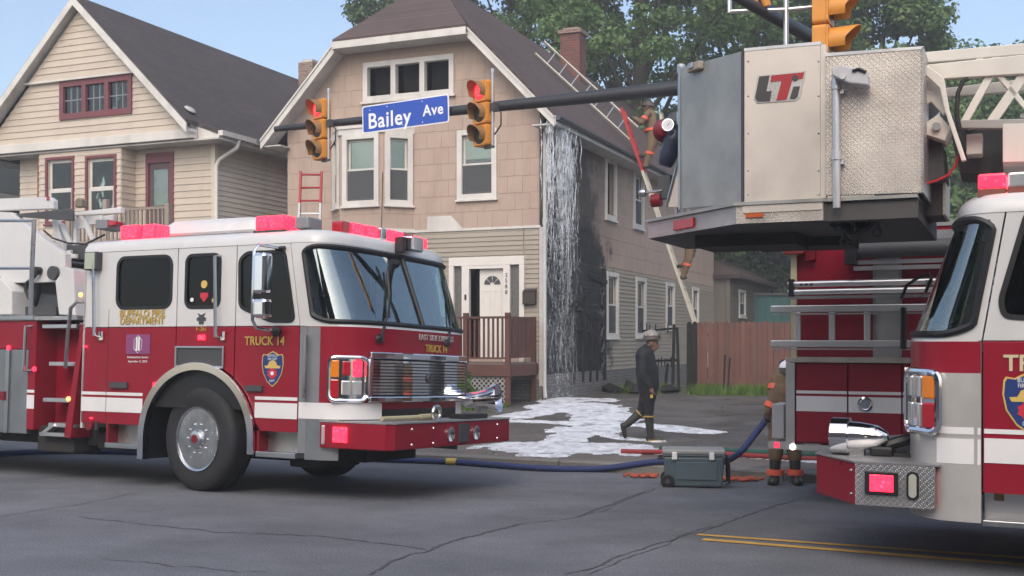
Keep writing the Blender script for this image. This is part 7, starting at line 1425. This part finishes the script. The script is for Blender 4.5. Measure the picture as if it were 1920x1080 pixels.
# climber near the top of the leaning ladder, seen from behind
dld = (Tw - Bw).normalized(); 
def climber(v_feet, label, sc=1.0, tank=True):
    f = (CAMH + (HY - v_feet) / FPX * Ew.y - Bw.z) / dl.z; base = Bw + dl * f + wdir.normalized() * .23
    fw = -(HB.M.to_3x3() @ Vector((1, 0, 0))); fw = Vector((fw.x, fw.y, 0)).normalized(); rgt = fw.cross(Vector((0, 0, 1))); Mc = Matrix(((fw.x, -rgt.x, 0, base.x), (fw.y, -rgt.y, 0, base.y), (0, 0, 1, base.z), (0, 0, 0, 1)))
    b = -.20
    pr = [((b + .10, .11, .02), .065, (b - .02, .12, .46), .085, 1, None), ((b + .16, -.11, .36), .065, (b - .02, -.13, .62), .085, 1, None), ((b - .02, .12, .46), .09, (b - .06, .09, .88), .12, 1, None), ((b - .02, -.13, .62), .09, (b - .06, -.09, .90), .12, 1, None), ((b + .20, .11, .0), .05, (b + .06, .11, .0), .055, 2, None), ((b + .26, -.11, .34), .05, (b + .12, -.11, .34), .055, 2, None),
          ((b - .06, .0, .9), .16, (b - .02, .0, 1.2), .18, 1, (.9, 1.15)), ((b - .02, 0, 1.2), .17, (b + .02, 0, 1.38), .15, 1, (.9, 1.3)), ((b + .02, 0, 1.42), .07, (b + .04, 0, 1.52), .06, 0, None), ((b + .0, .23, 1.38), .08, (b + .14, .29, 1.14), .066, 1, None), ((b + .14, .29, 1.14), .064, (b + .30, .22, 1.28), .05, 1, None), ((b + .0, -.23, 1.38), .08, (b + .12, -.30, 1.16), .066, 1, None), ((b + .12, -.30, 1.16), .064, (b + .28, -.22, 1.36), .05, 1, None)]
    hc_ = Vector((b + .07, 0, 1.60)); pr += head(hc_, (1, 0, 0), 0) + hand((b + .30, .22, 1.28), (1, 0, .4), (0, -1, .2), 2, 1.1) + hand((b + .28, -.22, 1.36), (1, 0, .4), (0, 1, .2), 2, 1.1)
    r_ = person('person', label, Mc, pr, [SKIN, TURN, BOOT]); helmet(r_, hc_, (1, 0, 0), mk('dark_helmet', (.05, .035, .02), .5)); r_.scale = (1.18 * sc, 1.18 * sc, sc * .97)
    if tank:
        m = MB(); m.lathe([(0, -.02), (.06, 0), (.075, .05), (.075, .38), (.055, .45), (.02, .48), (.02, .52)], (b - .24, 0, .95), (.08, 0, 1), 18); m.build('air_tank', TANK, r_, smooth=True); MB().box(b - .20, b - .15, -.13, .13, .95, 1.38).build('harness', BLACK, r_)
    for p, d, rr in (((b + .0, .115, .36), (-.12, .01, .44), .098), ((b + .04, -.12, .53), (-.18, -.02, .26), .098), ((b - .05, 0, .98), (.05, 0, 1), .215), ((b + .07, .26, 1.26), (.14, .06, -.24), .085), ((b + .06, -.265, 1.26), (.12, -.07, -.22), .085)): band_ring(r_, p, d, rr, .07, ORB)
    return r_
climber(312, 'person in tan turnout gear with air tank near the red ladder tip', 1.0)
climber(520, 'person in tan turnout gear low on the leaning ladder, half hidden by the bucket', .97)

# ------------------------------------------------------------------ trees, shrubs, weeds
def leaves_mesh(name, mat, centers, n_per, spread, size, parent=None, flat=.5):
    C = np.repeat(np.array(centers), n_per, axis=0); n = len(C); d = RNG.normal(size=(n, 3)); d /= np.linalg.norm(d, axis=1)[:, None]; rad = RNG.random(n) ** .5
    sp_ = np.repeat(np.broadcast_to(np.atleast_1d(spread), (len(centers),)), n_per); P = C + d * (rad * sp_)[:, None] * np.array([1, 1, .65])
    nr = d + RNG.normal(size=(n, 3)) * .6 + np.array([0, 0, flat]); nr /= np.linalg.norm(nr, axis=1)[:, None]
    t = np.cross(nr, RNG.normal(size=(n, 3))); t /= np.linalg.norm(t, axis=1)[:, None]; b = np.cross(nr, t); s = size * RNG.uniform(.6, 1.3, n)[:, None]
    V = np.stack([P - t * s * .5, P - b * s * .32 - t * s * .05, P + t * s * .5, P + b * s * .32 - t * s * .05], 1).reshape(-1, 3)
    me = bpy.data.meshes.new(name); me.vertices.add(4 * n); me.vertices.foreach_set('co', V.ravel()); me.loops.add(4 * n); me.loops.foreach_set('vertex_index', np.arange(4 * n, dtype=np.int32)); me.polygons.add(n); me.polygons.foreach_set('loop_start', np.arange(0, 4 * n, 4, dtype=np.int32)); me.polygons.foreach_set('loop_total', np.full(n, 4, np.int32))
    at_ = me.attributes.new('tint', 'FLOAT', 'POINT'); clump = np.repeat(RNG.random(len(centers)), n_per); at_.data.foreach_set('value', np.repeat(np.clip(.55 * clump + .45 * RNG.random(n), 0, 1), 4).astype(np.float32))
    me.update(); me.validate(); me.materials.append(mat); o = bpy.data.objects.new(name, me); COL.objects.link(o); o.parent = parent; return o
def tree(label, x, y, h, cr, nclump, mat, trunk_r=.35, lo=.32, size=.30, per=135, name='tree', lobes=14, squash=1.0):
    z0 = gz(x, y); t = thing(name, label, 'tree', Matrix.Translation((x, y, z0)), 'trees behind the houses'); 
    m = MB(); pts = [(0, 0, -.1), (.1, 0, h * .2), (-.1, .1, h * .45), (.15, 0, h * .75)]; m.tube(pts, [trunk_r * 1.3, trunk_r, trunk_r * .75, trunk_r * .2], 10)
    cs = []; lob = []
    for k in range(lobes):
        a = 2.4 * k + random.uniform(-.4, .4); zz = h * lerp(lo, .93, (k + .5) / lobes); fr = math.sin(math.pi * min(.97, max(.12, ((zz / h) - lo * .7) / (1.02 - lo * .7)))) ** .7; r_ = cr * fr * random.uniform(.45, .8); c = Vector((r_ * math.cos(a), r_ * math.sin(a) * squash, zz)); lob.append((c, cr * random.uniform(.30, .46)))
        s_ = Vector((0, 0, max(h * .18, zz * .62))); m.tube([s_, s_.lerp(c, .55) + Vector((0, 0, .4)), c], [trunk_r * .26, trunk_r * .14, .02], 6)
    m.build('trunk', BARK, t, smooth=True)
    for k in range(nclump):
        c, r_ = random.choice(lob); d = Vector((random.gauss(0, 1), random.gauss(0, 1), random.gauss(0, .8))).normalized(); q = c + d * r_ * random.uniform(.55, 1.08); cs.append((q.x, q.y, q.z))
    leaves_mesh('crown', mat, cs, per, RNG.uniform(.35, .9, len(cs)), size, t); return t
tree('tall leafy maple rising behind the red chimney', 5.0, 44, 22, 7.2, 735, LEAF1, .45, .24, .20, lobes=20)
tree('tall maple whose crown fills the gap left of the bucket', 10.2, 49, 24, 6.2, 665, LEAF1, .5, .22, .20, lobes=20)
tree('dark tree top peeking over the hip roof of the burnt house', -5.3, 52, 18.6, 3.4, 350, LEAF2, .3, .4, .20)
tree('dark evergreen mass between the hip roof and the chimney', .4, 50, 21, 4.4, 455, LEAF2, .4, .3, .20)
tree('rounded maple whose crown ends beside the yellow signal', 14.2, 44, 17.4, 3.6, 437, LEAF1, .4, .35, .20)
tree('small dark tree top beyond the boom hand rail', 23.6, 52, 15.4, 3.8, 262, LEAF2, .3, .35, .21)
tree('broad dark tree filling the view under the boom', 19.0, 46, 11.5, 5.2, 577, LEAF2, .35, .16, .20)
tree('low bushy tree behind the teal shed', 11.0, 50, 9.0, 5.0, 525, LEAF2, .3, .12, .20)
tree('thin young tree top standing alone left of the boom tree', 21.4, 52, 14.4, 1.6, 105, LEAF2, .18, .55, .26, lobes=9)
tree('round green tree under the rear corner of the bucket', 15.0, 40, 7.8, 3.4, 332, LEAF1, .25, .16, .2)
# shrub beside the porch, weeds along the fence
sb = HB.M @ Vector((-1.35, -2.1, 0)); sh = thing('porch_shrub', 'green leafy shrub growing in front of the white lattice', 'shrub', Matrix.Translation((sb.x, sb.y, gz(sb.x, sb.y))))
cs = [(random.gauss(.1, .42), random.gauss(0, .22), abs(random.gauss(.32, .22))) for _ in range(90)]; leaves_mesh('foliage', LEAF3, cs, 34, .16, .10, sh, .2); m = MB(); [m.tube([(0, 0, 0), (c[0] * .6, c[1] * .6, c[2] * .7), c], [.012, .008, .003], 5) for c in cs[::6]]; m.build('stems', BARK, sh)
def blades(name, pts, h, w, mat):
    n = len(pts); P = np.array(pts); a = RNG.random(n) * 2 * np.pi; hh_ = h * RNG.uniform(.4, 1.2, n); lean = RNG.normal(size=(n, 2)) * .35 * hh_[:, None]; dx = np.stack([np.cos(a), np.sin(a), np.zeros(n)], 1) * w * .5
    T_ = P + np.concatenate([lean, hh_[:, None]], 1); V = np.stack([P - dx, P + dx, T_], 1).reshape(-1, 3); me = bpy.data.meshes.new(name); me.from_pydata(V.tolist(), [], [(3 * i, 3 * i + 1, 3 * i + 2) for i in range(n)]); at_ = me.attributes.new('tint', 'FLOAT', 'POINT'); at_.data.foreach_set('value', np.repeat(RNG.random(n), 3).astype(np.float32)); me.materials.append(mat); o = bpy.data.objects.new(name, me); COL.objects.link(o); return stuff(o)
pts = []
while len(pts) < 9000:
    x, y = random.uniform(.5, 9.5), random.gauss(4.3, .35) if random.random() < .8 else random.uniform(3.2, 5.2); w = HB.M @ Vector((x, y, 0))
    if math.sin(x * 2.3) + math.sin(x * 5.1 + 1) + random.gauss(0, .8) > -.2: pts.append((w.x, w.y, gz(w.x, w.y)))
o = blades('weeds', pts, .24, .022, LEAF3); o['label'] = 'green weeds along the foot of the fence'
pts = []
while len(pts) < 2500:
    x, y = random.uniform(-2.6, -.1), random.uniform(-2.6, -1.6); w = HB.M @ Vector((x, y, 0)); pts.append((w.x, w.y, gz(w.x, w.y)))
o = blades('grass', pts, .14, .02, LEAF3); o['label'] = 'grass in front of the porch lattice'

# ------------------------------------------------------------------ water pouring off the eave, foam on the ground
WATER = mk('white_water', (.80, .84, .88), .25, var=.1, spec=.6)
_n = WATER.node_tree; _t = _n.nodes.new('ShaderNodeBsdfTransparent'); _x = _n.nodes.new('ShaderNodeMixShader'); _tc = _n.nodes.new('ShaderNodeTexCoord'); _q = _n.nodes.new('ShaderNodeTexNoise'); _q.inputs['Scale'].default_value = 7; _r = _n.nodes.new('ShaderNodeMapRange'); _r.inputs[1].default_value = .35; _r.inputs[2].default_value = .62; _r.inputs[3].default_value = .03; _r.inputs[4].default_value = .62
_sp = _n.nodes.new('ShaderNodeSeparateXYZ'); _n.links.new(_tc.outputs['Object'], _sp.inputs[0]); _rz = _n.nodes.new('ShaderNodeMapRange'); _rz.inputs[1].default_value = 2.2; _rz.inputs[2].default_value = 5.6; _rz.inputs[3].default_value = .45; _rz.inputs[4].default_value = 1.1; _n.links.new(_sp.outputs[2], _rz.inputs[0]); _mu = _n.nodes.new('ShaderNodeMath'); _mu.operation = 'MULTIPLY'; _mu.use_clamp = True; _n.links.new(_r.outputs[0], _mu.inputs[0]); _n.links.new(_rz.outputs[0], _mu.inputs[1])
_n.links.new(_tc.outputs['Object'], _q.inputs['Vector']); _n.links.new(_q.outputs[0], _r.inputs[0]); _n.links.new(_mu.outputs[0], _x.inputs[0]); _n.links.new(_t.outputs[0], _x.inputs[1]); _n.links.new(_n.nodes['Principled BSDF'].outputs[0], _x.inputs[2]); _n.links.new(_x.outputs[0], _n.nodes['Material Output'].inputs[0])
m = MB()
strm = [(random.uniform(-.40, .75), random.uniform(.02, .10), random.uniform(.3, 1)) for _ in range(11)]
for k in range(640):
    u = random.random(); sc_, sw2, _w = random.choices(strm, weights=[q[2] for q in strm])[0]; y = sc_ + sw2 * random.gauss(0, 1) if random.random() < .8 else random.uniform(-.5, 1.1); x = .40 + .06 * random.gauss(0, 1) - (.10 if y < 0 else 0); f0 = random.random() ** 2.1; z = 6.08 - f0 * 5.2; L_ = random.choice((.25, .45, .8, 1.4)) * random.uniform(.6, 1.3)
    fall = 6.1 - z; yy_, xx_ = y + .035 * fall * random.gauss(.2, 1), x + .02 * fall * random.gauss(0, 1); pts = []; ph = random.random() * 6; n = max(4, int(L_ / .07)); r0 = random.uniform(.003, .009) * (1.5 if fall < 1.2 else 1.0 if fall < 2.6 else .5)
    for i in range(n + 1):
        s_ = i / n; zc = z - L_ * s_
        if zc < .02: break
        pts.append((xx_ + .012 * math.sin(ph + 13 * s_), yy_ + .016 * math.sin(ph * 1.7 + 9 * s_ * L_) + .006 * random.gauss(0, 1), zc))
    if len(pts) > 2: m.tube(pts, [r0 * (.2 + math.sin(math.pi * min(1, (i + .6) / len(pts))) * random.uniform(.5, 1.3)) for i in range(len(pts))], 4)
for k in range(5200):
    z = 6 * random.random() ** 1.2; fall = 6.1 - z; y = .15 + .33 * random.gauss(0, 1) * (.7 + .12 * fall); x = .4 + .045 * fall * random.gauss(0, .8); r_ = random.uniform(.002, .007); l_ = r_ * random.uniform(1.5, 6); m.add([(x + r_, y, z), (x - r_, y, z), (x, y + r_, z), (x, y - r_, z), (x, y, z + l_), (x, y, z - r_)], [(0, 2, 4), (2, 1, 4), (1, 3, 4), (3, 0, 4), (2, 0, 5), (1, 2, 5), (3, 1, 5), (0, 3, 5)])
o = m.build('falling_water', WATER, None, smooth=True); o.matrix_world = HB.M; stuff(o); o['label'] = 'white water pouring off the eave down the burnt wall'
# foam sheet: height field where the spilled foam lies
def seg_d(px, py, a, b):
    ax, ay, bx, by = *a, *b; dx, dy = bx - ax, by - ay; t = np.clip(((px - ax) * dx + (py - ay) * dy) / (dx * dx + dy * dy + 1e-9), 0, 1); return np.hypot(px - ax - t * dx, py - ay - t * dy)
def noise2(x, y, seed):
    r_ = np.random.default_rng(seed); v = np.zeros_like(x)
    for o_ in range(5):
        f = 1.3 * 2 ** o_; 
        for _ in range(4): a = r_.random() * 6.28; v += np.sin(f * (x * math.cos(a) + y * math.sin(a)) + r_.random() * 6.28) / 2 ** o_
    return v / 5
streaks = [([(985, 838), (1060, 839), (1180, 842), (1215, 846)], .80), ([(1190, 848), (1300, 852), (1420, 857), (1540, 863)], .30), ([(1035, 762), (1075, 760), (1120, 768), (1140, 790), (1100, 806)], .75), ([(960, 782), (1010, 772), (1060, 768)], .55), ([(965, 790), (1040, 792), (1110, 798)], .42), ([(1100, 806), (1070, 818), (1050, 830)], .45), ([(1120, 800), (1200, 797), (1250, 801), (1320, 810)], .34), ([(1140, 742), (1180, 740), (1210, 738)], .45), ([(1030, 750), (1060, 748), (1110, 750)], .9), ([(1110, 808), (1160, 822), (1240, 828)], .16), ([(990, 854), (1040, 855)], .20)]
gx, gy = np.meshgrid(np.arange(-2.2, 6.4, .045), np.arange(13.2, 25.5, .06)); fld = np.full(gx.shape, -1.0)
for pts, w_ in streaks:
    P = [ground(*p) for p in pts]
    for a, b in zip(P, P[1:]): fld = np.maximum(fld, 1 - seg_d(gx, gy, a[:2], b[:2]) / w_)
nz = noise2(gx * 1.7, gy * 1.0, 3); h = fld + .55 * nz - .30 + .28 * noise2(gx * 5, gy * 4, 5) + .16 * noise2(gx * 14, gy * 11, 9); mask = h > 0
Zt = np.vectorize(gz)(gx, gy) + .006 + .030 * np.clip(h, 0, 1) ** .9 + .010 * noise2(gx * 9, gy * 9, 8) * np.clip(h * 3, 0, 1); Zt = np.where(mask, Zt, np.vectorize(gz)(gx, gy) + .003)
ny, nx = gx.shape; idx = np.arange(nx * ny).reshape(ny, nx); cell = mask[:-1, :-1] | mask[1:, :-1] | mask[:-1, 1:] | mask[1:, 1:]; q = np.stack([idx[:-1, :-1], idx[:-1, 1:], idx[1:, 1:], idx[1:, :-1]], -1)[cell]; used = np.unique(q); rem = -np.ones(nx * ny, int); rem[used] = np.arange(len(used))
V = np.stack([gx.ravel(), gy.ravel(), Zt.ravel()], 1)[used]; FOAM = mk('white_foam', (.72, .75, .79), .5, var=.35, vs_=7, bump=.6, bs=22)
_n = FOAM.node_tree; _t = _n.nodes.new('ShaderNodeBsdfTransparent'); _x = _n.nodes.new('ShaderNodeMixShader'); _tc = _n.nodes.new('ShaderNodeTexCoord'); _q = _n.nodes.new('ShaderNodeTexNoise'); _q.inputs['Scale'].default_value = 3.2; _q.inputs['Detail'].default_value = 9; _q.inputs['Roughness'].default_value = .75; _r = _n.nodes.new('ShaderNodeMapRange'); _r.inputs[1].default_value = .36; _r.inputs[2].default_value = .52; _r.inputs[3].default_value = .5; _r.inputs[4].default_value = 1
_n.links.new(_tc.outputs['Object'], _q.inputs['Vector']); _n.links.new(_q.outputs[0], _r.inputs[0]); _n.links.new(_r.outputs[0], _x.inputs[0]); _n.links.new(_t.outputs[0], _x.inputs[1]); _n.links.new(_n.nodes['Principled BSDF'].outputs[0], _x.inputs[2]); _n.links.new(_x.outputs[0], _n.nodes['Material Output'].inputs[0])
me = bpy.data.meshes.new('foam'); me.from_pydata(V.tolist(), [], rem[q].tolist()); me.materials.append(FOAM); me.shade_smooth(); o = bpy.data.objects.new('foam', me); COL.objects.link(o); stuff(o); o['label'] = 'white firefighting foam spread over the wet lot'
# scattered rubble
m = MB()
for k in range(420):
    u, v = random.uniform(900, 1480), random.uniform(742, 850); p = ground(u, v); r_ = random.uniform(.008, .03); a = [Vector((random.uniform(-1, 1), random.uniform(-1, 1), random.uniform(.0, .8))) * r_ for _ in range(4)]; m.add([p + q for q in a], [(0, 1, 2), (0, 3, 1), (1, 3, 2), (2, 3, 0)])
o = m.build('gravel', KERB, None); stuff(o); o['label'] = 'small rubble scattered on the wet lot'
for s_, n_, lab in ((-10.0, -8.0, 'unseen street tree added across the road between the grey and the tan house'), (4.0, -8.5, 'unseen street tree added across the road between the tan and the brick house'), (15.5, -8.0, 'unseen street tree added across the road beside the brick house')):
    x, y = sn(s_, n_); tree(lab, x, y, 9.5, 3.2, 120, LEAF1, .22, .3, .3, lobes=10)  # trees added out of view, to block low sky and fill reflections

# thin haze volume added over the street to soften contrast and lift blacks
hz = MB(); hz.box(-75, 75, -45, 95, -1.4, 30); hzo = hz.build('haze', None)
hm = bpy.data.materials.new('contrast_haze'); hm.use_nodes = True; hn = hm.node_tree.nodes; hn.remove(hn['Principled BSDF']); pv = hn.new('ShaderNodeVolumePrincipled'); pv.inputs['Color'].default_value = (.86, .90, .95, 1); pv.inputs['Density'].default_value = .0026; hm.node_tree.links.new(pv.outputs[0], hn['Material Output'].inputs['Volume'])
hzo.data.materials.clear(); hzo.data.materials.append(hm); stuff(hzo); hzo['label'] = 'thin pale haze added over the street to soften contrast'
